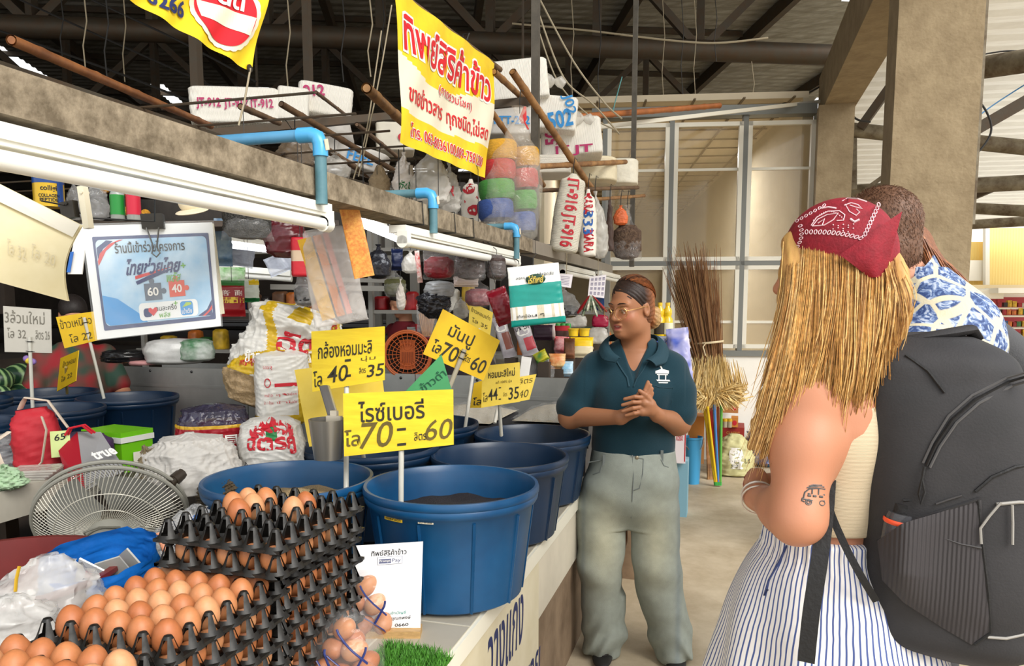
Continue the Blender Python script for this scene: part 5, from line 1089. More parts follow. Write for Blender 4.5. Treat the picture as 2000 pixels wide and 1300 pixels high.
pack(772,300,4.2,74,52,.22,'white carton pack with yellow end beside the banner',[('●',.80,.45,.04,.04,REDI,.0)],mt=mat('pale_carton',(226,220,204),.6,var=.1,scale=8),seed=7)
pack(1012,206,3.95,124,72,.28,'topmost ribbed white pack behind the grey steel post',[],mt=RIBW,seed=8,tilt=-.1,knot=1)
pack(1075,262,4.0,96,62,.26,'white pack with blue print and a twisted plastic end',[('502',.80,.3,.12,.08,CYB,.03,.3),('J02',.84,.75,.10,.06,CYB,.02,-1.2)],mt=RIBW,seed=9,knot=1,tilt=.1)
pack(1000,272,4.0,90,50,.26,'pale pack with blue lettering behind the twine bag',[('PTT-222',.75,.5,.18,.04,CYB,.02)],mt=POLYW,seed=10)
pack(1118,312,4.15,118,68,.3,'ribbed white pack with maroon print above the bamboo rail',[('500',.66,.6,.11,.07,MAG,.03,1.57),('JT',.70,.12,.08,.05,MAG,.03),('JT',.80,.1,.1,.05,MAG,.03),('-30',.70,.9,.09,.04,MAG,.02)],mt=RIBW,seed=11,knot=None,tilt=-.08)
pack(1060,345,4.1,110,34,.26,'low white pack between the two bamboo rails',[],mt=RIBV,seed=12)
pack(1150,358,4.4,110,44,.3,'cloudy pack of cups above the lowest bamboo rail',[],mt=mat('cream_pack',(232,220,188),.4,var=.15,scale=12,bump=.2),seed=13,n=3)
pack(1210,362,4.7,72,46,.22,'crumpled clear pack of white cups at the rack end',[],mt=mat('white_cups_pack',(238,232,214),.35,var=.1,scale=30,bump=.5,bscale=30),seed=14,n=3)
q=PD(1112,300,4.0);
# bags hanging from rack and beam
ROD=set();RODS,RODZ=.24,2.06
def hang(x,yt,yb,D,wpx,dep,label,mats,mi=None,texts=(),seed=1,prof=PHANG,n=2.3,crease=.05,tilt=0.,yaw=0.,cat='hanging bag',group='bags hanging in the stall',inner=None,tie=True,name='hanging_bag',lean=(0,0)):
 s_=D/F;c=PD(x,yb,D);b=Bag(wpx*s_,dep,(yb-yt)*s_,prof,n,crease,seed,lean=lean);M=TR(c,facecam(c,yaw),0,tilt);t=thing(name,label,cat,c,group=group)
 if inner:
  z1,mt=inner;bi=Bag(wpx*s_*.93,dep*.9,(yb-yt)*s_*z1,[(0,.3),(.08,.8),(.3,1),(.8,.98),(1,.6)],2.2,.02,seed);put(bi,M@Matrix.Translation((0,0,.004)),mt,'contents',t)
 o=put(b,M,mats,'bag',t,48,36,mi);bag_text(b,M,o,texts)
 q=M@(Vector((0,0,b.h*.97))+Vector((*lean,0)))
 if q.z<1.70 and-.99<q.x<-.8:m=MB();m.tube([q-UPW*.01,q+UPW*.02,Vector((min(q.x,-.87),q.y,1.711))],.0014,4);m.build('wire_hook',WIRE,t)
 elif 1.3<q.z<1.8 and q.x<-.99:
  yr=round(q.y/RODS)*RODS;ROD.add(yr);m=MB();m.tube([q-UPW*.01,q+UPW*.03,Vector((q.x,q.y,RODZ-.04)),Vector((q.x,yr,RODZ+.004)),Vector((q.x,yr+.008,RODZ-.004))],.0014,4);m.build('wire_hook',WIRE,t)
 elif tie:m=MB();m.tube([q-UPW*.01,q+UPW*.05,q+UPW*.09+RT*.006,q+UPW*.08+RT*.016],.0022,5);m.build('wire_hook',WIRE,t)
 return t,b,M,o
REDTW=mat('red_twine',(196,50,48),.6,var=.35,scale=60,bump=.5,bscale=120,stretch=(1,1,5));TW=[('blue_roll',mat('blue_twine',(60,90,160),.6,var=.35,scale=60,bump=.5,bscale=120,stretch=(1,1,5))),('green_roll',mat('green_twine',(80,160,70),.6,var=.35,scale=60,bump=.5,bscale=120,stretch=(1,1,5))),('red_roll',REDTW),('yellow_roll',mat('orange_yellow_twine',(224,166,40),.6,var=.35,scale=60,bump=.5,bscale=120,stretch=(1,1,5)))]
D_=3.28;s_=D_/F
t,b,M,o=hang(995,216,470,D_,116,.17,'tall clear bag holding coloured twine rolls beside the banner',film('glossy_clear_bag',(232,226,214),.17,.1,20,.9),seed=71,prof=[(0,.7),(.05,.95),(.4,1),(.62,.86),(.8,.45),(.9,.2),(.94,.12),(.97,.22),(1,.3)],crease=.02,tilt=.08,tie=True)
REDTIE=mat('red_raffia',(204,44,50),.5)
m=MB();q=PD(1021,232,D_);m.tube([q+Vector((0,0,-.02)),q,q+Vector((.01,0,.05))],[.006,.018,.006],8);m.tube([q,q+Vector((.03,-.02,-.05))],.004,5);m.build('red_tie',REDTIE,t)
for cx,cy,wr in((968,452,35),(1020,456,27)):
 for k in range(4):
  y=cy-40-k*38 if cx<1000 else cy-20-k*42;q=PD(cx+k*2.4,y,D_+(.0 if cx<1000 else .05));r=wr*s_;m=MB();m.lathe([(0,-.036),(r*.86,-.036),(r,-.02),(r*1.02,0.01),(r,.034),(r*.9,.044),(r*.4,.046),(r*.35,.02),(0,.02)],24,q,Matrix.Rotation(-.08,3,'Y'));nm,mt=TW[k]
  tag(m.build('twine_roll',mt),'%s twine roll in the %s of the clear bag'%(nm.split('_')[0],'fuller column' if cx<1000 else 'narrower column'),'twine','twine rolls in the clear bag')
CUPW=ribbed('ribbed_cup_pack',(232,226,208),70,'Z',.7)
hang(1100,342,492,3.75,58,.13,'hanging pack of cups printed JT-916 in red',CUPW,texts=[('JT-916 JT-916',.755,.5,.33,.05,REDI,.03,-1.57)],seed=72,prof=[(0,.8),(.04,.98),(.5,1),(.9,.85),(.97,.35),(1,.2)],n=3,crease=.02,tilt=.13)
hang(1148,372,500,3.95,34,.1,'narrow hanging packet with red and blue printing',mat('white_packet',(232,226,214),.4),texts=[('MARA',.75,.78,.11,.04,REDI,.03,-1.57),('333',.75,.5,.12,.04,BLUEI,.02,-1.57),('MARA',.77,.22,.11,.04,REDI,.03,-1.57)],seed=73,prof=[(0,.9),(.04,1),(.6,1),(.85,.8),(.95,.3),(1,.2)],n=3)
hang(1172,376,505,4.0,36,.1,'cloudy white bag behind the printed packets',CLOUDY,seed=74,lean=(-.03,0))
hang(1190,392,490,4.1,22,.05,'bundle of dark brown strips hanging under the rack',mat('dark_brown_strips',(70,46,34),.6,var=.4,scale=60,stretch=(6,6,1)),seed=75,prof=[(0,.9),(.3,.8),(.8,.5),(1,.3)],crease=.06)
hang(1224,402,508,4.3,62,.14,'clear bag of shaggy brown fibre hanging by the shop window',CLEARW,seed=76,prof=[(0,.9),(.05,1),(.3,.95),(.55,.55),(.8,.3),(.92,.12),(1,.3)],inner=(.62,mat('brown_fibre',(104,82,64),.9,var=.6,scale=60,bump=1,bscale=90,rgb2=(64,46,36))))
hang(1212,402,440,4.25,30,.06,'orange and white small bags above the brown fibre bag',mat('orange_bag',(226,110,56),.5,var=.3,scale=20),seed=77)
hang(920,352,452,3.6,40,.1,'hanging pack with red 916 lettering behind the twine bag',mat('white_packet',(232,226,214)),texts=[('916',.76,.6,.14,.06,REDI,.03,-1.2)],seed=78,prof=[(0,.9),(.04,1),(.6,1),(.85,.8),(.95,.3),(1,.2)],n=3)
hang(578,262,330,3.0,78,.12,'smoky brown clear bag hanging from the bamboo behind the blue pipe',film('smoky_plastic',(120,104,86),.62,.2,14,.8),seed=79)
hang(655,300,352,3.3,64,.1,'cloudy small bag hanging behind the largest blue pipe hook',CLOUDY,seed=80)
hang(742,325,382,3.0,44,.1,'tan hanging bag of grain over the beam',mat('tan_net_bag',(158,138,108),.8,var=.2,scale=60,bump=.4),seed=81,prof=[(0,.6),(.1,.95),(.5,1),(.85,.5),(1,.3)])
hang(790,300,388,3.0,50,.1,'white carrier bag with green print hanging behind the beam',mat('white_thin_bag',(220,212,204),.45,bump=.3,bscale=20),texts=[('สวัสดี',.75,.28,.05,.03,GREENI,.01)],seed=82,crease=.09)
hang(842,292,405,2.95,84,.14,'big cloudy bag hanging below the rice banner',CLOUDY,seed=83,crease=.08)
hang(878,320,420,3.1,50,.1,'cloudy bag with red print beside the banner corner',CLOUDY,seed=84,texts=[('M',.76,.45,.03,.035,REDI,.03)],crease=.08)
hang(484,398,470,2.15,100,.09,'clear bag of dark sunflower seeds hanging under the unlit tube',CLEARW,seed=90,prof=[(0,1.02,.4),(.05,1,.8),(.4,.86,1),(.8,.62),(1,.45)],inner=(.92,mat('dark_seeds',(52,50,44),.5,var=.9,scale=190,rgb2=(22,20,18),bump=.8,bscale=220,detail=1)),crease=.02,n=2.8)
hang(560,405,504,2.6,88,.12,'dark red packet bag behind the seed bag',mat('dark_maroon_bag',(92,26,34),.3,var=.4,scale=12,bump=.3,bscale=16),seed=91,crease=.06)
hang(588,466,540,2.5,36,.08,'red and white jar label packet hanging by the joss packet',[REDI,mat('pale_amber',(200,176,150),.4)],mi=lambda u,v:1 if .4<v<.66 else 0,seed=92,prof=[(0,.9),(.05,1),(.95,1),(1,.9)],n=4,crease=.01)
hang(597,520,600,2.6,46,.1,'clear bag with black mushrooms hanging over the sacks',CLEAR,seed=93,inner=(.5,mat('black_mushroom',(30,28,28),.5,bump=.6,bscale=40)))
hang(438,428,520,2.9,34,.08,'blue and clear packet behind the poster edge',mat('blue_packet',(46,88,130),.4,var=.4,scale=14,rgb2=(120,140,150)),seed=94,n=4,prof=PPACK)
hang(470,478,520,3.0,46,.02,'clear plastic sheet corner hanging under the lit tube',film('blueish_clear',(206,214,232),.5,.15,18,.8),seed=95,prof=PPACK,tie=False,tilt=.2)
hang(555,495,532,2.9,54,.02,'clear plastic corner hanging under the maroon bag',film('blueish_clear',(206,214,232),.5),seed=96,prof=PPACK,tie=False,tilt=-.4)
hang(455,548,618,3.1,48,.03,'dark red noodle packet with yellow lettering beside the poster',[mat('dark_red_packet',(140,20,26),.3),mat('green_packet_band',(60,120,60),.35)],mi=lambda u,v:1 if v>.86 else 0,texts=[('倍耐',.75,.66,.045,.022,mat('white_faint',(220,200,190),.5),.01),('番茄1·2',.75,.46,.065,.024,mat('yellow_print',(226,190,60),.5),.02)],seed=97,prof=PPACK,n=4,crease=.02)
hang(452,522,560,3.3,56,.05,'bright green and white packet above the dark red one',mat('green_white_packet',(96,190,70),.35,var=.5,scale=14,rgb2=(226,236,220)),seed=98,prof=PPACK,n=3)
hang(487,545,590,3.2,40,.04,'white packet with green foot and yellow top beside the dark red one',[mat('pale_green_packet',(224,230,214),.35),GREENI,mat('yellow_packet_top',(240,200,30),.35)],mi=lambda u,v:1 if v<.2 else 2 if v>.75 and u>.75 else 0,seed=99,prof=PPACK,n=3)
hang(740,478,545,3.0,52,.1,'crinkled black plastic bundle under the beam',mat('crinkled_black',(34,34,40),.25,bump=.8,bscale=30),seed=100)
hang(776,486,528,3.1,24,.05,'dark blue packet hanging between black bundle and clear bag',mat('dark_blue_packet',(26,40,84),.35,var=.3,scale=20),seed=101,prof=PPACK,n=4)
hang(802,490,534,3.0,38,.08,'rounded clear bag hanging next to the red spotted packet',CLOUDY,seed=102)
hang(858,486,546,2.8,66,.07,'clear bag of red chilli with a spotted red edge',CLEARW,seed=103,prof=PPACK,n=3,inner=(.7,mat('red_chilli',(140,24,38),.4,var=.4,scale=30,bump=.6,bscale=50)))
hang(821,490,552,2.82,10,.04,'narrow red packet edge with white spots',mat('red_spotted',(206,50,50),.4,var=.6,scale=55,rgb2=(226,220,214)),seed=104,prof=PPACK,n=4,tie=False,tilt=-.1)
hang(918,492,548,2.75,64,.08,'clear bag of dark brown dried flowers, wider of the two',CLEARW,seed=105,inner=(.95,mat('dark_brown_dried',(62,40,34),.6,var=.5,scale=60,bump=.8,bscale=90)),prof=[(0,.8),(.1,1),(.6,.98),(.9,.8),(1,.6)],n=3)
hang(970,498,548,2.78,40,.08,'clear bag of dark brown dried flowers, narrower of the two',CLEARW,seed=106,inner=(.95,mat('dark_brown_dried',(62,40,34))),prof=[(0,.6),(.2,1),(.6,.98),(.9,.8),(1,.6)],n=2.6)
hang(910,540,560,2.9,50,.06,'pale packet bottom below the brown dried flowers',mat('pale_pink_pack',(222,206,200),.4),seed=107,prof=PPACK,n=3,tie=False)
hang(858,548,582,3.0,62,.1,'grey plastic roll bag above the black plastic bundle',mat('grey_plastic',(150,152,154),.35,bump=.4,bscale=18),seed=108,prof=PSACK,tie=False)
hang(848,566,622,3.0,72,.12,'black plastic bundle hanging in the middle of the stall',mat('crinkled_black',(34,34,40)),seed=109,prof=[(0,.4),(.3,.9),(.7,1),(1,.5)],crease=.1)
hang(935,545,600,3.1,58,.1,'clear bag of shallots hanging over the seller',CLEARW,seed=110,inner=(.62,mat('purple_shallot',(112,44,58),.4,var=.5,scale=22,rgb2=(168,110,112),bump=.3)))
hang(900,580,622,3.2,32,.07,'small clear bag of garlic beside the shallots',CLOUDY,seed=111)
hang(772,528,580,3.4,46,.1,'clear bag of green herbs hanging over the far worker',CLEAR,seed=112,inner=(.7,mat('olive_herbs',(108,108,60),.7,var=.5,scale=40)))
hang(783,545,606,3.3,20,.04,'white carrier bag hanging over the far worker',mat('white_thin_bag',(220,212,204)),seed=113,crease=.1)
hang(992,560,632,2.75,42,.06,'dark red pouch hanging behind the teal noodle packet',mat('deep_red_pouch',(130,14,34),.3,var=.3,scale=8),seed=114,prof=PPACK,n=3,tilt=-.35,tie=False)
TEAL=mat('teal_print',(60,150,140),.5);TEALP=mat('teal_packet_print',(14,146,134),.3,var=.12,scale=14,bump=.15,bscale=18);NOOD=mat('dry_noodles',(216,206,180),.6,var=.2,scale=60,stretch=(8,8,1))
def mi_teal(u,v):
 if v>.70:return 0
 if v>.34:return 1
 if v<.10:return 1
 return 2 if(u*16)%1<.5 and v<.33 else 0
D_=2.62
t,b,M,o=hang(1052,518,634,D_,106,.035,'teal and white noodle packet hanging from the steel beam on a wire',[mat('clear_white_packet',(226,226,222),.25,bump=.15,bscale=18),TEALP,NOOD],mi=mi_teal,texts=[('สระบุรี',.70,.80,.034,.012,BLACKI,.0),('ปาจด.กับ',.81,.84,.036,.012,BLACKI,.0),('สุกี้เหมือนๆ',.70,.17,.05,.014,BLACKI,0)],seed=115,prof=[(0,1.02,.3),(.04,1.02,.7),(.2,1,1),(.6,.98,.9),(.9,.95,.4),(1,.95,.1)],n=3,crease=.02,tilt=-.10,tie=False)
m=MB();q=M@Vector((.005,-.0165,b.h*.76));m.ball(q,(.034,.004,.018),24,8,M.to_3x3());od=m.build('oval_logo',mat('logo_dark_green',(22,60,40),.3),t);m=MB();text_into(m,'ไร่ทิพย์',frame(q+M.to_3x3()@Vector((0,-.006,0)),M.to_3x3()@Vector((1,0,0)),M.to_3x3()@Vector((0,0,1))),w=.052,h=.026,bold=.02,shear=.2);m.build('lettering',mat('gold_lettering',(220,190,80),.4),od,smooth=False)
m=MB();A=PX(1043,490,-.93);q=M@Vector((0,0,b.h*.97));m.tube([A,A+Vector((.02,-.02,-.01)),q+Vector((0,0,.03)),q],.0022,5);m.build('wire_hook',WIRE,t)
for cor,D,lb,nm,cat in(([(1152,540),(1184,536),(1180,582),(1148,578)],4.2,'small white wall calendar of printed months behind the woman','calendar','calendar'),([(1094,534),(1119,536),(1115,562),(1091,558)],3.9,'small white receipt pad hanging under the pale light','receipt_pad','paper pad')):
 P_=[PD(x,y,D)for x,y in cor];n_=(P_[1]-P_[0]).cross(P_[3]-P_[0]).normalized();n_=n_ if n_.dot(CAM-P_[0])>0 else-n_;P_=[p-n_*(p-P_[0]).dot(n_)for p in P_]
 t=thing(nm,lb,cat,(P_[2]+P_[3])/2);m=MB();m.slab(P_,-n_*.006);sh=m.build('sheet',mat('calendar_paper',(228,222,226),.6),t,smooth=False);m=MB()
 if nm=='calendar':
  for i in range(4):
   for j in range(4):
    for k in range(3):u,v=.1+.23*i,.1+.22*j+.05*k;m.poly([P_[0].lerp(P_[1],a).lerp(P_[3].lerp(P_[2],a),b_)+n_*.001 for a,b_ in((u,v),(u+.15,v),(u+.15,v+.03),(u,v+.03))])
 else:
  for k in range(6):v=.2+.12*k;m.poly([P_[0].lerp(P_[1],a).lerp(P_[3].lerp(P_[2],a),b_)+n_*.001 for a,b_ in((.1,v),(.8,v),(.8,v+.03),(.1,v+.03))])
 m.build('printed_lines',mat('faint_print',(120,112,140),.7),sh,smooth=False)
 m=MB();q=(P_[0]+P_[1])/2;m.tube([q,q+Vector((0,0,.16))],.002,5);m.build('string',STRING,t)
for k in range(7):
 A=PD(1151+k,577,3.9);B=PD(1128+9.5*k,612+6*math.sin(k*2),3.9+.02*(k%2));m=MB();m.tube([A,A.lerp(B,.15),A.lerp(B,.8),B],[.006,.013,.02,.012],8,flat=.4);mt=(mat('dark_red_packet',(140,20,26)),mat('sachet_cream',(216,210,190),.35,var=.5,scale=40,rgb2=(40,90,60)),mat('sachet_green',(60,110,80),.35,var=.5,scale=40,rgb2=(220,214,196)))[(0,1,2,1,2,1,0)[k]]
 tag(m.build('sachet',mt),'%s sachet fanned from one string beside the calendar, %s from the stall side'%(('dark red','cream','green')[(0,1,2,1,2,1,0)[k]],ORD[k]),'sachet','sachets on a string')
hang(1100,560,622,4.4,66,.12,'grey clear bag with dark contents beside the teal packet',CLEAR,seed=120,inner=(.4,mat('black_mushroom',(30,28,28))))
def lathe_thing(name,label,cat,x,y,D,parts,group=None):
 c=PD(x,y,D);t=thing(name,label,cat,c,group=group);s_=D/F
 for nm,prof,mt in parts:m=MB();m.lathe([(max(r,.001)*s_,z*s_)for r,z in prof],28,c);m.build(nm,mt,t)
 return t,c,s_
t,c,s_=lathe_thing('supplement_tin','blue and gold tin with a pale lid on the shelf above the cream sheet','tin',97,405,2.3,[('tin',[(0,0),(27,0),(27,56),(0,56)],mat('gold_blue_tin',(206,168,44),.3,metal=.4)),('blue_band',[(27.3,44),(27.3,57),(27,57),(27,44)],mat('tin_blue',(24,64,130),.3)),('lid',[(0,56),(28,56),(28,67),(26,69),(0,69)],mat('tin_lid',(206,176,106),.4))])
m=MB();m.box(c+RT*20*s_-FW*18*s_+UPW*26*s_,(.002,.002,.002));m.lathe([(27.4*s_,0),(27.4*s_,50*s_)],6,c,None,facecam(c)-math.pi/2+.55,facecam(c)-math.pi/2+1.1);m.build('blue_side',mat('tin_blue',(24,64,130)),t)
a=facecam(c)-math.pi/2
def ctext(s,z,w,h,ink,b=.01):m=MB();text_into(m,s,None,w=w,h=h,bold=b,map=lambda p:c+Vector((math.cos(a+p.x/(27*s_)),math.sin(a+p.x/(27*s_)),0))*27.8*s_+UPW*(z*s_+p.y));m.build('lettering',ink,t,smooth=False)
ctext('colligi',33,28*s_,12*s_,BLACKI,.02);ctext('COLLAGEN',20,36*s_,6*s_,BLACKI,.02);ctext('PEPTIDE',12,32*s_,6*s_,BLACKI,.02)
for x,lc,lb in((231,mat('green_label',(24,130,50),.35),'plastic bottle with green label and cap on the shelf above the poster'),(262,mat('red_label',(190,24,54),.35),'plastic bottle with red label and green cap above the poster')):
 lathe_thing('drink_bottle',lb,'bottle',x,430,2.3,[('bottle',[(0,0),(12,0),(13,3),(13,50),(10,58),(6,62),(5.5,68),(0,68)],film('clear_bottle',(214,222,216),.4,.06,8,.1)),('label',[(13.4,10),(13.4,48),(13,48),(13,10)],lc),('cap',[(0,68),(6.4,68),(6.4,76),(0,76)],mat('green_cap',(40,150,60),.4))],'drink bottles on the shelf')
for x,w,sd in((148,34,130),(190,50,131)):q=PD(x,430,2.4);tag(put(Bag(w*2.4/F,.08,78*2.4/F,PHANG,2.2,.12,sd),TR(q,facecam(q)),CLEAR,'clear_bag'),'crumpled clear bag of jars above the poster, %s'%('beside the gold tin' if x<160 else 'beside the green bottle'),'plastic bag')
for k,(x,y)in enumerate(((205,368),(214,358),(226,360),(246,372),(252,362),(250,412),(284,418))):m=MB();m.ball(PD(x,y,2.5),.016,10,8);tag(m.build('marigold',mat('orange_marigold',(214,150,30),.8,var=.5,scale=80,bump=1,bscale=90)),'orange marigold head behind the shelf bottles, %s along'%ORD[k],'flower','marigolds on the shelf')
q=PD(372,395,2.3);t=thing('sun_cap','off-white cap with round black patches on the shelf','cap',q);m=MB();m.ball(q,(.034,.04,.035),20,12);m.build('crown',mat('off_white_cloth',(224,212,184),.8),t);m=MB();m.ball(q+Vector((.02,-.02,-.03)),(.05,.045,.006),20,8,Matrix.Rotation(.35,3,'X'));m.build('brim',mat('off_white_cloth',(224,212,184)),t);m=MB();m.ball(q+(CAM-q).normalized()*.036+RT*-.008+UPW*.006,(.009,.009,.009),12,8);m.build('patch',BLACKI,t)
m=MB();A,B=PD(-40,440,2.45),PD(640,436,3.0);m.beam(A-UPW*.012,B-UPW*.012,.3,.02);t=thing('shelf','dark wooden shelf hidden behind the poster and tube light','shelf',(A+B)/2);m.build('board',mat('dark_plank',(70,58,48)),t,smooth=False)
for x in(0,.72):q=A.lerp(B,x);m=MB();m.beam((q.x,q.y,q.z-.02),(q.x,q.y,2.05),.02,.02);m.build('hanger',STEEL,t,smooth=False)
q=PD(165,500,2.0);m=MB();P_=[PD(x,y,2.0)for x,y in((150,440),(172,436),(160,535),(132,535))];n_=(P_[1]-P_[0]).cross(P_[3]-P_[0]).normalized();m.slab(P_,n_*.004);o=m.build('price_card',mat('white_card',(226,224,220),.6),smooth=False);tag(o,'white card with a blue strip between cream sheet and poster','card');m=MB();n2=n_ if n_.dot(CAM-P_[0])>0 else-n_;m.slab([P_[0].lerp(P_[1],.25).lerp(P_[3].lerp(P_[2],.25),v)+n2*.005 if k else P_[0].lerp(P_[3],v)+n2*.005 for v,k in((.55,0),(.55,1),(.97,1),(.97,0))],n2*.001);m.build('blue_strip',BLUEI,o,smooth=False)
# people
def rotm(yaw=0.,pitch=0.,roll=0.):return Matrix.Rotation(yaw,3,'Z')@Matrix.Rotation(pitch,3,'X')@Matrix.Rotation(roll,3,'Y')
class Head:
 def __init__(s,c,R,sc=1.):s.c,s.R,s.s=Vector(c),R,sc
 def p(s,x,y,z):return s.c+s.R@(Vector((x,y,z))*s.s)
 def ell(s,S_,c,r,k=.012,mode='u'):S_.ell(s.p(*c),[v*s.s for v in r],k,s.R,mode)
 def loc(s,P):return(P-np.array(s.c))@np.array(s.R)/s.s
 def add(s,S_,mouth=0.,nose=1.):
  e=s.ell
  e(S_,(0,.014,.036),(.073,.090,.083),.02);e(S_,(0,-.018,-.03),(.062,.070,.086),.03);e(S_,(0,-.040,-.084),(.046,.046,.036),.03)
  e(S_,(0,-.076,-.099),(.020,.014,.014),.018)
  for q in(-1,1):e(S_,(q*.036,-.052,-.04),(.028,.024,.028),.02)
  e(S_,(0,-.074,.020),(.050,.016,.012),.018)
  for q in(-1,1):e(S_,(q*.031,-.094,-.001),(.019,.012,.011),.010,'s')
  for q in(-1,1):e(S_,(q*.031,-.077,-.003),(.0165,.0125,.0125),.005)
  S_.limb(s.p(0,-.082,.010),s.p(0,-.100*nose-.003,-.030),.009*s.s,.0105*s.s,.01)
  e(S_,(0,-.103,-.034),(.0125,.0115,.0105),.008)
  for q in(-1,1):e(S_,(q*.0125,-.094,-.038),(.0088,.0095,.0078),.006)
  e(S_,(0,-.0895,-.0595),(.0215,.0095,.0058),.006);e(S_,(0,-.0865,-.0745-mouth),(.0190,.0100,.0066),.006)
  if mouth:e(S_,(0,-.092,-.0665-mouth*.4),(.0165,.010,.0018+mouth*.5),.002,'s')
  for q in(-1,1):
   e(S_,(q*.074,.010,-.010),(.008,.017,.029),.008);e(S_,(q*.080,.004,-.008),(.004,.009,.015),.004,'s')
def skin_colors(P,base,H=None,lips=None,blush=None,nails=()):
 c=np.tile(np.array(lin(base)),(len(P),1))
 if H is not None:
  q=H.loc(P);x,y,z=q[:,0],q[:,1],q[:,2]
  def mix(mask,col):c[:]=c*(1-mask[:,None])+np.array(lin(col))*mask[:,None]
  if blush:mix(np.exp(-(((np.abs(x)-.042)/.018)**2+((z+.028)/.016)**2))*(y<-.03)*.45,blush)
  if lips:mix(np.clip(1.6-((x/.0205)**2+((z+.0675)/.0125)**2)*1.3,0,1)*(y<-.07),lips)
 for p,r,col in nails:
  d=np.linalg.norm(P-np.array(p),axis=1);m_=d<r;c[m_]=lin(col)
 return c
SKIN=vcol('skin',.48,.4,bump=.06,bscale=260)
def sdf_obj(S_,name,mt,parent,M,col=None,smooth=1,colfn=None):
 P,Q=S_.nets(smooth);c=colfn(P)if colfn else(np.tile(np.array(lin(col)),(len(P),1))if col else None)
 return link(name,np_mesh(name,P,Q,c),mt,parent,M)
def folds(seed,amp,f,nrm=None,stretch=(1,1,1)):
 r=random.Random(seed);K=[((r.gauss(0,1)*f*stretch[0],r.gauss(0,1)*f*stretch[1],r.gauss(0,1)*f*stretch[2]),r.uniform(0,6.28),1/(1+.3*i))for i in range(6)]
 def fn(X,Y,Z):
  a=0
  for(kx,ky,kz),ph,w in K:a=a+w*np.sin(kx*X+ky*Y+kz*Z+ph+.8*np.sin(ky*X*.6+kz*Z*.5))
  return a*amp*.4
 return fn
def strands(mb,roots,flow,n,r0,r1,segs=12,cols=None,sides=3,seed=0):
 """hair: each strand starts at roots(i) and follows flow(i, t)"""
 rr=random.Random(seed)
 for i in range(n):
  if cols:c=cols(i,rr);mb.col=c
  pts=[flow(i,k/segs,rr)for k in range(segs+1)];mb.tube(pts,[lerp(r0,r1,(k/segs)**2)for k in range(segs+1)],sides,cap=False)
  # the guide in the green polo
GD=3.08;G0=PD(1240,HZ,GD);G0 .z=0;GM=TR(G0,facecam(G0));gs=GD/F
def g(px,py,y=0.):return Vector(((px-1240)*gs*(1+y/GD),y,CAMH-(py-595)*gs*(1+y/GD)))
HG=Head(g(1232,600,-.03),rotm(math.radians(-40),math.radians(7)),1.0)
S1=SDF((-.36,-.38,-.01),(.36,.20,1.66),.003)
HG.add(S1,.006)
for q in(-1,1):HG.ell(S1,(q*.036,-.022,-.066),(.030,.042,.040),.02)
HG.ell(S1,(0,-.035,-.10),(.032,.036,.022),.02)
nk=g(1243,690,.0);S1 .limb(HG.p(0,.03,-.06),nk+Vector((0,.01,-.03)),.056,.064,.03)
S1 .loft([(.84,0,0,.150,.10),(.95,0,-.005,.145,.10),(1.06,0,-.012,.145,.108),(1.16,.005,-.008,.150,.104),(1.23,.006,.003,.132,.082),(1.29,.006,.012,.07,.06)],.02)
for q in(-1,1):S1 .limb((.006+q*.07,.014,1.262),(.006+q*.155,.012,1.215),.042,.046,.04)
eL,eR=g(1328,826,-.03),g(1116,818,-.03);wL,wR=g(1288,812,-.20),g(1216,818,-.20)
shL,shR=Vector((.166,.012,1.215)),Vector((-.163,.012,1.215))
for sh,el,wr in((shL,eL,wL),(shR,eR,wR)):S1 .limb(sh,el,.050,.046,.03);S1 .limb(el,wr,.046,.027,.03)
def fing(S_,pts,r0,r1,k=.0025):
 n=len(pts)-1
 for i in range(n):S_.limb(pts[i],pts[i+1],lerp(r0,r1,i/n),lerp(r0,r1,(i+1)/n),k)
 return pts[-1]
hz=-.235;pL=g(1272,797,hz)
S1 .limb(wL,pL,.027,.026,.012,sq=(1,1.25,1));S1 .limb(pL+Vector((0,0,.012)),g(1262,788,hz-.01),.024,.018,.01);S1 .limb(pL+Vector((0,0,-.012)),g(1258,806,hz-.01),.022,.017,.01)
for a,b,c in(((1262,778),(1243,776),(1223,781)),((1260,787),(1240,787),(1219,793)),((1258,796),(1240,799),(1219,806)),((1258,806),(1243,809),(1226,814))):
 fing(S1,[g(*a,hz-.012),g(*b,hz-.026),g(*c,hz-.018)],.0092,.0068)
fing(S1,[g(1276,786,hz-.006),g(1264,772,hz-.014),g(1252,764,hz-.014)],.012,.0078,.004)
pR=g(1243,803,hz+.022);S1 .limb(wR,pR,.027,.026,.012,sq=(1,1.2,1));S1 .limb(pR,g(1256,784,hz+.018),.026,.024,.01)
for a,b,c in(((1252,782),(1262,764),(1268,746)),((1258,784),(1268,768),(1273,752)),((1262,788),(1271,774),(1276,759)),((1264,794),(1272,782),(1277,768))):
 fing(S1,[g(*a,hz+.014),g(*b,hz+.004),g(*c,hz+.006)],.009,.0068)
fing(S1,[g(1236,798,hz+.016),g(1243,784,hz+.004),g(1250,770,hz+.002)],.012,.0078,.004)
for q,fx_ in((-1,1178),(1,1330)):
 S1 .limb((q*.075,0,.84),(q*.08,.0,.50),.085,.062,.03);S1 .limb((q*.08,0,.5),g(fx_,1280,0)+Vector((0,0,.05)),.06,.042,.02);S1 .limb(g(fx_,1285,0)+Vector((0,0,.04)),g(fx_,1285,-.07)+Vector((0,.0,.03)),.032,.022,.02)
P,Q=S1 .nets(1);GSK=(160,108,76)
body=link('person',np_mesh('person',P,Q,skin_colors(P,GSK,HG,(164,84,78),(206,112,88))),SKIN,None,GM)
tag(body,'woman guide in dark teal polo and pale jeans, talking with hands clasped','person')
EYE=vcol('eye_surface',.15,.6)
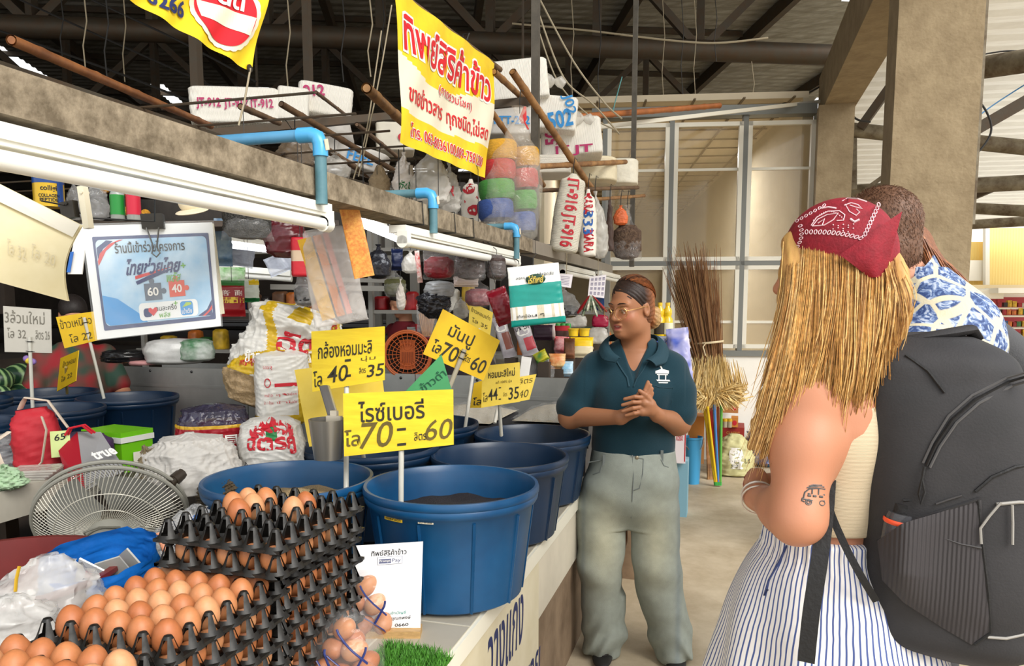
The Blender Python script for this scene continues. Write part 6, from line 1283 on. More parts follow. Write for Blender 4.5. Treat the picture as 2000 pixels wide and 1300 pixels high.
for q in(-1,1):
 m=MB();c0=HG.p(q*.031,-.0785,-.0055);nu,nv=16,12
 b0=len(m.v);m.ball((0,0,0),(.0118,.0118,.0118),nu,nv)
 m.cols=[]
 for i,v in enumerate(m.v):
  w=v.normalized();gaze=Vector((-.15,-1,-.28)).normalized();d=w.dot(gaze);m.cols.append(lin((22,14,10))if d>.80 else lin((226,214,204)))
 m.v=[c0+HG.R@v for v in m.v];link('eye',m.mesh('eye'),EYE,body,GM)
 m=MB();m.tube([HG.p(q*(.031+.0165*math.cos(a)),-.0905+.004*abs(math.cos(a)),-.004+.0055*math.sin(a))for a in[math.pi*k/8 for k in range(9)]],.0016,5);link('eyelash',m.mesh('eyelash'),mat('dark_lash',(28,18,14),.6),body,GM)
 m=MB();m.tube([HG.p(q*x,y,z)for x,y,z in((.012,-.0895,.022),(.024,-.0900,.0265),(.038,-.0850,.0265),(.050,-.0740,.021))],[.0032,.0042,.0036,.0014],6,flat=.5);link('eyebrow',m.mesh('eyebrow'),mat('dark_brow',(54,34,24),.7),body,GM)
m=MB();m.ball((0,0,0),(.014,.006,.0035),16,8);m.v=[HG.p(0,-.083,-.0655)+HG.R@v for v in m.v];link('teeth',m.mesh('teeth'),mat('teeth',(232,222,208),.3),body,GM)
SH=SDF(np.array(HG.c)-.17,np.array(HG.c)+.17,.003)
HG.ell(SH,(0,.020,.040),(.0795,.0935,.0875),0);HG.ell(SH,(0,.035,-.02),(.074,.072,.075),.02)
HG.ell(SH,(0,-.092,-.028),(.086,.062,.092),.006,'s')
for q in(-1,1):HG.ell(SH,(q*.078,-.012,-.038),(.03,.034,.044),.006,'s')
HG.ell(SH,(0,.0,-.115),(.10,.085,.05),.006,'s')
HG.ell(SH,(.010,.112,-.062),(.044,.036,.042),.008);HG.ell(SH,(.03,.118,-.03),(.02,.018,.02),.012)
SH.disp(lambda X,Y,Z:.0011*np.sin(420*(Z*.8+X*.5)+6*np.sin(60*Y)))
def hcol(P):
 q=HG.loc(P);t_=np.clip((q[:,1]-.0)/.07,0,1)*np.clip(.6+q[:,0]*6,0.15,1);b=np.clip((q[:,1]-.085)/.02,0,1)*(q[:,2]<.0)
 r=np.random.RandomState(2).rand(len(P))*.25+.87;a,c,d=(np.array(lin(v))for v in((42,28,22),(150,88,48),(176,140,92)))
 return((a*(1-t_[:,None])+c*t_[:,None])*(1-b[:,None])+d*b[:,None])*r[:,None]
HAIRM=vcol('hair',.5,.35,bump=.3,bscale=240,var=.25,vscale=120)
sdf_obj(SH,'hair',HAIRM,body,GM,colfn=hcol)
m=MB();rr=random.Random(9)
hc,hr=Vector((0,.020,.040)),Vector((.0828,.0965,.0908))
for i in range(230):
 a=rr.uniform(-1.9,1.9);fr_=(1-abs(a)/1.9)
 d0=Vector((math.sin(a),-math.cos(a)*.62+.05,.80-.42*abs(a)/1.9+rr.uniform(0,.5)*fr_)).normalized();d1=Vector((.10*math.copysign(1,a)+rr.uniform(-.1,.1),.92,-.42)).normalized()
 m.col=mulc(rr.uniform(.75,1.3),Vector(lin((46,31,25))).lerp(Vector(lin((156,94,54))),min(1,max(0,(math.sin(a)*.7+rr.uniform(-.15,.5))))))
 om=d0 .angle(d1);pts=[]
 for k in range(11):f=k/10;d=(d0*math.sin((1-f)*om)+d1*math.sin(f*om))/math.sin(om);pts.append(HG.p(*(hc+Vector((d.x*hr.x,d.y*hr.y,d.z*hr.z))*(1.0+.008*math.sin(3.14*f)))))
 m.tube(pts,[.0010]+[.0014]*9+[.001],3,cap=False)
link('hair_strands',m.mesh('hair_strands'),HAIRM,body,GM)
GOLDW=mat('gold_wire',(206,160,96),.25,metal=.8);LENS=film('amber_lens',(206,140,90),.22,.05,3,0)
t_=MB()
for q in(-1,1):
 t_.tube([HG.p(q*.034+.0255*math.cos(a),-.106+.012*(abs(math.cos(a))if math.cos(a)*q>0 else 0),-.011+.0245*math.sin(a))for a in[2*math.pi*k/28 for k in range(29)]],.0011,6)
 t_.tube([HG.p(q*.0595,-.094,-.002),HG.p(q*.068,-.07,.0),HG.p(q*.078,.006,.004),HG.p(q*.078,.02,-.008)],.0013,6)
t_.tube([HG.p(-.0095,-.106,-.006),HG.p(0,-.110,-.003),HG.p(.0095,-.106,-.006)],.0011,6);ge=link('eyeglasses',t_.mesh('eyeglasses'),GOLDW,body,GM)
for q in(-1,1):
 m=MB();m.poly([HG.p(q*.034+.0252*math.cos(a),-.1055+.011*(abs(math.cos(a))if math.cos(a)*q>0 else 0),-.011+.0242*math.sin(a))for a in[2*math.pi*k/28 for k in range(28)]]);link('lens',m.mesh('lens'),LENS,ge,GM)
S2=SDF((-.38,-.24,.80),(.38,.22,1.40),.0035)
S2 .loft([(.855,.0,0,.168,.122),(.90,0,0,.172,.128),(.98,0,-.006,.168,.132),(1.07,0,-.018,.172,.136),(1.16,.004,-.014,.183,.13),(1.235,.006,.004,.165,.098),(1.30,.006,.014,.085,.066),(1.335,.006,.018,.07,.062)],0)
for sh,el,q in((shL,eL,1),(shR,eR,-1)):
 e2=sh.lerp(el,.80);S2 .limb(sh+Vector((-q*.02,0,.0)),sh.lerp(el,.4),.066,.073,.04);S2 .limb(sh.lerp(el,.4),e2,.071,.076,.03);S2 .limb((.006+q*.055,.014,1.275),sh+Vector((-q*.015,0,.004)),.062,.064,.03)
nkf=Vector((.006,.0,1.33));S2 .limb(nkf+Vector((0,.01,.05)),nkf+Vector((0,-.005,-.01)),.075,.060,.004,'s')
S2 .limb(Vector((.006,-.085,1.315)),Vector((.003,-.135,1.178)),.056,.003,.002,'s',sq=(1,.55,1))
S2 .disp(folds(5,.006,22,stretch=(1,1,.7)),.03)
def polo_col(P):
 r=np.random.RandomState(1).rand(len(P))[:,None]*.1+.95;return np.array(lin((15,50,62)))*r
POLO=vcol('polo_cotton',.8,.2,bump=.25,bscale=420,sheen=.2);polo=sdf_obj(S2,'polo_shirt',POLO,body,GM,colfn=polo_col)
def sd(S_,p):
 q=(np.array(p)-S_.lo)/S_.h;i=np.floor(q).astype(int)
 if(i<0).any()or(i>=S_.n-1).any():return 1.
 f=q-i;c=S_.d[i[0]:i[0]+2,i[1]:i[1]+2,i[2]:i[2]+2]
 c=c[0]*(1-f[0])+c[1]*f[0];c=c[0]*(1-f[1])+c[1]*f[1];return float(c[0]*(1-f[2])+c[1]*f[2])
def surf(px,py,S_,kf,y0=-.30,e=.001,step=.006,y1=.3):
 """first point of the picture ray (depth y in the figure's frame) on the surface, lifted by e"""
 y=y0
 while y<y1:
  if sd(S_,kf(px,py,y))<0:
   a,b=y-step,y
   for _ in range(6):
    c=(a+b)/2
    if sd(S_,kf(px,py,c))<0:b=c
    else:a=c
   return kf(px,py,a-e)
  y+=step
 return kf(px,py,-.1)
def on_front(px,py,S_,e=.0015):return surf(px,py,S_,g,-.30,e+.001)
TEALC=mat('polo_collar',(17,55,68),.8,bump=.2,bscale=300)
def cat(p,t):
 n=len(p)-1;i=min(int(t*n),n-1);f=t*n-i;p0,p1,p2,p3=p[max(i-1,0)],p[i],p[i+1],p[min(i+2,n)]
 return .5*((2*p1)+(p2-p0)*f+(2*p0-5*p1+4*p2-p3)*f**2+(3*p1-p0-3*p2+p3)*f**3)
for I,O in(([(1222,648,.07),(1198,653,.035),(1190,668,-.03),(1198,686,-.085),(1215,699,-.115)],[(1222,664,.085),(1184,667,.04),(1171,682,-.03),(1180,702,-.10),(1205,708,-.128)]),([(1222,648,.07),(1276,653,.035),(1286,668,-.02),(1282,688,-.075),(1262,702,-.115)],[(1222,664,.085),(1288,664,.04),(1306,680,-.01),(1303,704,-.075),(1283,713,-.115)])):
 I=[g(*p)for p in I];O=[g(*p)for p in O];m=MB()
 def cf(u,v):p=cat(I,u).lerp(cat(O,u),v);p.z+=.008*math.sin(3.1*v);p.y-=.006*math.sin(3.1*v);return p
 m.grid(cf,24,6);n=len(m.v);m.v+=[v+Vector((0,.004,-.004))for v in m.v];m.cols*=2;m.f+=[[i+n for i in f][::-1]for f in m.f];m.mi*=2
 link('collar',m.mesh('collar',ang=80),TEALC,polo,GM)
m=MB();zz=[]
m.tube([on_front(x,y,S2,.001)for x,y in((1268,704),(1258,722),(1246,740),(1240,756))],.0042,6,flat=.4);m.tube([on_front(x,y,S2,.001)for x,y in((1207,706),(1217,722),(1228,738),(1232,756))],.0042,6,flat=.4);link('placket',m.mesh('placket'),TEALC,polo,GM)
EMB=mat('white_embroidery',(220,220,214),.7)
def patch(pts,mt,nm,par,S_=S2,M=GM,e=.0015):
 m=MB();m.poly([on_front(x,y,S_,e)for x,y in pts]);o=link(nm,m.mesh(nm,False),mt,par,M);return o
m=MB()
for pts in([(1290,714),(1293,720),(1282,724),(1282,729),(1308,729),(1308,723),(1296,720),(1293,714)],[(1285,730),(1306,730),(1306,732),(1285,732)],[(1288,732),(1290,732),(1290,741),(1288,741)],[(1301,732),(1303,732),(1303,741),(1301,741)],[(1284,741),(1309,741),(1311,744),(1286,744)],[(1288,746),(1307,746),(1306,748),(1289,748)]):m.poly([on_front(x,y,S2)for x,y in pts])
link('embroidered_emblem',m.mesh('embroidered_emblem',False),EMB,polo,GM)
m=MB();m.tube([on_front(x,y,S2,0)for x,y in((1276,752),(1290,756),(1305,757),(1316,756))],.0022,5);m.tube([on_front(x,y,S2,0)for x,y in((1276,753),(1277,785),(1290,800))],.0014,5);m.tube([on_front(x,y,S2,0)for x,y in((1316,757),(1314,790))],.0014,5);link('pocket_seam',m.mesh('pocket_seam'),TEALC,polo,GM)
S3=SDF((-.26,-.22,-.005),(.26,.22,.92),.0038)
def zz_(py):return CAMH-(py-595)*gs
S3 .loft([(.575,-.012,.005,.140,.09),(.64,-.013,.005,.190,.132),(.70,-.014,.005,.203,.15),(.76,-.010,.0,.196,.15),(.83,-.004,-.002,.182,.136),(.885,.0,-.002,.168,.122)],0,p=2.3)
for q,kx,fx_ in((-1,1183,1190),(1,1290,1325)):
 top=Vector((q*.102-.012,.005,.62));kn=g(kx,1120,-.03);ft=g(fx_,1288,-.01);ft.z=.05
 S3 .limb(top,kn,.110,.096,.05);S3 .limb(kn,ft+Vector((0,0,.02)),.098,.092,.03);S3 .limb(ft+Vector((0,0,.03)),ft+Vector((q*.012,-.05,.012)),.088,.062,.03)
S3 .limb((-.012,-.02,.30),(-.012,-.02,.60),.032,.004,.02,'s',sq=(1,.3,1))
S3 .disp(folds(8,.010,15,stretch=(1,.6,.6)),.04);S3 .disp(lambda X,Y,Z:.010*np.sin(Z*55+40*np.abs(X)+3*np.sin(X*24)+Y*10)*np.clip((.24-Z)/.24,0,1),.04)
S3 .cut((0,0,-1),-.006)
def jean_col(P):
 x,y,z=P.T;base=np.array(lin((142,148,140)));pale=np.array(lin((186,184,160)));dk=np.array(lin((112,122,126)));c=np.tile(base,(len(P),1))
 w=np.exp(-(((np.abs(x)-.10)/.06)**2+((z-.52)/.16)**2))*(y<0)*.75;c=c*(1-w[:,None])+pale*w[:,None]
 s=np.exp(-((np.abs(x)-.195)/.012)**2)*.6;c=c*(1-s[:,None])+dk*s[:,None];return c
JEAN=vcol('pale_denim',.85,.2,bump=.25,bscale=380,var=.08,vscale=30);jeans=sdf_obj(S3,'jeans',JEAN,body,GM,colfn=jean_col)
DST=mat('denim_seam',(112,118,116),.8)
m=MB()
for pts in(((1240,892),(1243,940),(1241,985),(1240,1022)),((1246,898),(1262,900),(1261,930),(1255,960),(1243,965)),((1150,926),(1163,935),(1176,930),(1182,908)),((1296,900),(1302,912),(1311,915)),((1152,911),(1180,905),(1240,896),(1296,890))):m.tube([on_front(x,y,S3,0)for x,y in pts],.0022,5)
link('seams',m.mesh('seams'),DST,jeans,GM)
m=MB()
for x,y in((1184,905),(1298,893)):m.box(on_front(x,y,S3,0),(.011,.006,.045))
link('belt_loops',m.mesh('belt_loops'),JEAN if False else DST,jeans,GM)
m=MB();m.ball(on_front(1249,898,S3,0),(.008,.004,.008),14,8);link('button',m.mesh('button'),mat('brass_button',(150,140,120),.4,metal=.7),jeans,GM)
SHOE=mat('black_shoe',(30,28,28),.5)
for fx_ in(1186,1334):
 m=MB();p=g(fx_,1290,-.08);p.z=.018;m.ball(p,(.042,.11,.018),20,8);m.ball(p+Vector((0,.03,.02)),(.036,.07,.03),16,8);link('shoe',m.mesh('shoe'),SHOE,body,GM)
 # the tourist with the bandana
TD=1.44;T0=PD(1640,HZ,TD);T0 .z=0;TM=TR(T0,facecam(T0));ts=TD/F
def k(px,py,y=0.):s_=(TD+y)/F;return Vector(((px-1640)*s_,y,CAMH-(py-HZ)*s_))
HT=Head(k(1622,520,.02),rotm(math.radians(-104),math.radians(6)),.99)
S4=SDF((-.22,-.22,-.01),(.28,.28,1.74),.0042)
HT.add(S4)
nb=k(1640,690,.04);S4 .limb(HT.p(0,.03,-.06),nb,.050,.056,.03)
S4 .loft([(.80,.01,.05,.13,.145),(.90,.005,.05,.125,.145),(1.02,-.0,.05,.103,.12),(1.14,.005,.05,.105,.135),(1.26,.015,.045,.105,.16),(1.33,.02,.045,.08,.14),(1.385,.015,.04,.05,.07)],.03)
shn=k(1588,762,-.075);eln=k(1578,1030,-.14);wrn=k(1500,992,-.02)
S4 .limb(k(1640,735,-.02),shn,.06,.058,.04);S4 .limb(shn,shn.lerp(eln,.45),.060,.056,.03);S4 .limb(shn.lerp(eln,.45),eln,.056,.046,.03);S4 .limb(eln,eln.lerp(wrn,.35),.046,.042,.03);S4 .limb(eln.lerp(wrn,.35),wrn,.041,.026,.02)
hn=k(1496,966,.02);S4 .limb(wrn,hn,.025,.024,.015);S4 .limb(hn,k(1498,950,.03),.024,.02,.01)
ftips=[]
for a,b,c in(((1488,962),(1482,966),(1478,968)),((1490,952),(1482,956),(1477,963)),((1492,945),(1484,946),(1477,953)),((1496,940),(1489,938),(1482,944))):
 i_=len(ftips);ftips.append(fing(S4,[k(*a,.02+.012*i_),k(*b,.012+.014*i_),k(*c,.012+.016*i_)],.0088,.0066))
fing(S4,[k(1496,968,-.0),k(1488,974,-.01),k(1480,972,-.012)],.010,.0072)
far_sh=k(1660,740,.19);far_el=k(1600,960,.22);S4 .limb(far_sh,far_el,.052,.042,.03);S4 .limb(far_el,k(1512,965,.09),.04,.026,.02)
for yy in(-.03,.12):S4 .limb((.05,yy,.82),(.04,yy,.45),.082,.055,.03);S4 .limb((.04,yy,.45),(.06,yy,.07),.052,.036,.02);S4 .limb((.06,yy,.05),(-.08,yy,.03),.034,.026,.02)
P,Q=S4 .nets(1)
tb=link('person',np_mesh('person',P,Q,skin_colors(P,(190,130,100),HT,(190,110,104),None,[(ftips[0],.009,(128,24,34)),(ftips[1],.009,(128,24,34)),(ftips[2],.008,(128,24,34))])),SKIN,None,TM)
tag(tb,'blonde woman in red bandana, cream top and blue striped shorts, seen from behind','person')
TAT=mat('tattoo_ink',(86,84,84),.6)
m=MB()
for pts in(((1588,990),(1590,978),(1598,970),(1612,967),(1628,967)),((1586,992),(1600,994),(1628,992)),((1596,980),(1628,979)),((1604,970),(1604,980)),((1616,968),(1616,980)),((1594,968),(1608,964),(1626,963)),((1598,964),(1606,961),(1622,960)),((1586,990),(1585,996),(1590,998))):m.tube([surf(x,y,S4,k,e=.0004)for x,y in pts],.0014,4)
for cx,cy,r in((1598,998,6),(1624,997,5),(1598,998,3)):m.tube([surf(cx+r*math.cos(a),cy+r*math.sin(a),S4,k,e=.0004)for a in[2*math.pi*q/12 for q in range(13)]],.0010,4)
for x in(1599,1609,1621):m.tube([surf(x-3,984,S4,k,e=.0004),surf(x+3,984,S4,k,e=.0004)],.0022,4)
link('tattoo',m.mesh('tattoo'),TAT,tb,TM)
m=MB();d_=(hn-wrn).normalized();o_=d_.orthogonal().normalized();u_=d_.cross(o_);c_=wrn.lerp(hn,.15);m.tube([c_+(o_*math.cos(a)+u_*math.sin(a))*.031 for a in[2*math.pi*q/20 for q in range(21)]],.0025,6);c_=wrn-d_*.012;m.tube([c_+(o_*math.cos(a)+u_*math.sin(a))*.033 for a in[2*math.pi*q/20 for q in range(21)]],.0018,6);link('bracelets',m.mesh('bracelets'),mat('silver_bracelet',(214,204,190),.35,metal=.3),tb,TM)
S5=SDF((-.12,-.16,1.0),(.22,.26,1.40),.0042)
S5 .loft([(1.05,.002,.05,.112,.131),(1.14,.008,.05,.116,.146),(1.24,.016,.048,.116,.162),(1.30,.022,.045,.103,.15)],0)
S5 .limb(shn+Vector((0,0,.05)),shn+Vector((0,-.02,-.06)),.062,.05,.006,'s')
RIB=ribbed('cream_rib_knit',(204,186,156),130,'Z',.25,.85);sdf_obj(S5,'tank_top',RIB,tb,TM)
S6=SDF((-.34,-.26,.49),(.36,.40,1.06),.005)
S6 .loft([(.52,.015,.05,.275,.25),(.70,.012,.05,.245,.23),(.80,.01,.05,.218,.205),(.87,.005,.05,.196,.19),(.95,.0,.05,.160,.165),(1.005,-.002,.05,.128,.142),(1.03,-.002,.05,.124,.14)],0)
S6 .disp(lambda X,Y,Z:.010*np.sin(9*np.arctan2(Y-.05,X-.0)+10*Z)*np.clip((1.0-Z)/.3,0,1)+.0035*np.sin(46*np.arctan2(Y-.05,X-.0))*np.clip((Z-.95)/.05,0,1),.06)
def short_mat():
 m=mat('striped_cotton',(232,228,226),.8,bump=.25,bscale=26);n=m.node_tree.nodes;L=m.node_tree.links
 a=n.new('ShaderNodeVertexColor');a.layer_name='Col';s_=n.new('ShaderNodeSeparateColor');L.new(a.outputs[0],s_.inputs[0])
 nz=n.new('ShaderNodeTexNoise');nz.inputs['Scale'].default_value=14;tcn=n.new('ShaderNodeTexCoord');L.new(tcn.outputs['Object'],nz.inputs['Vector'])
 md=n.new('ShaderNodeMath');md.operation='MULTIPLY_ADD';L.new(nz.outputs['Fac'],md.inputs[0]);md.inputs[1].default_value=.9;mu=n.new('ShaderNodeMath');mu.operation='MULTIPLY';mu.inputs[1].default_value=108.;L.new(s_.outputs[0],mu.inputs[0]);L.new(mu.outputs[0],md.inputs[2])
 fr_=n.new('ShaderNodeMath');fr_.operation='FRACT';L.new(md.outputs[0],fr_.inputs[0]);r=n.new('ShaderNodeValToRGB');e=r.color_ramp.elements
 e[0].position=.0;e[0].color=(*lin((232,228,226)),1);e[1].position=1.;e[1].color=(*lin((232,228,226)),1)
 for p_,c in((.60,(232,228,226)),(.64,(66,84,140)),(.90,(66,84,140)),(.94,(232,228,226))):q=e.new(p_);q.color=(*lin(c),1)
 L.new(fr_.outputs[0],r.inputs[0]);L.new(r.outputs[0],n['Principled BSDF'].inputs['Base Color']);return m
def ang_col(P):a=(np.arctan2(P[:,1]-.05,P[:,0]-.0)+math.pi/2)/(2*math.pi);a=np.where(a<0,a+1,a);return np.stack([(a+.25)%1,a*0,a*0],1)
shorts=sdf_obj(S6,'striped_shorts',short_mat(),tb,TM,colfn=ang_col)
m=MB();m.tube([surf(x,y,S6,k,e=.001)for x,y in((1560,1090),(1545,1130),(1527,1170),(1519,1205),(1526,1190))],.0022,5);link('pocket_seam',m.mesh('pocket_seam'),mat('navy_seam',(58,70,116),.8),shorts,TM)
def dirp(th,ph,r=1.):
 return HT.p(.0+.086*r*math.sin(th)*math.cos(ph),.014-.104*r*math.cos(th)*math.cos(ph),.038+.096*r*math.sin(ph))
RED=(146,18,38)
bm_=MB()
outline=[(1540,470),(1537,440),(1556,412),(1600,396),(1650,390),(1700,398),(1741,420),(1728,470),(1716,542),(1690,540),(1655,512),(1620,496),(1590,494),(1567,503)]
SB=SDF(np.array(HT.c)-.21,np.array(HT.c)+.21,.003)
HT.ell(SB,(0,.016,.037),(.083,.101,.090),0);HT.ell(SB,(0,.048,-.005),(.078,.066,.075),.03)
Pb,Qb=SB.nets(1)
def inpoly(x,y,pl):
 r=np.zeros(len(x),bool);j=len(pl)-1
 for i in range(len(pl)):xi,yi=pl[i];xj,yj=pl[j];r^=((yi>y)!=(yj>y))&(x<(xj-xi)*(y-yi)/(yj-yi+1e-9)+xi);j=i
 return r
qh=HT.loc(Pb);keep=(qh[:,2]>-.008-.85*np.clip(qh[:,1],-.02,.2)+.22*np.clip(-qh[:,1],0,.1))&(qh[:,2]>-.11)
fk=keep[Qb].all(1);Qk=Qb[fk];us=np.unique(Qk);mp_=-np.ones(len(Pb),int);mp_[us]=np.arange(len(us));Pk=Pb[us];Qk=mp_[Qk]
tri=np.array(HT.p(.055,.165,-.040))
BM=mat('red_bandana_cotton',RED,.75,var=.12,scale=60,bump=.2,bscale=240,rgb2=(124,12,30));bo=link('bandana',np_mesh('bandana',Pk,Qk),BM,tb,TM);so_=bo.modifiers.new('thickness','SOLIDIFY');so_.thickness=.0025
def bsurf(px,py):return surf(px,py,SB,k,y0=-.25,e=.0012)
m=MB();fl=[bsurf(1741,421)+Vector((0,0,.0)),bsurf(1690,470),bsurf(1662,512),k(1690,541,-.07),k(1717,544,-.055),k(1730,480,-.045)]
m.grid(lambda u,v:(k(lerp(1636,1741,u),lerp(498,420,u),-.055-.03*(1-u))).lerp(k(lerp(1690,1717,u),543,-.075+.02*u),v)+Vector((0,-.012*math.sin(3.14*u)-.008*math.sin(3.14*v),0)),20,16);n=len(m.v);m.v+=[v+Vector((0,.003,0))for v in m.v];m.cols*=2;m.f+=[[i+n for i in f][::-1]for f in m.f];m.mi*=2
link('bandana_corner',m.mesh('bandana_corner',ang=80),BM,bo,TM)
PINK=mat('pale_pink_print',(232,198,204),.7);m=MB()
def loop(cx,cy,rx,ry,rot=0.,r=.0009,n=12,s=surf):
 m.tube([bsurf(cx+rx*math.cos(a)*math.cos(rot)-ry*math.sin(a)*math.sin(rot),cy+rx*math.cos(a)*math.sin(rot)+ry*math.sin(a)*math.cos(rot))for a in[2*math.pi*q/n for q in range(n+1)]],r,4)
for q in range(13):loop(1574+8.2*q,452-9*math.sin(q/12*2.2)+q*1.9,2.6,4.2,.1*q)
for q in range(10):loop(1677+2.6*q,466-6.8*q,2.4,4.,-.3)
for q in range(6):loop(1562-1.5*(q-3)**2*.5+3,480-8*q,2.2,3.6,1.2)
for q in range(7):loop(1556+8*q,430-4.6*q,2,3.2,.7)
def spl(pts,r=.0011):m.tube([bsurf(x,y)for x,y in pts],r,4)
spl([(1582,440),(1592,424),(1612,414),(1632,414),(1642,422),(1640,432),(1628,432)]);spl([(1584,441),(1606,440),(1622,430),(1630,418),(1610,420),(1594,428),(1584,441)]);spl([(1594,436),(1606,428),(1602,440)])
spl([(1642,402),(1650,416),(1662,424),(1668,418),(1662,412)]);spl([(1640,404),(1652,400),(1664,404),(1672,412),(1660,408),(1650,404)]);spl([(1636,396),(1646,391),(1664,392),(1680,398)],.0014);spl([(1600,408),(1612,406),(1626,409)],.0018);spl([(1652,430),(1660,436),(1668,432)],.002)
for q in range(16):x=1586+q*3.6;p=bsurf(x,434-16*math.sin(q/15*3.1)-4);m.ball(p,.0013,6,4)
for q in range(14):p=bsurf(1622+(q%5)*9,440+(q//5)*6+(q%2)*2);m.ball(p,.0013,6,4)
link('paisley_print',m.mesh('paisley_print'),PINK,bo,TM)
m=MB();m.grid(lambda u,v:k(lerp(1706,1730,u)+6*math.sin(3*v),lerp(590,640,v)+10*u*(1-v),-.062),6,8);n=len(m.v);m.v+=[v+Vector((0,.003,0))for v in m.v];m.cols*=2;m.f+=[[i+n for i in f][::-1]for f in m.f];m.mi*=2;link('bandana_knot',m.mesh('bandana_knot',ang=80),BM,bo,TM)
SHT=SDF((-.26,-.22,1.02),(.22,.24,1.74),.0042)
starts=[(1548,470),(1565,480),(1590,480),(1620,480),(1655,492),(1690,510),(1716,510),(1726,520)]
mids=[(1550,690),(1562,700),(1595,700),(1630,690),(1662,700),(1692,690),(1728,650),(1760,590)]
ends=[(1478,905),(1498,935),(1540,900),(1590,850),(1628,870),(1662,890),(1690,850),(1738,690)]
def ip(L,u):x=u*(len(L)-1);i=min(int(x),len(L)-2);f=x-i;return Vector((lerp(L[i][0],L[i+1][0],f),lerp(L[i][1],L[i+1][1],f)))
HT.ell(SHT,(0,.022,.012),(.074,.084,.085),0)
def hdep(u,f):return min(-.083-.03*math.sin(3.0*min(1,f*1.1)),0)+.07*max(0,u-.55)*1.2-.045*(1-u)*f
def hpt(u,f,ex=1.):a,b,c=ip(starts,u),ip(mids,u),ip(ends,u);c=a.lerp(c,ex);p=a*(1-f)**2+b*2*f*(1-f)+c*f*f;p.x+=4*math.sin(f*6+u*17)*f;return p
for q in range(22):
 u=q/21;ex=(.97,.93,.89,.95,.86,.91)[q%6];pts=[];rs=[]
 for e in range(9):f=e/8;p=hpt(u,f,ex);bl=min(1,f/.3);pts.append(k(p.x,p.y,lerp(.0,hdep(u,f)+.012,bl)));rs.append(lerp(.017,.005,f**1.5))
 SHT.chain(pts,rs,.018)
HT.ell(SHT,(0,-.118,-.03),(.10,.062,.12),.01,'s')
SHT.disp(lambda X,Y,Z:.0012*np.sin(420*(X+.2*Z)+4*np.sin(9*Z))+.0007*np.sin(900*X+120*Z),.03)
BL=[(220,178,112),(206,162,96),(182,136,80),(230,194,134),(150,108,66)]
def bcol(P):
 w=P[:,0]+.22*P[:,2];t_=.5+.28*np.sin(170*w+5*np.sin(11*P[:,2]))+.22*np.sin(460*w+3*np.sin(23*P[:,2]));a,b=np.array(lin((206,162,96))),np.array(lin((146,102,58)));return a*t_[:,None]+b*(1-t_[:,None])
sdf_obj(SHT,'hair',vcol('blonde_hair',.5,.3,bump=.15,bscale=400),tb,TM,colfn=bcol)
m=MB();rr=random.Random(4)
for i in range(1500):
 u=rr.random();ex=rr.uniform(.62,1.05);j=Vector((rr.gauss(0,7),rr.gauss(0,5)));dep=rr.uniform(-.017,-.003);w_=rr.choice(BL);m.col=mulc(rr.uniform(.85,1.1),lin(w_));pts=[];ph=rr.uniform(0,6.28)
 p0=hpt(u,0,ex)+j;y0=min(surf(p0 .x,p0 .y,SB,k,y0=-.25,e=-.007).y,.03)
 for q in range(14):
  f=q/13;p=hpt(u,f,ex)+j*(1+.8*f);p.x+=(5*math.sin(f*8+u*30)+2*math.sin(f*9+ph))*f;bl=min(1,f/.25);bl=bl*bl*(3-2*bl);pts.append(k(p.x,p.y,lerp(y0,hdep(u,f)+dep,bl)))
 m.tube(pts,[.0009]*9+[.0008,.0007,.0006,.0004,.0002],3,cap=False)
link('hair_strands',m.mesh('hair_strands'),HAIRM,tb,TM)
# her backpack
BPK=mat('black_backpack_cloth',(46,44,46),.75,var=.15,scale=8,bump=.10,bscale=260,rgb2=(38,37,39));BPD=mat('black_pocket_mesh',(66,62,66),.7);RIBK=ribbed('ribbed_black_pocket',(54,50,52),46,'X',.5,.7);BLK=mat('black_webbing',(22,21,22),.7,bump=.2,bscale=120);GRC=mat('grey_cord',(150,146,140),.6)
BD=1.42;bc=k(1870,960,.06);bp=thing('backpack','large black backpack on the blonde woman, orange-tipped bottle in its side pocket','backpack',TM@bc)
SP_=SDF((.04,-.22,.78),(.50,.34,1.46),.005)
def kz(py):return k(1640,py)[2]
SP_.loft([(kz(1258),.235,.05,.07,.10),(kz(1235),.215,.05,.125,.14),(kz(1160),.205,.05,.150,.165),(kz(1000),.205,.05,.160,.17),(kz(850),.188,.05,.160,.165),(kz(740),.165,.05,.150,.15),(kz(680),.15,.05,.13,.13),(kz(655),.14,.05,.09,.10)],0,p=3.2)
SP_.disp(folds(12,.006,12),.04)
bk=sdf_obj(SP_,'main_compartment',BPK,bp,TM)
def bs(px,py,e=.002):return surf(px,py,SP_,k,y0=-.24,e=e,y1=.25)
poly=[(1728,1060),(1770,1022),(1900,960),(1912,1060),(1930,1215),(1900,1245),(1850,1220),(1780,1180),(1740,1140)]
def pw(u,v):
 a=u*len(poly);i=int(a)%len(poly);f=a-int(a);p=Vector(poly[i]).lerp(Vector(poly[(i+1)%len(poly)]),f);c=Vector((1830,1115));q=c.lerp(p,v);return bs(q.x,q.y,.006-.004*v**6+.034*math.exp(-((q.x-1772)/42)**2)*min(1,max(0,(1215-q.y)/90)))
m=MB();m.grid(pw,54,12,True);link('side_pocket',m.mesh('side_pocket',ang=60),RIBK,bp,TM)
def line(nm,pts,r,mt,par=bp,e=.002,flat=1.):m=MB();m.tube([bs(x,y,e)for x,y in pts],r,6,flat=flat);link(nm,m.mesh(nm),mt,par,TM)
line('pocket_seam',[(1728,1058),(1770,1022),(1830,992),(1898,958)],.003,BPK);line('pocket_seam',[(1895,960),(1906,1040),(1922,1140),(1930,1215),(1905,1243)],.003,BLK)
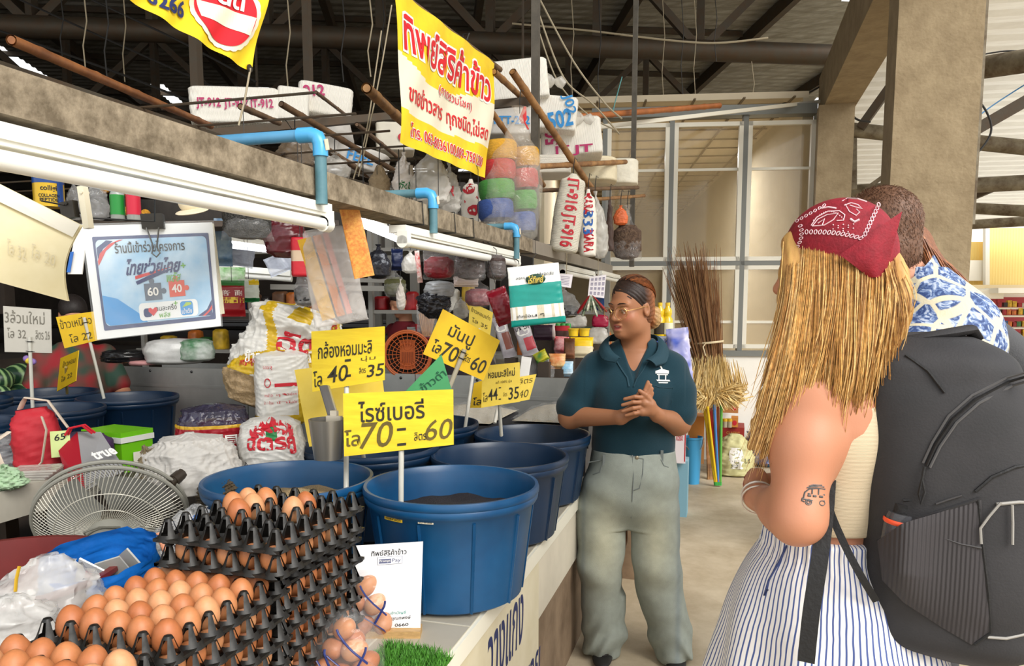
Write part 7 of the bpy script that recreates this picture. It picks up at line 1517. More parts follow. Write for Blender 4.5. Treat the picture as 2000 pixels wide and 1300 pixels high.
line('zip',[(1806,902),(1820,860),(1845,810),(1880,770),(1930,735),(1990,712)],.005,BLK,flat=.5);line('zip_edge',[(1812,906),(1827,864),(1852,816),(1886,777),(1936,742),(1992,720)],.0025,mat('grey_piping',(78,76,76),.6));line('zip_edge',[(1800,898),(1814,856),(1838,804),(1874,763),(1926,728),(1988,705)],.0022,mat('grey_piping',(78,76,76)))
line('zip_puller',[(1803,905),(1800,930),(1806,955),(1800,980),(1796,960),(1800,930)],.0026,BLK,e=.008);line('zip_puller',[(1932,962),(1915,990),(1902,1015),(1905,1045)],.0022,GRC,e=.008);line('zip_puller',[(1950,965),(1953,1000),(1955,1040)],.0022,GRC,e=.008);line('zip_edge',[(1925,966),(1960,958),(1990,955)],.003,GRC)
line('front_seam',[(1890,945),(1915,915),(1950,893),(1990,880)],.003,BLK);line('compression_strap',[(1842,1040),(1870,1048),(1905,1052)],.006,GRC if False else mat('grey_piping',(78,76,76)),flat=.3);line('bottom_seam',[(1925,1225),(1955,1222),(1990,1205)],.0026,GRC);line('top_seam',[(1760,690),(1800,720),(1830,760)],.003,BLK);line('logo_bar',[(1826,976),(1845,966),(1868,955)],.004,mat('grey_piping',(78,76,76)),flat=.4)
m=MB();m.tube([k(1755,660,-.03),k(1790,655,-.03),k(1830,648,-.02),k(1862,640,.0),k(1875,655,.02)],[.012,.016,.02,.018,.012],10,flat=.5);link('grab_handle',m.mesh('grab_handle'),BPK,bp,TM)
def ribbon(nm,pts,w,th,mt,par):
 m=MB();pp=[];n=6
 for i in range((len(pts)-1)*n+1):pp.append(cat(pts,min(.9999,i/((len(pts)-1)*n))))
 vs=[];fs=[]
 for i,p in enumerate(pp):
  t_=(pp[min(i+1,len(pp)-1)]-pp[max(i-1,0)]).normalized();sd_=t_.cross(Vector((0,1,0))).normalized()
  vs+=[p+sd_*w/2+Vector((0,-th/2,0)),p-sd_*w/2+Vector((0,-th/2,0)),p-sd_*w/2+Vector((0,th/2,0)),p+sd_*w/2+Vector((0,th/2,0))]
 for i in range(len(pp)-1):
  for q in range(4):fs.append((i*4+q,i*4+(q+1)%4,i*4+4+(q+1)%4,i*4+4+q))
 m.add(vs,fs);return link(nm,m.mesh(nm,ang=30),mt,par,TM)
ribbon('hanging_strap',[k(1632,945,-.10),k(1630,1020,-.13),k(1623,1120,-.16),k(1612,1230,-.175),k(1606,1340,-.18)],.029,.002,BLK,bp)
ribbon('hip_strap',[k(1628,950,-.10),k(1638,1005,-.115),k(1668,1075,-.13),k(1702,1138,-.14),k(1732,1185,-.12)],.013,.003,BLK,bp)
m=MB();m.tube([k(1690,700,-.06),k(1655,750,.0),k(1640,860,.0),k(1634,940,-.06),k(1634,975,-.095),k(1650,960,-.08)],[.02,.03,.03,.022,.018,.012],10,flat=.35);link('shoulder_strap',m.mesh('shoulder_strap'),BLK,bp,TM)
bt=k(1768,1010,-.09);m=MB();mt_=TM@Matrix.Translation(k(1766,1026,-.098))@Matrix.Rotation(.12,4,'Y')@Matrix.Scale(.85,4)
wb=thing('water_bottle','clear water bottle with orange ring in the backpack side pocket','bottle',mt_.translation);m.lathe([(0,-.06),(.03,-.06),(.032,-.02),(.032,.012),(.028,.03),(0,.03)],24);link('bottle',m.mesh('bottle'),film('smoky_bottle',(90,90,94),.6,.08,5,.1),wb,mt_)
m=MB();m.lathe([(.0325,.006),(.034,.008),(.034,.014),(.0325,.016)],24);link('orange_ring',m.mesh('orange_ring'),mat('orange_plastic',(236,84,44),.4),wb,mt_)
m=MB();m.lathe([(0,.03),(.022,.03),(.022,.05),(0,.052)],20);m.tube([(.02,0,.04),(.03,-.01,.055),(.015,-.02,.065),(-.005,-.02,.06)],.003,6);link('cap',m.mesh('cap'),BLK,wb,mt_)
m=MB();p0=k(1972,1215,.06);m.beam(TM@k(1958,1235,.05),TM@k(1945,1380,.10),.03,.03);tag(m.build('long_strap',BLK,smooth=False),'black strap hanging to the ground under the backpack','strap')
# the man behind her
MD=1.95;M0=PD(1745,HZ,MD);M0 .z=0;MM=TR(M0,facecam(M0));ms=MD/F
def h(px,py,y=0.):s_=(MD+y)/F;return Vector(((px-1745)*s_,y,CAMH-(py-HZ)*s_))
HM=Head(h(1708,468,.0),rotm(math.radians(-125),math.radians(4)),1.04)
S7=SDF((-.26,-.24,-.01),(.34,.24,1.82),.0055)
HM.add(S7);S7 .limb(HM.p(0,.03,-.05),h(1790,590,.02),.058,.062,.03)
S7 .loft([(.92,.03,.03,.15,.15),(1.1,.05,.03,.15,.17),(1.28,.08,.03,.15,.185),(1.40,.09,.03,.135,.175),(1.48,.085,.02,.10,.12),(1.53,.065,.02,.06,.07)],.03)
S7 .limb((.06,-.14,1.36),(.10,-.17,1.12),.058,.048,.03);S7 .limb((.10,-.17,1.12),(-.08,-.16,1.02),.046,.03,.03);S7 .limb((.06,.18,1.36),(.05,.2,1.12),.058,.045,.03);S7 .limb((.05,.2,1.12),(-.1,.16,1.02),.045,.03,.03)
for yy in(-.07,.10):S7 .limb((.03,yy,.94),(.02,yy,.5),.09,.06,.03);S7 .limb((.02,yy,.5),(.04,yy,.07),.058,.04,.02);S7 .limb((.04,yy,.05),(-.12,yy,.035),.036,.028,.02)
P,Q=S7 .nets(1);mb_=link('person',np_mesh('person',P,Q,skin_colors(P,(206,146,118),HM,(176,104,96))),SKIN,None,MM);tag(mb_,'short-haired man in a blue and white printed shirt, standing behind the backpack','person')
S8=SDF((-.24,-.28,.88),(.38,.28,1.62),.0055)
S8 .loft([(.90,.04,.03,.165,.17),(1.1,.055,.03,.165,.185),(1.28,.085,.03,.17,.205),(1.40,.10,.03,.155,.195),(1.48,.10,.027,.125,.15),(1.54,.075,.02,.085,.09),(1.575,.055,.015,.066,.068)],0)
S8 .limb((.06,-.14,1.37),(.10,-.175,1.20),.07,.068,.03);S8 .limb((.06,.18,1.37),(.05,.2,1.2),.07,.066,.03);S8 .limb(h(1778,480,.02),h(1784,560,.02),.061,.058,.004,'s')
S8 .disp(folds(21,.005,16),.03)
def print_mat():
 m=mat('blue_print_shirt',(206,196,168),.7,bump=.15,bscale=200);n=m.node_tree.nodes;L=m.node_tree.links;tcn=n.new('ShaderNodeTexCoord')
 v=n.new('ShaderNodeTexVoronoi');v.feature='DISTANCE_TO_EDGE';v.inputs['Scale'].default_value=13;v.inputs['Randomness'].default_value=.9;L.new(tcn.outputs['Object'],v.inputs['Vector'])
 nz=n.new('ShaderNodeTexNoise');nz.inputs['Scale'].default_value=46;nz.inputs['Detail'].default_value=5;nz.inputs['Distortion'].default_value=1.6;L.new(tcn.outputs['Object'],nz.inputs['Vector'])
 r1=n.new('ShaderNodeValToRGB');r1 .color_ramp.elements[0].position=.055;r1 .color_ramp.elements[1].position=.075;L.new(v.outputs['Distance'],r1 .inputs[0])
 r2=n.new('ShaderNodeValToRGB');e=r2 .color_ramp.elements;e[0].position=.42;e[0].color=(*lin((44,66,116)),1);e[1].position=.60;e[1].color=(*lin((176,186,204)),1);q=e.new(.5);q.color=(*lin((92,116,160)),1);L.new(nz.outputs['Fac'],r2 .inputs[0])
 mx=n.new('ShaderNodeMixRGB');L.new(r1 .outputs[0],mx.inputs[0]);mx.inputs[1].default_value=(*lin((208,198,170)),1);L.new(r2 .outputs[0],mx.inputs[2]);L.new(mx.outputs[0],n['Principled BSDF'].inputs['Base Color']);return m
sh_=sdf_obj(S8,'printed_shirt',print_mat(),mb_,MM)
IC=[h(1755,540,-.06),h(1768,548,-.065),h(1788,530,-.062),h(1805,508,-.03),h(1808,500,.03)];OC=[h(1756,566,-.075),h(1772,578,-.085),h(1796,560,-.085),h(1818,538,-.05),h(1822,528,.03)]
m=MB();m.grid(lambda u,v:cat(IC,min(u,.999)).lerp(cat(OC,min(u,.999)),v),20,5);n=len(m.v);m.v+=[v+Vector((.003,.004,0))for v in m.v];m.cols*=2;m.f+=[[i+n for i in f][::-1]for f in m.f];m.mi*=2;link('collar',m.mesh('collar',ang=80),print_mat(),sh_,MM)
S9=SDF((-.16,-.18,.03),(.20,.22,.98),.007)
S9 .loft([(.80,.03,.02,.155,.165),(.95,.03,.025,.152,.155)],0)
for yy in(-.07,.10):S9 .limb((.03,yy,.84),(.02,yy,.5),.10,.078,.03);S9 .limb((.02,yy,.5),(.04,yy,.10),.076,.062,.02)
sdf_obj(S9,'trousers',mat('dark_grey_trousers',(58,58,62),.85,bump=.2,bscale=200),mb_,MM)
for yy in(-.07,.10):m=MB();m.ball((-.03,yy,.035),(.13,.05,.038),20,10);link('shoe',m.mesh('shoe'),mat('dark_canvas_shoe',(52,54,66),.7),mb_,MM)
SHM=SDF(np.array(HM.c)-.16,np.array(HM.c)+.16,.004)
HM.ell(SHM,(0,.016,.038),(.0795,.0965,.089),0);HM.ell(SHM,(0,.05,-.03),(.068,.058,.072),.02);HM.ell(SHM,(0,-.088,-.03),(.09,.07,.09),.006,'s')
for q in(-1,1):HM.ell(SHM,(q*.08,-.0,-.03),(.02,.03,.04),.006,'s')
HM.ell(SHM,(0,0,-.135),(.1,.12,.06),.006,'s')
SHC=lambda P:np.array(lin((104,74,56)))*(.85+.3*np.random.RandomState(5).rand(len(P))[:,None])
sdf_obj(SHM,'hair',HAIRM,mb_,MM,colfn=SHC)
m=MB();Ph,Qh=SHM.nets(0);rr=random.Random(8);rs=np.random.RandomState(3);sel=rs.choice(len(Ph),4200)
for i in sel:
 p=Vector(Ph[i].tolist());nn=(p-HM.p(0,.016,.02)).normalized();fl_=(HM.R@Vector((0,.5,-.7)));d=(nn*.28+(fl_-nn*fl_.dot(nn))*1.1+Vector((rr.gauss(0,.14),rr.gauss(0,.14),rr.gauss(0,.14)))).normalized();L_=rr.uniform(.006,.011);m.col=mulc(rr.uniform(.7,1.35),lin((110,80,62)))
 m.tube([p,p+d*L_*.6,p+d*L_-nn*L_*.15],[.0007,.0006,.0002],3,cap=False)
link('hair_strands',m.mesh('hair_strands'),HAIRM,mb_,MM)
# a third visitor, hidden but for long brown hair and a grey shoulder
VD=2.45;V0=PD(1850,HZ,VD);V0 .z=0;VM=TR(V0,facecam(V0))
def v_(px,py,y=0.):s_=(VD+y)/F;return Vector(((px-1850)*s_,y,CAMH-(py-HZ)*s_))
HV=Head(v_(1752,490,0),rotm(math.radians(-110)),.88);SV=SDF((-.30,-.26,-.01),(.34,.26,1.82),.007)
HV.add(SV);SV.limb(HV.p(0,.03,-.05),v_(1822,610),.05,.055,.03);SV.loft([(.9,.02,.02,.14,.15),(1.1,.03,.02,.13,.15),(1.28,.04,.02,.14,.18),(1.36,.03,.02,.08,.12)],.03)
for q in(-1,1):SV.limb((.04,.02+q*.15,1.31),(.10,.02+q*.2,1.05),.05,.04,.03);SV.limb((.10,.02+q*.2,1.05),(-.1,.02+q*.14,.98),.04,.028,.03);SV.limb((.02,.02+q*.08,.92),(.02,.02+q*.08,.08),.09,.045,.03);SV.limb((.02,.02+q*.08,.05),(-.1,.02+q*.08,.035),.035,.03,.02)
P,Q=SV.nets(1);vb=link('person',np_mesh('person',P,Q,skin_colors(P,(212,156,128),HV,(180,104,98))),SKIN,None,VM);tag(vb,'visitor with long reddish brown hair and dark grey shirt, mostly hidden behind the man','person')
SW=SDF((-.24,-.28,.84),(.36,.30,1.46),.007);SW.loft([(.86,.02,.02,.155,.165),(1.1,.035,.02,.145,.165),(1.28,.05,.02,.155,.195),(1.36,.045,.02,.10,.14),(1.40,.04,.02,.07,.08)],0)
for q in(-1,1):SW.limb((.05,.02+q*.15,1.315),(.115,.02+q*.2,1.08),.066,.06,.03)
SW.limb(v_(1905,640,-.1),v_(1985,720,-.14),.06,.07,.03)
sdf_obj(SW,'grey_shirt',mat('dark_grey_cotton',(78,78,80),.85,bump=.2,bscale=240),vb,VM)
ST=SDF((-.18,-.2,.03),(.2,.24,.98),.008);ST.loft([(.78,.02,.02,.15,.165),(.92,.02,.02,.145,.155)],0)
for q in(-1,1):ST.limb((.02,.02+q*.08,.84),(.02,.02+q*.08,.10),.10,.065,.03)
sdf_obj(ST,'trousers',mat('dark_grey_trousers',(58,58,62)),vb,VM)
m=MB();rr=random.Random(12)
for i in range(420):
 u=rr.random();a=Vector((lerp(1785,1822,u),lerp(440,495,u)));b=Vector((lerp(1830,1888,u),540));c=Vector((lerp(1860,1930,u),lerp(640,700,rr.random())));m.col=mulc(rr.uniform(.7,1.2),lin(rr.choice(((140,88,58),(166,108,70),(112,70,48)))));y=rr.uniform(-.16,-.10);pts=[]
 for q in range(10):f=q/9;p=a*(1-f)**2+b*2*f*(1-f)+c*f*f;pts.append(v_(p.x+4*math.sin(f*6+i),p.y,y-.02*math.sin(3*f)))
 m.tube(pts,[.0022]*7+[.0016,.001,.0006],3,cap=False)
SVH=SDF(np.array(HV.c)-.24,np.array(HV.c)+.16,.007);HV.ell(SVH,(0,.02,.03),(.085,.1,.09),0);SVH.chain([HV.p(0,.06,0),v_(1835,560,-.07),v_(1868,630,-.09)],[.07,.055,.03],.03);HV.ell(SVH,(0,-.1,-.03),(.1,.07,.1),.006,'s')
sdf_obj(SVH,'hair',HAIRM,vb,VM,(130,84,58));link('hair_strands',m.mesh('hair_strands'),HAIRM,vb,VM)
# by the end wall: brooms, buckets, boxes, sack
def P0(px,py):return PZ(px,py,0)
BW=mat('coconut_rib',(132,92,58),.7,var=.45,scale=30,rgb2=(88,58,36));GRS=vcol('broom_grass',.8);RAF=mat('pale_raffia',(214,196,160),.7)
bd=6.15;bs_=bd/F
A0=PD(1392,700,bd);t=thing('stick_broom_bundle','tall bundle of brown stick brooms tied with raffia, tips fanning upward','brooms',A0);m=MB();rr=random.Random(2)
for i in range(620):
 u=rr.gauss(0,.42);u=max(-1,min(1,u));a=PD(1388+24*u,726+rr.uniform(-8,10),bd+rr.uniform(-.10,.10));top=rr.uniform(505,560)if rr.random()<.85 else rr.uniform(470,510);b=PD(1356+48*u-(8 if u<0 else 0)+rr.gauss(0,5),top,bd+.12*rr.uniform(-1,1));mid=a.lerp(b,.5)+Vector((rr.gauss(0,.006),0,0));m.col=mulc(rr.uniform(.6,1.25),lin(rr.choice(((140,98,62),(112,76,48),(160,120,80)))));m.tube([a,mid,b],[.0032,.0028,.0012],3,cap=False)
m.build('sticks',GRS,t)
c=PD(1382,668,bd);m=MB();m.lathe([(.125,-.008),(.128,0),(.125,.008)],24,c,Matrix.Rotation(-.1,3,'Y'));m.tube([c+Vector((-.01,-.13,0)),c+Vector((-.03,-.14,-.03)),c+Vector((-.01,-.14,-.10))],.006,5);m.build('raffia_tie',RAF,t)
HC=[('yellow',(226,190,30)),('yellow',(230,200,40)),('red',(200,50,60)),('blue',(70,130,200)),('orange',(206,110,60)),('green',(96,170,70))]
for i,(nm,c)in enumerate(HC):
 x0=1373+6.6*i;B=PD(1398+1.8*i,932+(2 if i>3 else 0),6.2);B.z=.012;T_=PD(x0+(2 if i<4 else 3),795-2*i,6.12-.04*(i%2));d=(T_-B).normalized()
 t=thing('grass_broom','grass broom with %s handle, upended by the wall, %s along'%(nm,ORD[i]),'broom',B,group='upended grass brooms');m=MB();m.tube([B,T_],.012,10);m.build('handle',mat('broom_handle_'+nm,c,.35),t)
 m=MB();m.tube([B,B+d*.03],.013,10);m.build('end_cap',mat('green_broom_cap',(60,160,70),.4),t)
 m=MB();rb=random.Random(i+40)
 for q in range(300):
  v=rb.gauss(0,1);end=PD(1398+(i-2.5)*7+20*v-10,700+rb.uniform(-14,62)+abs(v)*10,6.12+rb.uniform(-.10,.10));mid=T_.lerp(end,.5)+RT*(v*.05-(.04 if i<3 else-.01));m.col=mulc(rb.uniform(.7,1.2),lin(rb.choice(((226,196,130),(206,172,106),(236,212,156)))));m.tube([T_-d*.02+RT*v*.004,mid,end],[.0035,.006,.0016],3,cap=False)
 for q in range(240):
  v=rb.gauss(0,1);s_=-1 if i<3 else .8;end=T_+RT*(s_*rb.uniform(.03,.22)+.02*v)+UPW*rb.uniform(-.05,.16)+FH*rb.uniform(-.07,.07);mid=T_.lerp(end,.5)+UPW*.05;m.col=mulc(rb.uniform(.7,1.2),lin(rb.choice(((226,196,130),(206,172,106),(236,212,156)))));m.tube([T_,mid,end],[.0035,.006,.0014],3,cap=False)
 m.build('grass_head',GRS,t)
for i in range(5):
 B=PD(1384+3*i,910,6.45);B.z=0;m=MB();m.tube([B,PD(1380+3.4*i,800,6.45)],.011,8);tag(m.build('wooden_stick',BAMB),'plain wooden stick behind the upended brooms, %s along'%ORD[i],'stick','wooden sticks behind the brooms')
def box(name,x0,x1,y0,y1,D,dep,label,cat,mt,texts=(),yaw=0.,group=None,base=None):
 p=PD((x0+x1)/2,y1,D);w,hh=(x1-x0)*D/F,(y1-y0)*D/F;z0=p.z if base is None else base;M=TR((p.x,p.y,z0),facecam(p,yaw));t=thing(name,label,cat,(p.x,p.y,z0),group=group)
 m=MB();m.T=M;m.box((0,dep/2,hh/2),(w,dep,hh));o=m.build('box',mt,t,smooth=False)
 for s,u,v,tw,th,ik,b in texts:m=MB();text_into(m,s,M@frame(Vector(((u-.5)*w,-.0015,v*hh)),(1,0,0),(0,0,1)),w=tw*w,h=th*hh,bold=b);m.build('lettering',ik,o,smooth=False)
 return t,o,M,w,hh
CARD=mat('brown_cardboard',(182,122,66),.75,var=.12,scale=12,stretch=(14,1,1));CARDO=mat('orange_cardboard',(196,126,50),.7,var=.1,scale=9);REDB=mat('red_carton',(150,36,30),.6,var=.2,scale=9)
box('carton',1408,1441,771,806,6.9,.24,'upper brown carton with a red mark beside the brooms','box',CARD,[('●',.75,.3,.3,.3,REDI,.02)])
box('carton',1428,1441,815,834,6.7,.12,'small orange carton with a red seal under the brown carton','box',CARDO,[('●',.5,.45,.6,.5,REDI,.02)])
box('carton',1410,1452,834,870,6.75,.3,'dark red carton stacked low beside the green-handled broom','box',REDB,[('CLASSIC',.5,.7,.6,.14,mat('faint_gold',(190,140,60),.5),.01)])
box('carton',1344,1374,812,862,6.35,.22,'orange carton with red base strip behind the guide','box',CARDO,[('▬▬▬',.5,.08,.9,.12,REDI,.03)])
box('carton',1344,1374,862,905,6.38,.2,'lower orange carton hidden behind the light blue bucket','box',CARD)
for x,k_ in((1412,0),(1421,1)):lathe_thing('jar','small glass jar with yellow lid beside the cartons, %s'%('left' if k_==0 else 'right').replace('left','nearer the brooms').replace('right','nearer the seal carton'),'jar',x+3,834,6.6,[('jar',[(0,0),(5,0),(5,12),(0,12)],mat('grey_jar',(150,140,120),.3)),('lid',[(0,12),(5.3,12),(5.3,17),(0,17)],GOLDI)],'jars by the cartons')
BKT=mat('light_blue_bucket',(66,160,214),.4)
for x,y,w,hh,D,lb in((1352,943,34,92,6.1,'light blue bucket with wire handle behind the guide'),(1332,935,30,78,5.6,'light blue bucket closest to the guide, half hidden')):
 D=(P0(x,y)-CAM).dot(FW);t,c,s_=lathe_thing('bucket',lb,'bucket',x,y,D,[('bucket',[(0,0),(w*.40,0),(w*.5,hh),(w*.54,hh),(w*.54,hh-4),(w*.5,hh-5)],BKT)],'light blue buckets by the end wall')
 m=MB();m.tube([c+RT*(w*.54*s_*math.cos(a))-FW*(w*.4*s_*math.sin(a))+UPW*(hh-6-22*math.sin(a))*s_ for a in[math.pi*q/10 for q in range(11)]],.006,6);m.build('wire_handle',mat('grey_wire',(150,150,150),.3,metal=.6),t)
box('detergent_carton',1318,1338,850,925,5.2,.16,'tall white and red carton standing behind the guide','box',mat('white_pink_carton',(232,222,226),.4),[('KOSSO',.4,.66,.62,.12,REDI,.02),('▌',.92,.5,.1,.9,REDI,.0)],base=.40)
m=MB();p=PD(1328,925,5.25);m.box((p.x,p.y+.12,.2),(.10,.16,.4));tag(m.build('low_box',mat('pale_blue_box',(130,176,196),.5),smooth=False),'pale blue box under the white carton behind the guide','box')
q=P0(1432,932);bb=Bag(.36,.30,.36,[(0,.7),(.06,.95),(.4,1),(.75,.85),(.9,.6),(1,.3)],2.3,.05,51);M=TR((q.x,q.y+.12,0),facecam(q));t=thing('grain_sack','pale green sack with a printed white label on the floor by the wall','sack',M.translation);o=put(bb,M,mat('pale_green_sack',(196,192,140),.6,var=.15,scale=12,bump=.2,bscale=20),'sack',t,48,36)
m=MB();m.grid(lambda u,v:M@(bb(.72+.10*u,.22+.5*v)*1.012),8,8);lb_=m.build('paper_label',WHITEI,o);bag_text(bb,M,lb_,[('1/2 ถัง 4 ลิตร',.765,.47,.17,.05,BLACKI,.0,1.4),('Uร',.86,.42,.06,.04,BLACKI,.02)])
q=P0(1470,890);tag(put(Bag(.46,.34,.34,PSACK,2.2,.1,52),TR((q.x+.12,q.y-.42,0),facecam(q)),mat('blue_print_bag',(50,130,190),.4,var=.6,scale=8,rgb2=(90,50,80),bump=.2),'plastic_sack'),'bulging blue patterned plastic sack against the white wall','sack')
q=PD(1418,772,7.0);tag(put(Bag(.18,.12,.28,PSACK,2.4,.06,54),TR(q,facecam(q)),mat('white_thin_bag',(220,212,204)),'clear_bag'),'white bag standing on the upper brown carton','plastic bag')
OIL=mat('cooking_oil',(226,190,30),.12,spec=.7);
for x,lb in((1303,'oil bottle with cream label hanging in front of the shop glass'),(1288,'oil bottle with dark label behind the guide ear')):
 lathe_thing('oil_bottle',lb,'bottle',x,658,4.7,[('bottle',[(0,0),(9.5,0),(10.5,4),(10.5,34),(7,40),(8.5,46),(8.5,52),(4.5,58),(4,61),(0,61)],OIL),('label',[(10.9,6),(10.9,28),(10.5,28),(10.5,6)],mat('oil_label_'+('cream' if x>1295 else 'dark'),(226,220,190)if x>1295 else(60,50,30),.5)),('cap',[(0,61),(4.6,61),(4.6,67),(0,67)],mat('yellow_cap',(230,190,40),.4))],'oil bottles behind the guide')
t=thing('goods_stand','stand of packets behind the guide, mostly hidden','stand',PD(1305,760,4.9));q=PD(1305,662,4.82);m=MB();m.box((q.x-.03,q.y+.1,q.z-.013),(.32,.3,.022));m.build('shelf_board',mat('dark_plank',(70,58,48)),t,smooth=False);m=MB();m.box((q.x-.1,q.y+.22,q.z/2-.02),(.06,.05,q.z-.04));m.build('back_panel',mat('dark_plank',(70,58,48)),t,smooth=False)
hang(1334,640,762,4.55,46,.14,'large detergent bag in blue, white and red behind the guide shoulder',mat('detergent_print',(210,205,230),.35,var=.7,scale=9,rgb2=(50,80,180),detail=1),texts=[('แฟ้บ',.76,.35,.12,.08,REDI,.03,-.9)],prof=PPACK,n=3,seed=55,tilt=-.12,tie=False)
hang(1282,656,690,4.6,40,.1,'blue and white patterned packet by the guide collar',mat('blue_white_print',(216,220,230),.4,var=.8,scale=12,rgb2=(40,70,150),detail=1),prof=PPACK,n=3,seed=56,tie=False)
hang(1313,668,700,4.7,24,.08,'dark red and pink packets under the oil bottle',mat('dark_red_pink_print',(120,30,40),.4,var=.7,scale=12,rgb2=(226,190,190),detail=1),prof=PPACK,n=3,seed=57,tie=False)
# goods heaped behind the steel trough
STEPS=[]
def packet(x,y,w,hh,D,label,mats,mi=None,texts=(),dep=.06,tilt=0.,seed=1,cat='packet',group='packets heaped behind the steel trough',n=3.2,prof=PPACK,rx=-.15):
 if 960<x<1160 and D<4.4:D+=.32
 s_=D/F;c=PD(x,y,D);STEPS.append((c,w*s_*.8,dep,x));b=Bag(w*s_,dep,hh*s_,prof,n,.035,seed);M=TR(c,facecam(c),rx,tilt);t=thing('packet',label,cat,c,group=group);o=put(b,M,mats,'packet',t,30,20,mi);bag_text(b,M,o,texts);return t
GN=mat('grey_foil_packet',(196,190,196),.3,var=.3,scale=14,bump=.2,bscale=20)
packet(997,698,28,84,4.2,'grey noodle packet with red corner leaning left',[GN,mat('brown_food_print',(130,72,58),.4)],lambda u,v:1 if .2<v<.6 and .72<u<.9 else 0,[('●',.75,.72,.05,.05,WHITEI,0)],tilt=-.30,seed=201)
packet(1037,694,34,72,4.15,'grey noodle packet with red and brown food picture leaning over',[GN,mat('red_food_print',(180,64,74),.4)],lambda u,v:1 if .15<v<.5 and .72<u<.95 else 0,[('มาม่า',.75,.8,.06,.03,BLACKI,.01),('●',.74,.68,.05,.05,WHITEI,0)],tilt=-.32,seed=202)
packet(1060,664,40,30,4.6,'dark purple carton packet behind the grey noodle packets',mat('dark_purple_pack',(72,48,66),.5,var=.3,scale=20),seed=203,n=5)
packet(1078,664,14,32,4.62,'pale pink packet beside the dark purple one',mat('pale_pink_pack',(222,206,200)),seed=204)
lathe_thing('sauce_tin','squat red and brown tub with a white logo among the packets','tub',1098,656,4.5,[('tub',[(0,0),(13,0),(14,16),(0,16)],mat('brown_tub',(84,56,50),.4)),('red_rim',[(14.2,11),(14.6,20),(0,20)],REDI)])
for i in range(3):lathe_thing('green_cap_bottle','green-capped bottle top behind the red tub, %s'%ORD[i],'bottle',1090+10*i,640,4.7,[('bottle',[(0,-14),(5,-14),(5,6),(0,6)],mat('pale_amber',(200,176,150))),('cap',[(5.2,0),(5.2,7),(4,9),(0,9)],mat('green_cap',(40,150,60)))],'green-capped bottles')
for i,x in enumerate((1120,1141)):lathe_thing('yellow_cup','yellow instant cup, %s of two beside the guide'%('farther' if i==0 else 'closer'),'cup',x,656,4.4,[('cup',[(0,0),(9,0),(10.5,13),(12,13),(12,15),(0,15)],mat('yellow_cup',(240,200,40),.4,var=.15,scale=20))],'yellow cups')
packet(1094,690,30,34,4.3,'shiny red packet in the middle of the heap',mat('shiny_red_packet',(206,24,44),.25,var=.3,scale=18,rgb2=(236,180,180),bump=.2),seed=205,tilt=.1)
packet(1072,688,20,24,4.35,'tan wafer packet beside the shiny red one',mat('tan_packet',(206,160,90),.4,var=.3,scale=40),seed=206)
packet(1136,698,46,40,4.25,'yellow-topped cream packet beside the guide shoulder',[mat('cream_packet',(226,214,180),.4),mat('yellow_packet_top',(240,200,30))],lambda u,v:1 if v>.55 else 0,seed=207)
packet(1062,706,28,22,4.05,'small yellow, green and red packet lying at an angle',mat('yellow_green_packet',(226,206,40),.35,var=.8,scale=16,rgb2=(60,120,50),detail=1),seed=208,tilt=-.5,dep=.04)
packet(1088,720,34,30,4.1,'cream and orange spice packet under the red one',mat('cream_orange_packet',(230,206,150),.4,var=.4,scale=16,rgb2=(210,120,60)),seed=209)
packet(1112,700,22,40,4.5,'brown box packet behind the yellow-topped one',mat('brown_box_pack',(140,90,60),.5,var=.4,scale=20),seed=210)
packet(1108,735,24,30,4.1,'white and light blue packet by the steel trough edge',mat('white_blue_packet',(220,230,236),.35,var=.5,scale=14,rgb2=(120,180,214)),seed=211)
packet(1050,742,74,48,4.12,'clear bag with red grains lying on the trough edge',CLEAR,seed=212,dep=.1,prof=PSACK);packet(1044,738,60,22,4.2,'red grains inside the clear bag by the trough',mat('red_chilli',(140,24,38)),seed=213,dep=.08,prof=PSACK)
packet(985,728,16,14,4.1,'small dark red box beside the tilted yellow board',REDB,seed=214,n=5);packet(1003,728,16,14,4.1,'second small dark red box under the grey packets',REDB,seed=215,n=5)
packet(1022,742,20,46,4.0,'white handwritten card edge behind the board reading 44',mat('white_card',(226,224,220)),seed=216,dep=.01,n=5,tilt=.15)
packet(1125,640,44,26,4.8,'clear bag lying behind the yellow cups',CLOUDY,seed=217,prof=PSACK);packet(1168,672,40,34,4.6,'clear bag of pale sweets next to the guide cheek',CLOUDY,seed=218,prof=PSACK)
packet(1172,640,34,26,4.9,'dark magenta pouch behind the guide cheek',mat('magenta_pouch',(156,10,56),.35),seed=219,prof=PSACK)
packet(850,690,22,40,4.7,'pale box with white front behind the orange fan',mat('pale_box_pack',(206,214,224),.4),seed=220,n=5);packet(826,668,30,36,4.9,'red and black sauce packets behind the orange fan',mat('red_black_pack',(160,24,30),.4,var=.7,scale=16,rgb2=(30,24,24),detail=1),seed=221);packet(806,672,22,34,4.9,'grey packet beside the far worker',mat('grey_packet',(150,150,148),.4,var=.3,scale=18),seed=222,n=5)
m=MB();rr=random.Random(6);t=thing('skewer_bag','clear bag of wooden skewers hanging under the black bundle','packet',PD(833,640,4.6))
for i in range(26):a=PD(826+i*.6,656,4.6+.02*(i%3));b=PD(818+i*1.3,606+rr.uniform(0,8),4.6+.02*(i%3));m.col=lin((206,160,120));m.tube([a,b],.004,4)
m.build('skewers',GRS,t);c=PD(834,658,4.6);put(Bag(.13,.06,.2,PPACK,3,.04,60),TR(c,facecam(c)),CLEAR,'bag',t)
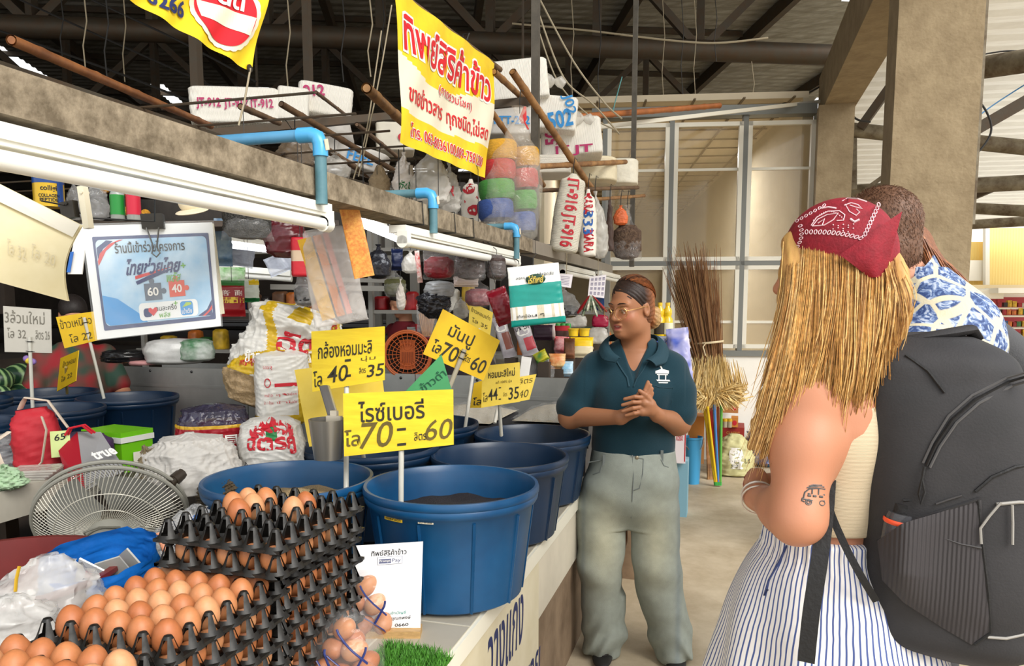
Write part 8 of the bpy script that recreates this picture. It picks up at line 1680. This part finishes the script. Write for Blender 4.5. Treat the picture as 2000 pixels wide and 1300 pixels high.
for i,(x,y,w,hh,col,nm)in enumerate(((640,668,40,14,(210,120,70),'orange'),(690,655,46,12,(200,110,60),'orange'),(725,664,40,16,(214,170,60),'yellow'),(745,678,34,14,(170,120,80),'brown'),(620,690,30,20,(206,40,50),'red'))):box('tray',x-w/2,x+w/2,y,y+hh,4.9,.2,'shallow tray of %s sweets behind the joss packet, %s along'%(nm,ORD[i]),'tray',mat('sweets_%d'%i,col,.6,var=.6,scale=40,bump=.5),group='sweet trays')
t=thing('display_steps','dark stepped display under the packets behind the steel trough','stand',(-1.2,4.5,.96))
for c,w,dp,x in STEPS:
 if c.z>1.0:m=MB();m.box((c.x,c.y+dp*.3,(c.z-.002+.96)/2),(w,max(.05,dp),c.z-.962));m.build('step',mat('dark_plank',(70,58,48)),t,smooth=False)
m=MB()
for y in ROD:m.tube([(-4.3,y,RODZ),(-1.12,y,RODZ)],.004,6)
for x in(-4.2,-1.7):m.beam((x,.6,RODZ-.012),(x,6.3,RODZ-.012),.02,.02)
structure(m.build('hanging_rods',STEEL))
for x,y in((-1.7,1.0),(-1.7,6.2),(-4.2,6.2),(-4.2,1.0)):m=MB();m.beam((x,y,RODZ),(x,y,6.0),.016,.016);structure(m.build('rod_hanger',STEEL,smooth=False))
of=PD(796,692,4.55);os_=4.55/F;ORG=mat('orange_fan_plastic',(206,102,46),.45,var=.1,scale=9);t=thing('orange_fan','orange box fan with round grille behind the price boards','fan',of-UPW*46*os_);MFo=TR(of,facecam(of))
m=MB();m.T=MFo@Matrix.Rotation(math.pi/2,4,'X')
for r in(46,43):m.tube([(r*os_*math.cos(a),r*os_*math.sin(a),0)for a in[2*math.pi*q/40 for q in range(41)]],2.6*os_,8)
m.build('rim',ORG,t);m=MB();m.T=MFo@Matrix.Rotation(math.pi/2,4,'X')
for r in(36,29,22):m.tube([(r*os_*math.cos(a),r*os_*math.sin(a),.01)for a in[2*math.pi*q/40 for q in range(41)]],.7*os_,5)
for q in range(24):a=2*math.pi*q/24;m.tube([(16*os_*math.cos(a),16*os_*math.sin(a),.012),(43*os_*math.cos(a),43*os_*math.sin(a),.004)],.7*os_,5)
m.build('grille',ORG,t)
m=MB();m.T=MFo;m.box((0,.03,0),(30*os_,.06,56*os_));m.lathe([(0,-.012),(7*os_,-.012),(8*os_,0)],16,(0,-.002,16*os_),Matrix.Rotation(math.pi/2,3,'X'));m.build('control_panel',ORG,t)
m=MB();m.T=MFo@Matrix.Rotation(math.pi/2,4,'X');m.lathe([(0,-.06),(42*os_,-.06),(44*os_,-.05),(44*os_,-.012)],32);m.build('fan_well',mat('dark_fan_well',(44,30,24),.6),t);m=MB();m.T=MFo
for q in range(7):m.box(((q-3)*3.4*os_,-.001,-6*os_),(1.4*os_,.004,22*os_))
m.build('louvre_slots',mat('dark_orange_slots',(140,62,26),.6),t)
for x,y,w,hh,mt,sd,lb,tl in((345,712,120,52,mat('white_shiny_bag',(222,222,220),.25,var=.15,scale=10,bump=.4,bscale=16),301,'white shiny plastic bundle lying along the steel trough',-.0),(385,706,70,46,mat('white_green_bag',(214,220,214),.3,var=.5,scale=6,rgb2=(40,120,60)),302,'white bag with green print beside the big rice sack',0),(245,708,92,26,mat('black_shiny_bag',(26,26,28),.2,bump=.6,bscale=22),303,'black shiny plastic bag on the trough below the poster',0),(282,712,60,10,mat('pink_cloth',(206,150,150),.7),304,'flat pink plastic sheet under the white bundle',0)):
 packet(x,y,w,hh,4.38,lb,mt,seed=sd,dep=.22,prof=PSACK,tilt=tl,n=2.3,cat='plastic bag',group='bags on the steel trough',rx=0)
def melon_mat():
 m=mat('watermelon_rind',(40,84,48),.35);n=m.node_tree.nodes;L=m.node_tree.links;tcn=n.new('ShaderNodeTexCoord');w=n.new('ShaderNodeTexWave');w.bands_direction='Y';w.inputs['Scale'].default_value=9;w.inputs['Distortion'].default_value=3;w.inputs['Detail'].default_value=3;L.new(tcn.outputs['Object'],w.inputs['Vector'])
 r=n.new('ShaderNodeValToRGB');r.color_ramp.elements[0].color=(*lin((26,54,36)),1);r.color_ramp.elements[1].color=(*lin((136,168,112)),1);r.color_ramp.elements[0].position=.35;L.new(w.outputs['Fac'],r.inputs[0]);L.new(r.outputs[0],n['Principled BSDF'].inputs['Base Color']);return m
WM=melon_mat()
for i,(x,y,w,hh,D,rz,lb)in enumerate(((42,735,36,26,4.7,.2,'largest striped watermelon behind the white price card'),(-2,742,26,24,4.5,.9,'striped watermelon at the picture edge'),(42,762,30,14,4.6,.0,'watermelon low behind the navy tub rim'),(86,757,26,10,4.7,.4,'small watermelon behind the slanted yellow card'),(0,768,22,16,4.4,.3,'watermelon lowest at the picture edge'))):
 q=PD(x,y,D);m=MB();m.ball(q,(w*D/F,hh*D/F*1.05,hh*D/F),24,16,Matrix.Rotation(rz,3,'Z'));tag(m.build('watermelon',WM),lb,'watermelon','watermelons')
t=thing('fruit_table','table under the watermelons at the far side','table',(-4.7,4.1,0));m=MB();m.box((-4.75,4.25,.82),(1.5,.9,.05));m.build('tabletop',mat('dark_plank',(70,58,48)),t,smooth=False)
for x in(-5.4,-4.1):m=MB();m.box((x,4.2,.4),(.06,.06,.8));m.build('leg',STEEL,t,smooth=False)
for i,(x,y)in enumerate(((52,700),(56,704),(64,706))):m=MB();m.ball(PD(x,y,4.5),.02,8,6);tag(m.build('flower',(mat('purple_flower',(150,120,190),.7),mat('yellow_flower',(226,200,60),.7),mat('purple_flower',(150,120,190)))[i]),'%s flower head above the watermelon'%('purple','yellow','second purple')[i],'flower')
# sellers behind the stall (partly hidden)
def seated(cx,cy,D,yaw,label,hair,cloth,skin=(196,140,108),sc=1.,arms=((-.22,-.16,.72),(.22,-.16,.72)),hidden=False):
 O=PD(cx,cy,D);z0=O.z-1.12*sc;M=TR((O.x,O.y,0),facecam(O,yaw));zh=O.z
 H=Head(Vector((0,-.02,zh)),rotm(0,math.radians(22)),sc);S_=SDF((-.38,-.42,-.01),(.38,.26,zh+.16),.008);H.add(S_);S_.limb(H.p(0,.03,-.05),(0,.03,zh-.17),.052,.06,.03)
 S_.loft([(.0,0,.02,.12,.10),(.4,0,.02,.15,.12),(zh-.62,0,.02,.16,.13),(zh-.42,0,.0,.16,.12),(zh-.25,0,.01,.16,.09),(zh-.18,0,.02,.07,.06)],.03)
 for q,(ax,ay,az)in zip((-1,1),arms):el=Vector((q*.25,-.05,zh-.50));hd=Vector((ax,ay-.12,zh-1.25+az));S_.limb((q*.17,.01,zh-.25),el,.055,.045,.03);S_.limb(el,hd,.043,.03,.02);S_.limb(hd,hd+(hd-el).normalized()*.07,.032,.022,.02)
 P,Q=S_.nets(1);b=link('person',np_mesh('person',P,Q,skin_colors(P,skin,H,(160,90,84))),SKIN,None,M);tag(b,label,'person')
 S2_=SDF((-.40,-.30,.0),(.40,.30,zh),.009);S2_.loft([(.05,0,.02,.20,.16),(.4,0,.02,.19,.15),(zh-.42,0,.0,.185,.145),(zh-.25,0,.01,.18,.11),(zh-.17,0,.02,.09,.08)],0)
 for q in(-1,1):S2_.limb((q*.17,.01,zh-.255),(q*.235,-.035,zh-.44),.072,.068,.03)
 sdf_obj(S2_,'clothes',cloth,b,M)
 S3_=SDF(np.array(H.c)-.17,np.array(H.c)+.17,.006);H.ell(S3_,(0,.016,.04),(.08,.097,.088),0);H.ell(S3_,(0,.05,-.03),(.07,.06,.075),.02);H.ell(S3_,(0,-.09,-.04),(.09,.062,.088),.006,'s')
 sdf_obj(S3_,'hair',HAIRM,b,M,hair);return b
FLO=mat('red_floral_cloth',(150,24,34),.75,var=1.,scale=7,rgb2=(40,70,56),detail=1)
seated(142,615,4.75,.15,'seller in a red floral dress bent behind the campaign poster',(40,34,32),FLO,arms=((-.16,-.22,.62),(.26,-.16,.66)))
seated(897,640,5.05,0,'seller with black hair just showing above the tilted yellow board',(20,18,18),mat('dark_blouse',(60,50,56),.8))
seated(786,590,6.6,-1.0,'far worker in a dark red shirt reaching over the sweet trays',(40,34,32),mat('dark_red_shirt',(110,20,32),.8),arms=((-.2,-.3,.75),(.2,-.1,.7)))
# the neighbouring stall beyond: shelves, beams, bright gaps
SHV=mat('grey_shelf_steel',(150,148,142),.5,metal=.2)
t=thing('goods_shelf','long grey metal shelf of the neighbouring stall','shelf',(-3.2,6.1,0))
for z in(1.05,1.42,1.95):m=MB();m.box((-3.2,6.25,z),(4.6,.5,.03));m.build('shelf_board',SHV,t,smooth=False)
for x in(-5.4,-4.2,-3.0,-1.9,-.95):m=MB();m.box((x,6.0,1.2),(.04,.04,2.4));m.build('upright',SHV,t,smooth=False)
rr=random.Random(77);cols=[('red',(176,34,40)),('yellow',(226,184,50)),('white',(226,222,212)),('green',(60,120,66)),('brown',(120,84,60)),('blue',(60,96,160)),('orange',(214,120,50)),('dark',(52,46,44))]
cnt={}
for row,z in(('lower',1.066),('middle',1.436)):
 x=-5.3
 while x<-.95:
  w=rr.uniform(.07,.16);hh=rr.uniform(.10,.24)if z>1.2 else rr.uniform(.08,.2)
  if rr.random()<.72:
   nm,c=rr.choice(cols);key=(row,nm);cnt[key]=cnt.get(key,0)+1;kk=cnt[key]
   if kk<=10:
    m=MB();b=Bag(w*.94,.14,hh,[(0,.95),(.05,1),(.5,1),(.92,.95),(1,.7,.4)],4,.02,rr.randint(0,999));M=TR((x+w/2,6.13,z),rr.uniform(-.15,.15));o=put(b,M,mat('shelf_goods_'+nm,c,.4,var=.45,scale=14,detail=1),'shelf_packet',nu=20,nv=10);tag(o,'%s packet on the %s far shelf, %s %s one along'%(nm,row,ORD[kk-1],nm),'packet','packets on the far shelf')
  x+=w+rr.uniform(.0,.04)
for i,(x,y,D,w,hh)in enumerate(((395,535,6.2,300,16),(660,560,6.4,260,10),(700,545,5.2,160,8))):
 A,B=PD(x-w/2,y,D),PD(x+w/2,y+4,D);m=MB();m.beam(A,B,.06,hh*D/F);structure(m.build('stall_rail',SHV,smooth=False))
for x in(740,765,812):q=PD(x,700,7.5);m=MB();m.beam((q.x,q.y,0),(q.x,q.y,2.6),.07,.07);structure(m.build('steel_post',SHV,smooth=False))
# beyond the hall: sunlit pale buildings, a red-shelved shop
YP=ribbed('yellow_corrugated_panel',(244,214,130),5.2,'X',1.,.5);WB=mat('sunlit_white_wall',(244,240,230),.8)
def plane(x0,x1,y0,y1,D,mt,nm,th=.1):
 P_=[PD(x,y,D)for x,y in((x0,y0),(x1,y0),(x1,y1),(x0,y1))];m=MB();m.slab(P_,FH*th);return structure(m.build(nm,mt,smooth=False))
plane(1840,2200,390,480,17.5,WB,'pale_facade',.3);plane(1840,1926,472,560,17.2,YP,'yellow_panel');plane(1932,2200,445,556,16.9,YP,'yellow_panel');plane(1845,1922,508,548,17.0,WB,'white_shop_sign');plane(1840,2200,556,566,16.6,mat('cream_trim',(226,208,170),.7),'facade_trim');plane(1840,1960,565,583,15.9,WB,'white_awning_edge',.8);plane(1950,2200,562,572,15.6,WB,'white_awning_edge',.8);plane(1925,1933,440,562,16.85,WB,'facade_post')
plane(1840,2200,580,720,18.4,mat('red_shop_wall',(150,34,44),.6),'red_shop_wall',.2)
SHW=mat('shop_shelf_white',(224,218,206),.5)
for k_,y in enumerate((602,617,640,660,680)):
 A,B=PD(1925,y,17.6),PD(2150,y,17.2);t=thing('shop_shelf','white shelf of the red shop across the road, %s from the top'%ORD[k_],'shelf',A,group='shelves of the red shop');m=MB();m.beam(A,B,.5,.04);m.build('board',SHW,t,smooth=False)
 for i in range(11):
  x=1932+9.5*i+rr.uniform(-2,2);nm,c=rr.choice(cols);hh=rr.uniform(7,14);q=PD(x,y-1,17.5-.03*i);m=MB();m.box(q+Vector((0,0,hh*17.5/F/2+.02)),(7*17.5/F,.15,hh*17.5/F));tag(m.build('shop_item',mat('shelf_goods_'+nm,c),smooth=False),'%s item on the red shop shelf, shelf %s, place %s'%(nm,ORD[k_],ORD[i]if i<10 else 'eleventh'),'packet','items on the red shop shelves')
box('display_box',1968,1990,632,668,12.5,.4,'light blue and yellow display box outside the red shop','box',mat('light_blue_box',(150,196,226),.5),[('▬',.5,.93,.95,.12,GOLDI,.02)],base=.55)
m=MB();m.beam(PD(1960,680,10),PD(2100,712,8.5),.1,.12);tag(m.build('teal_table_edge',mat('teal_table',(150,200,190),.5),smooth=False),'pale teal table edge outside behind the visitors','table')
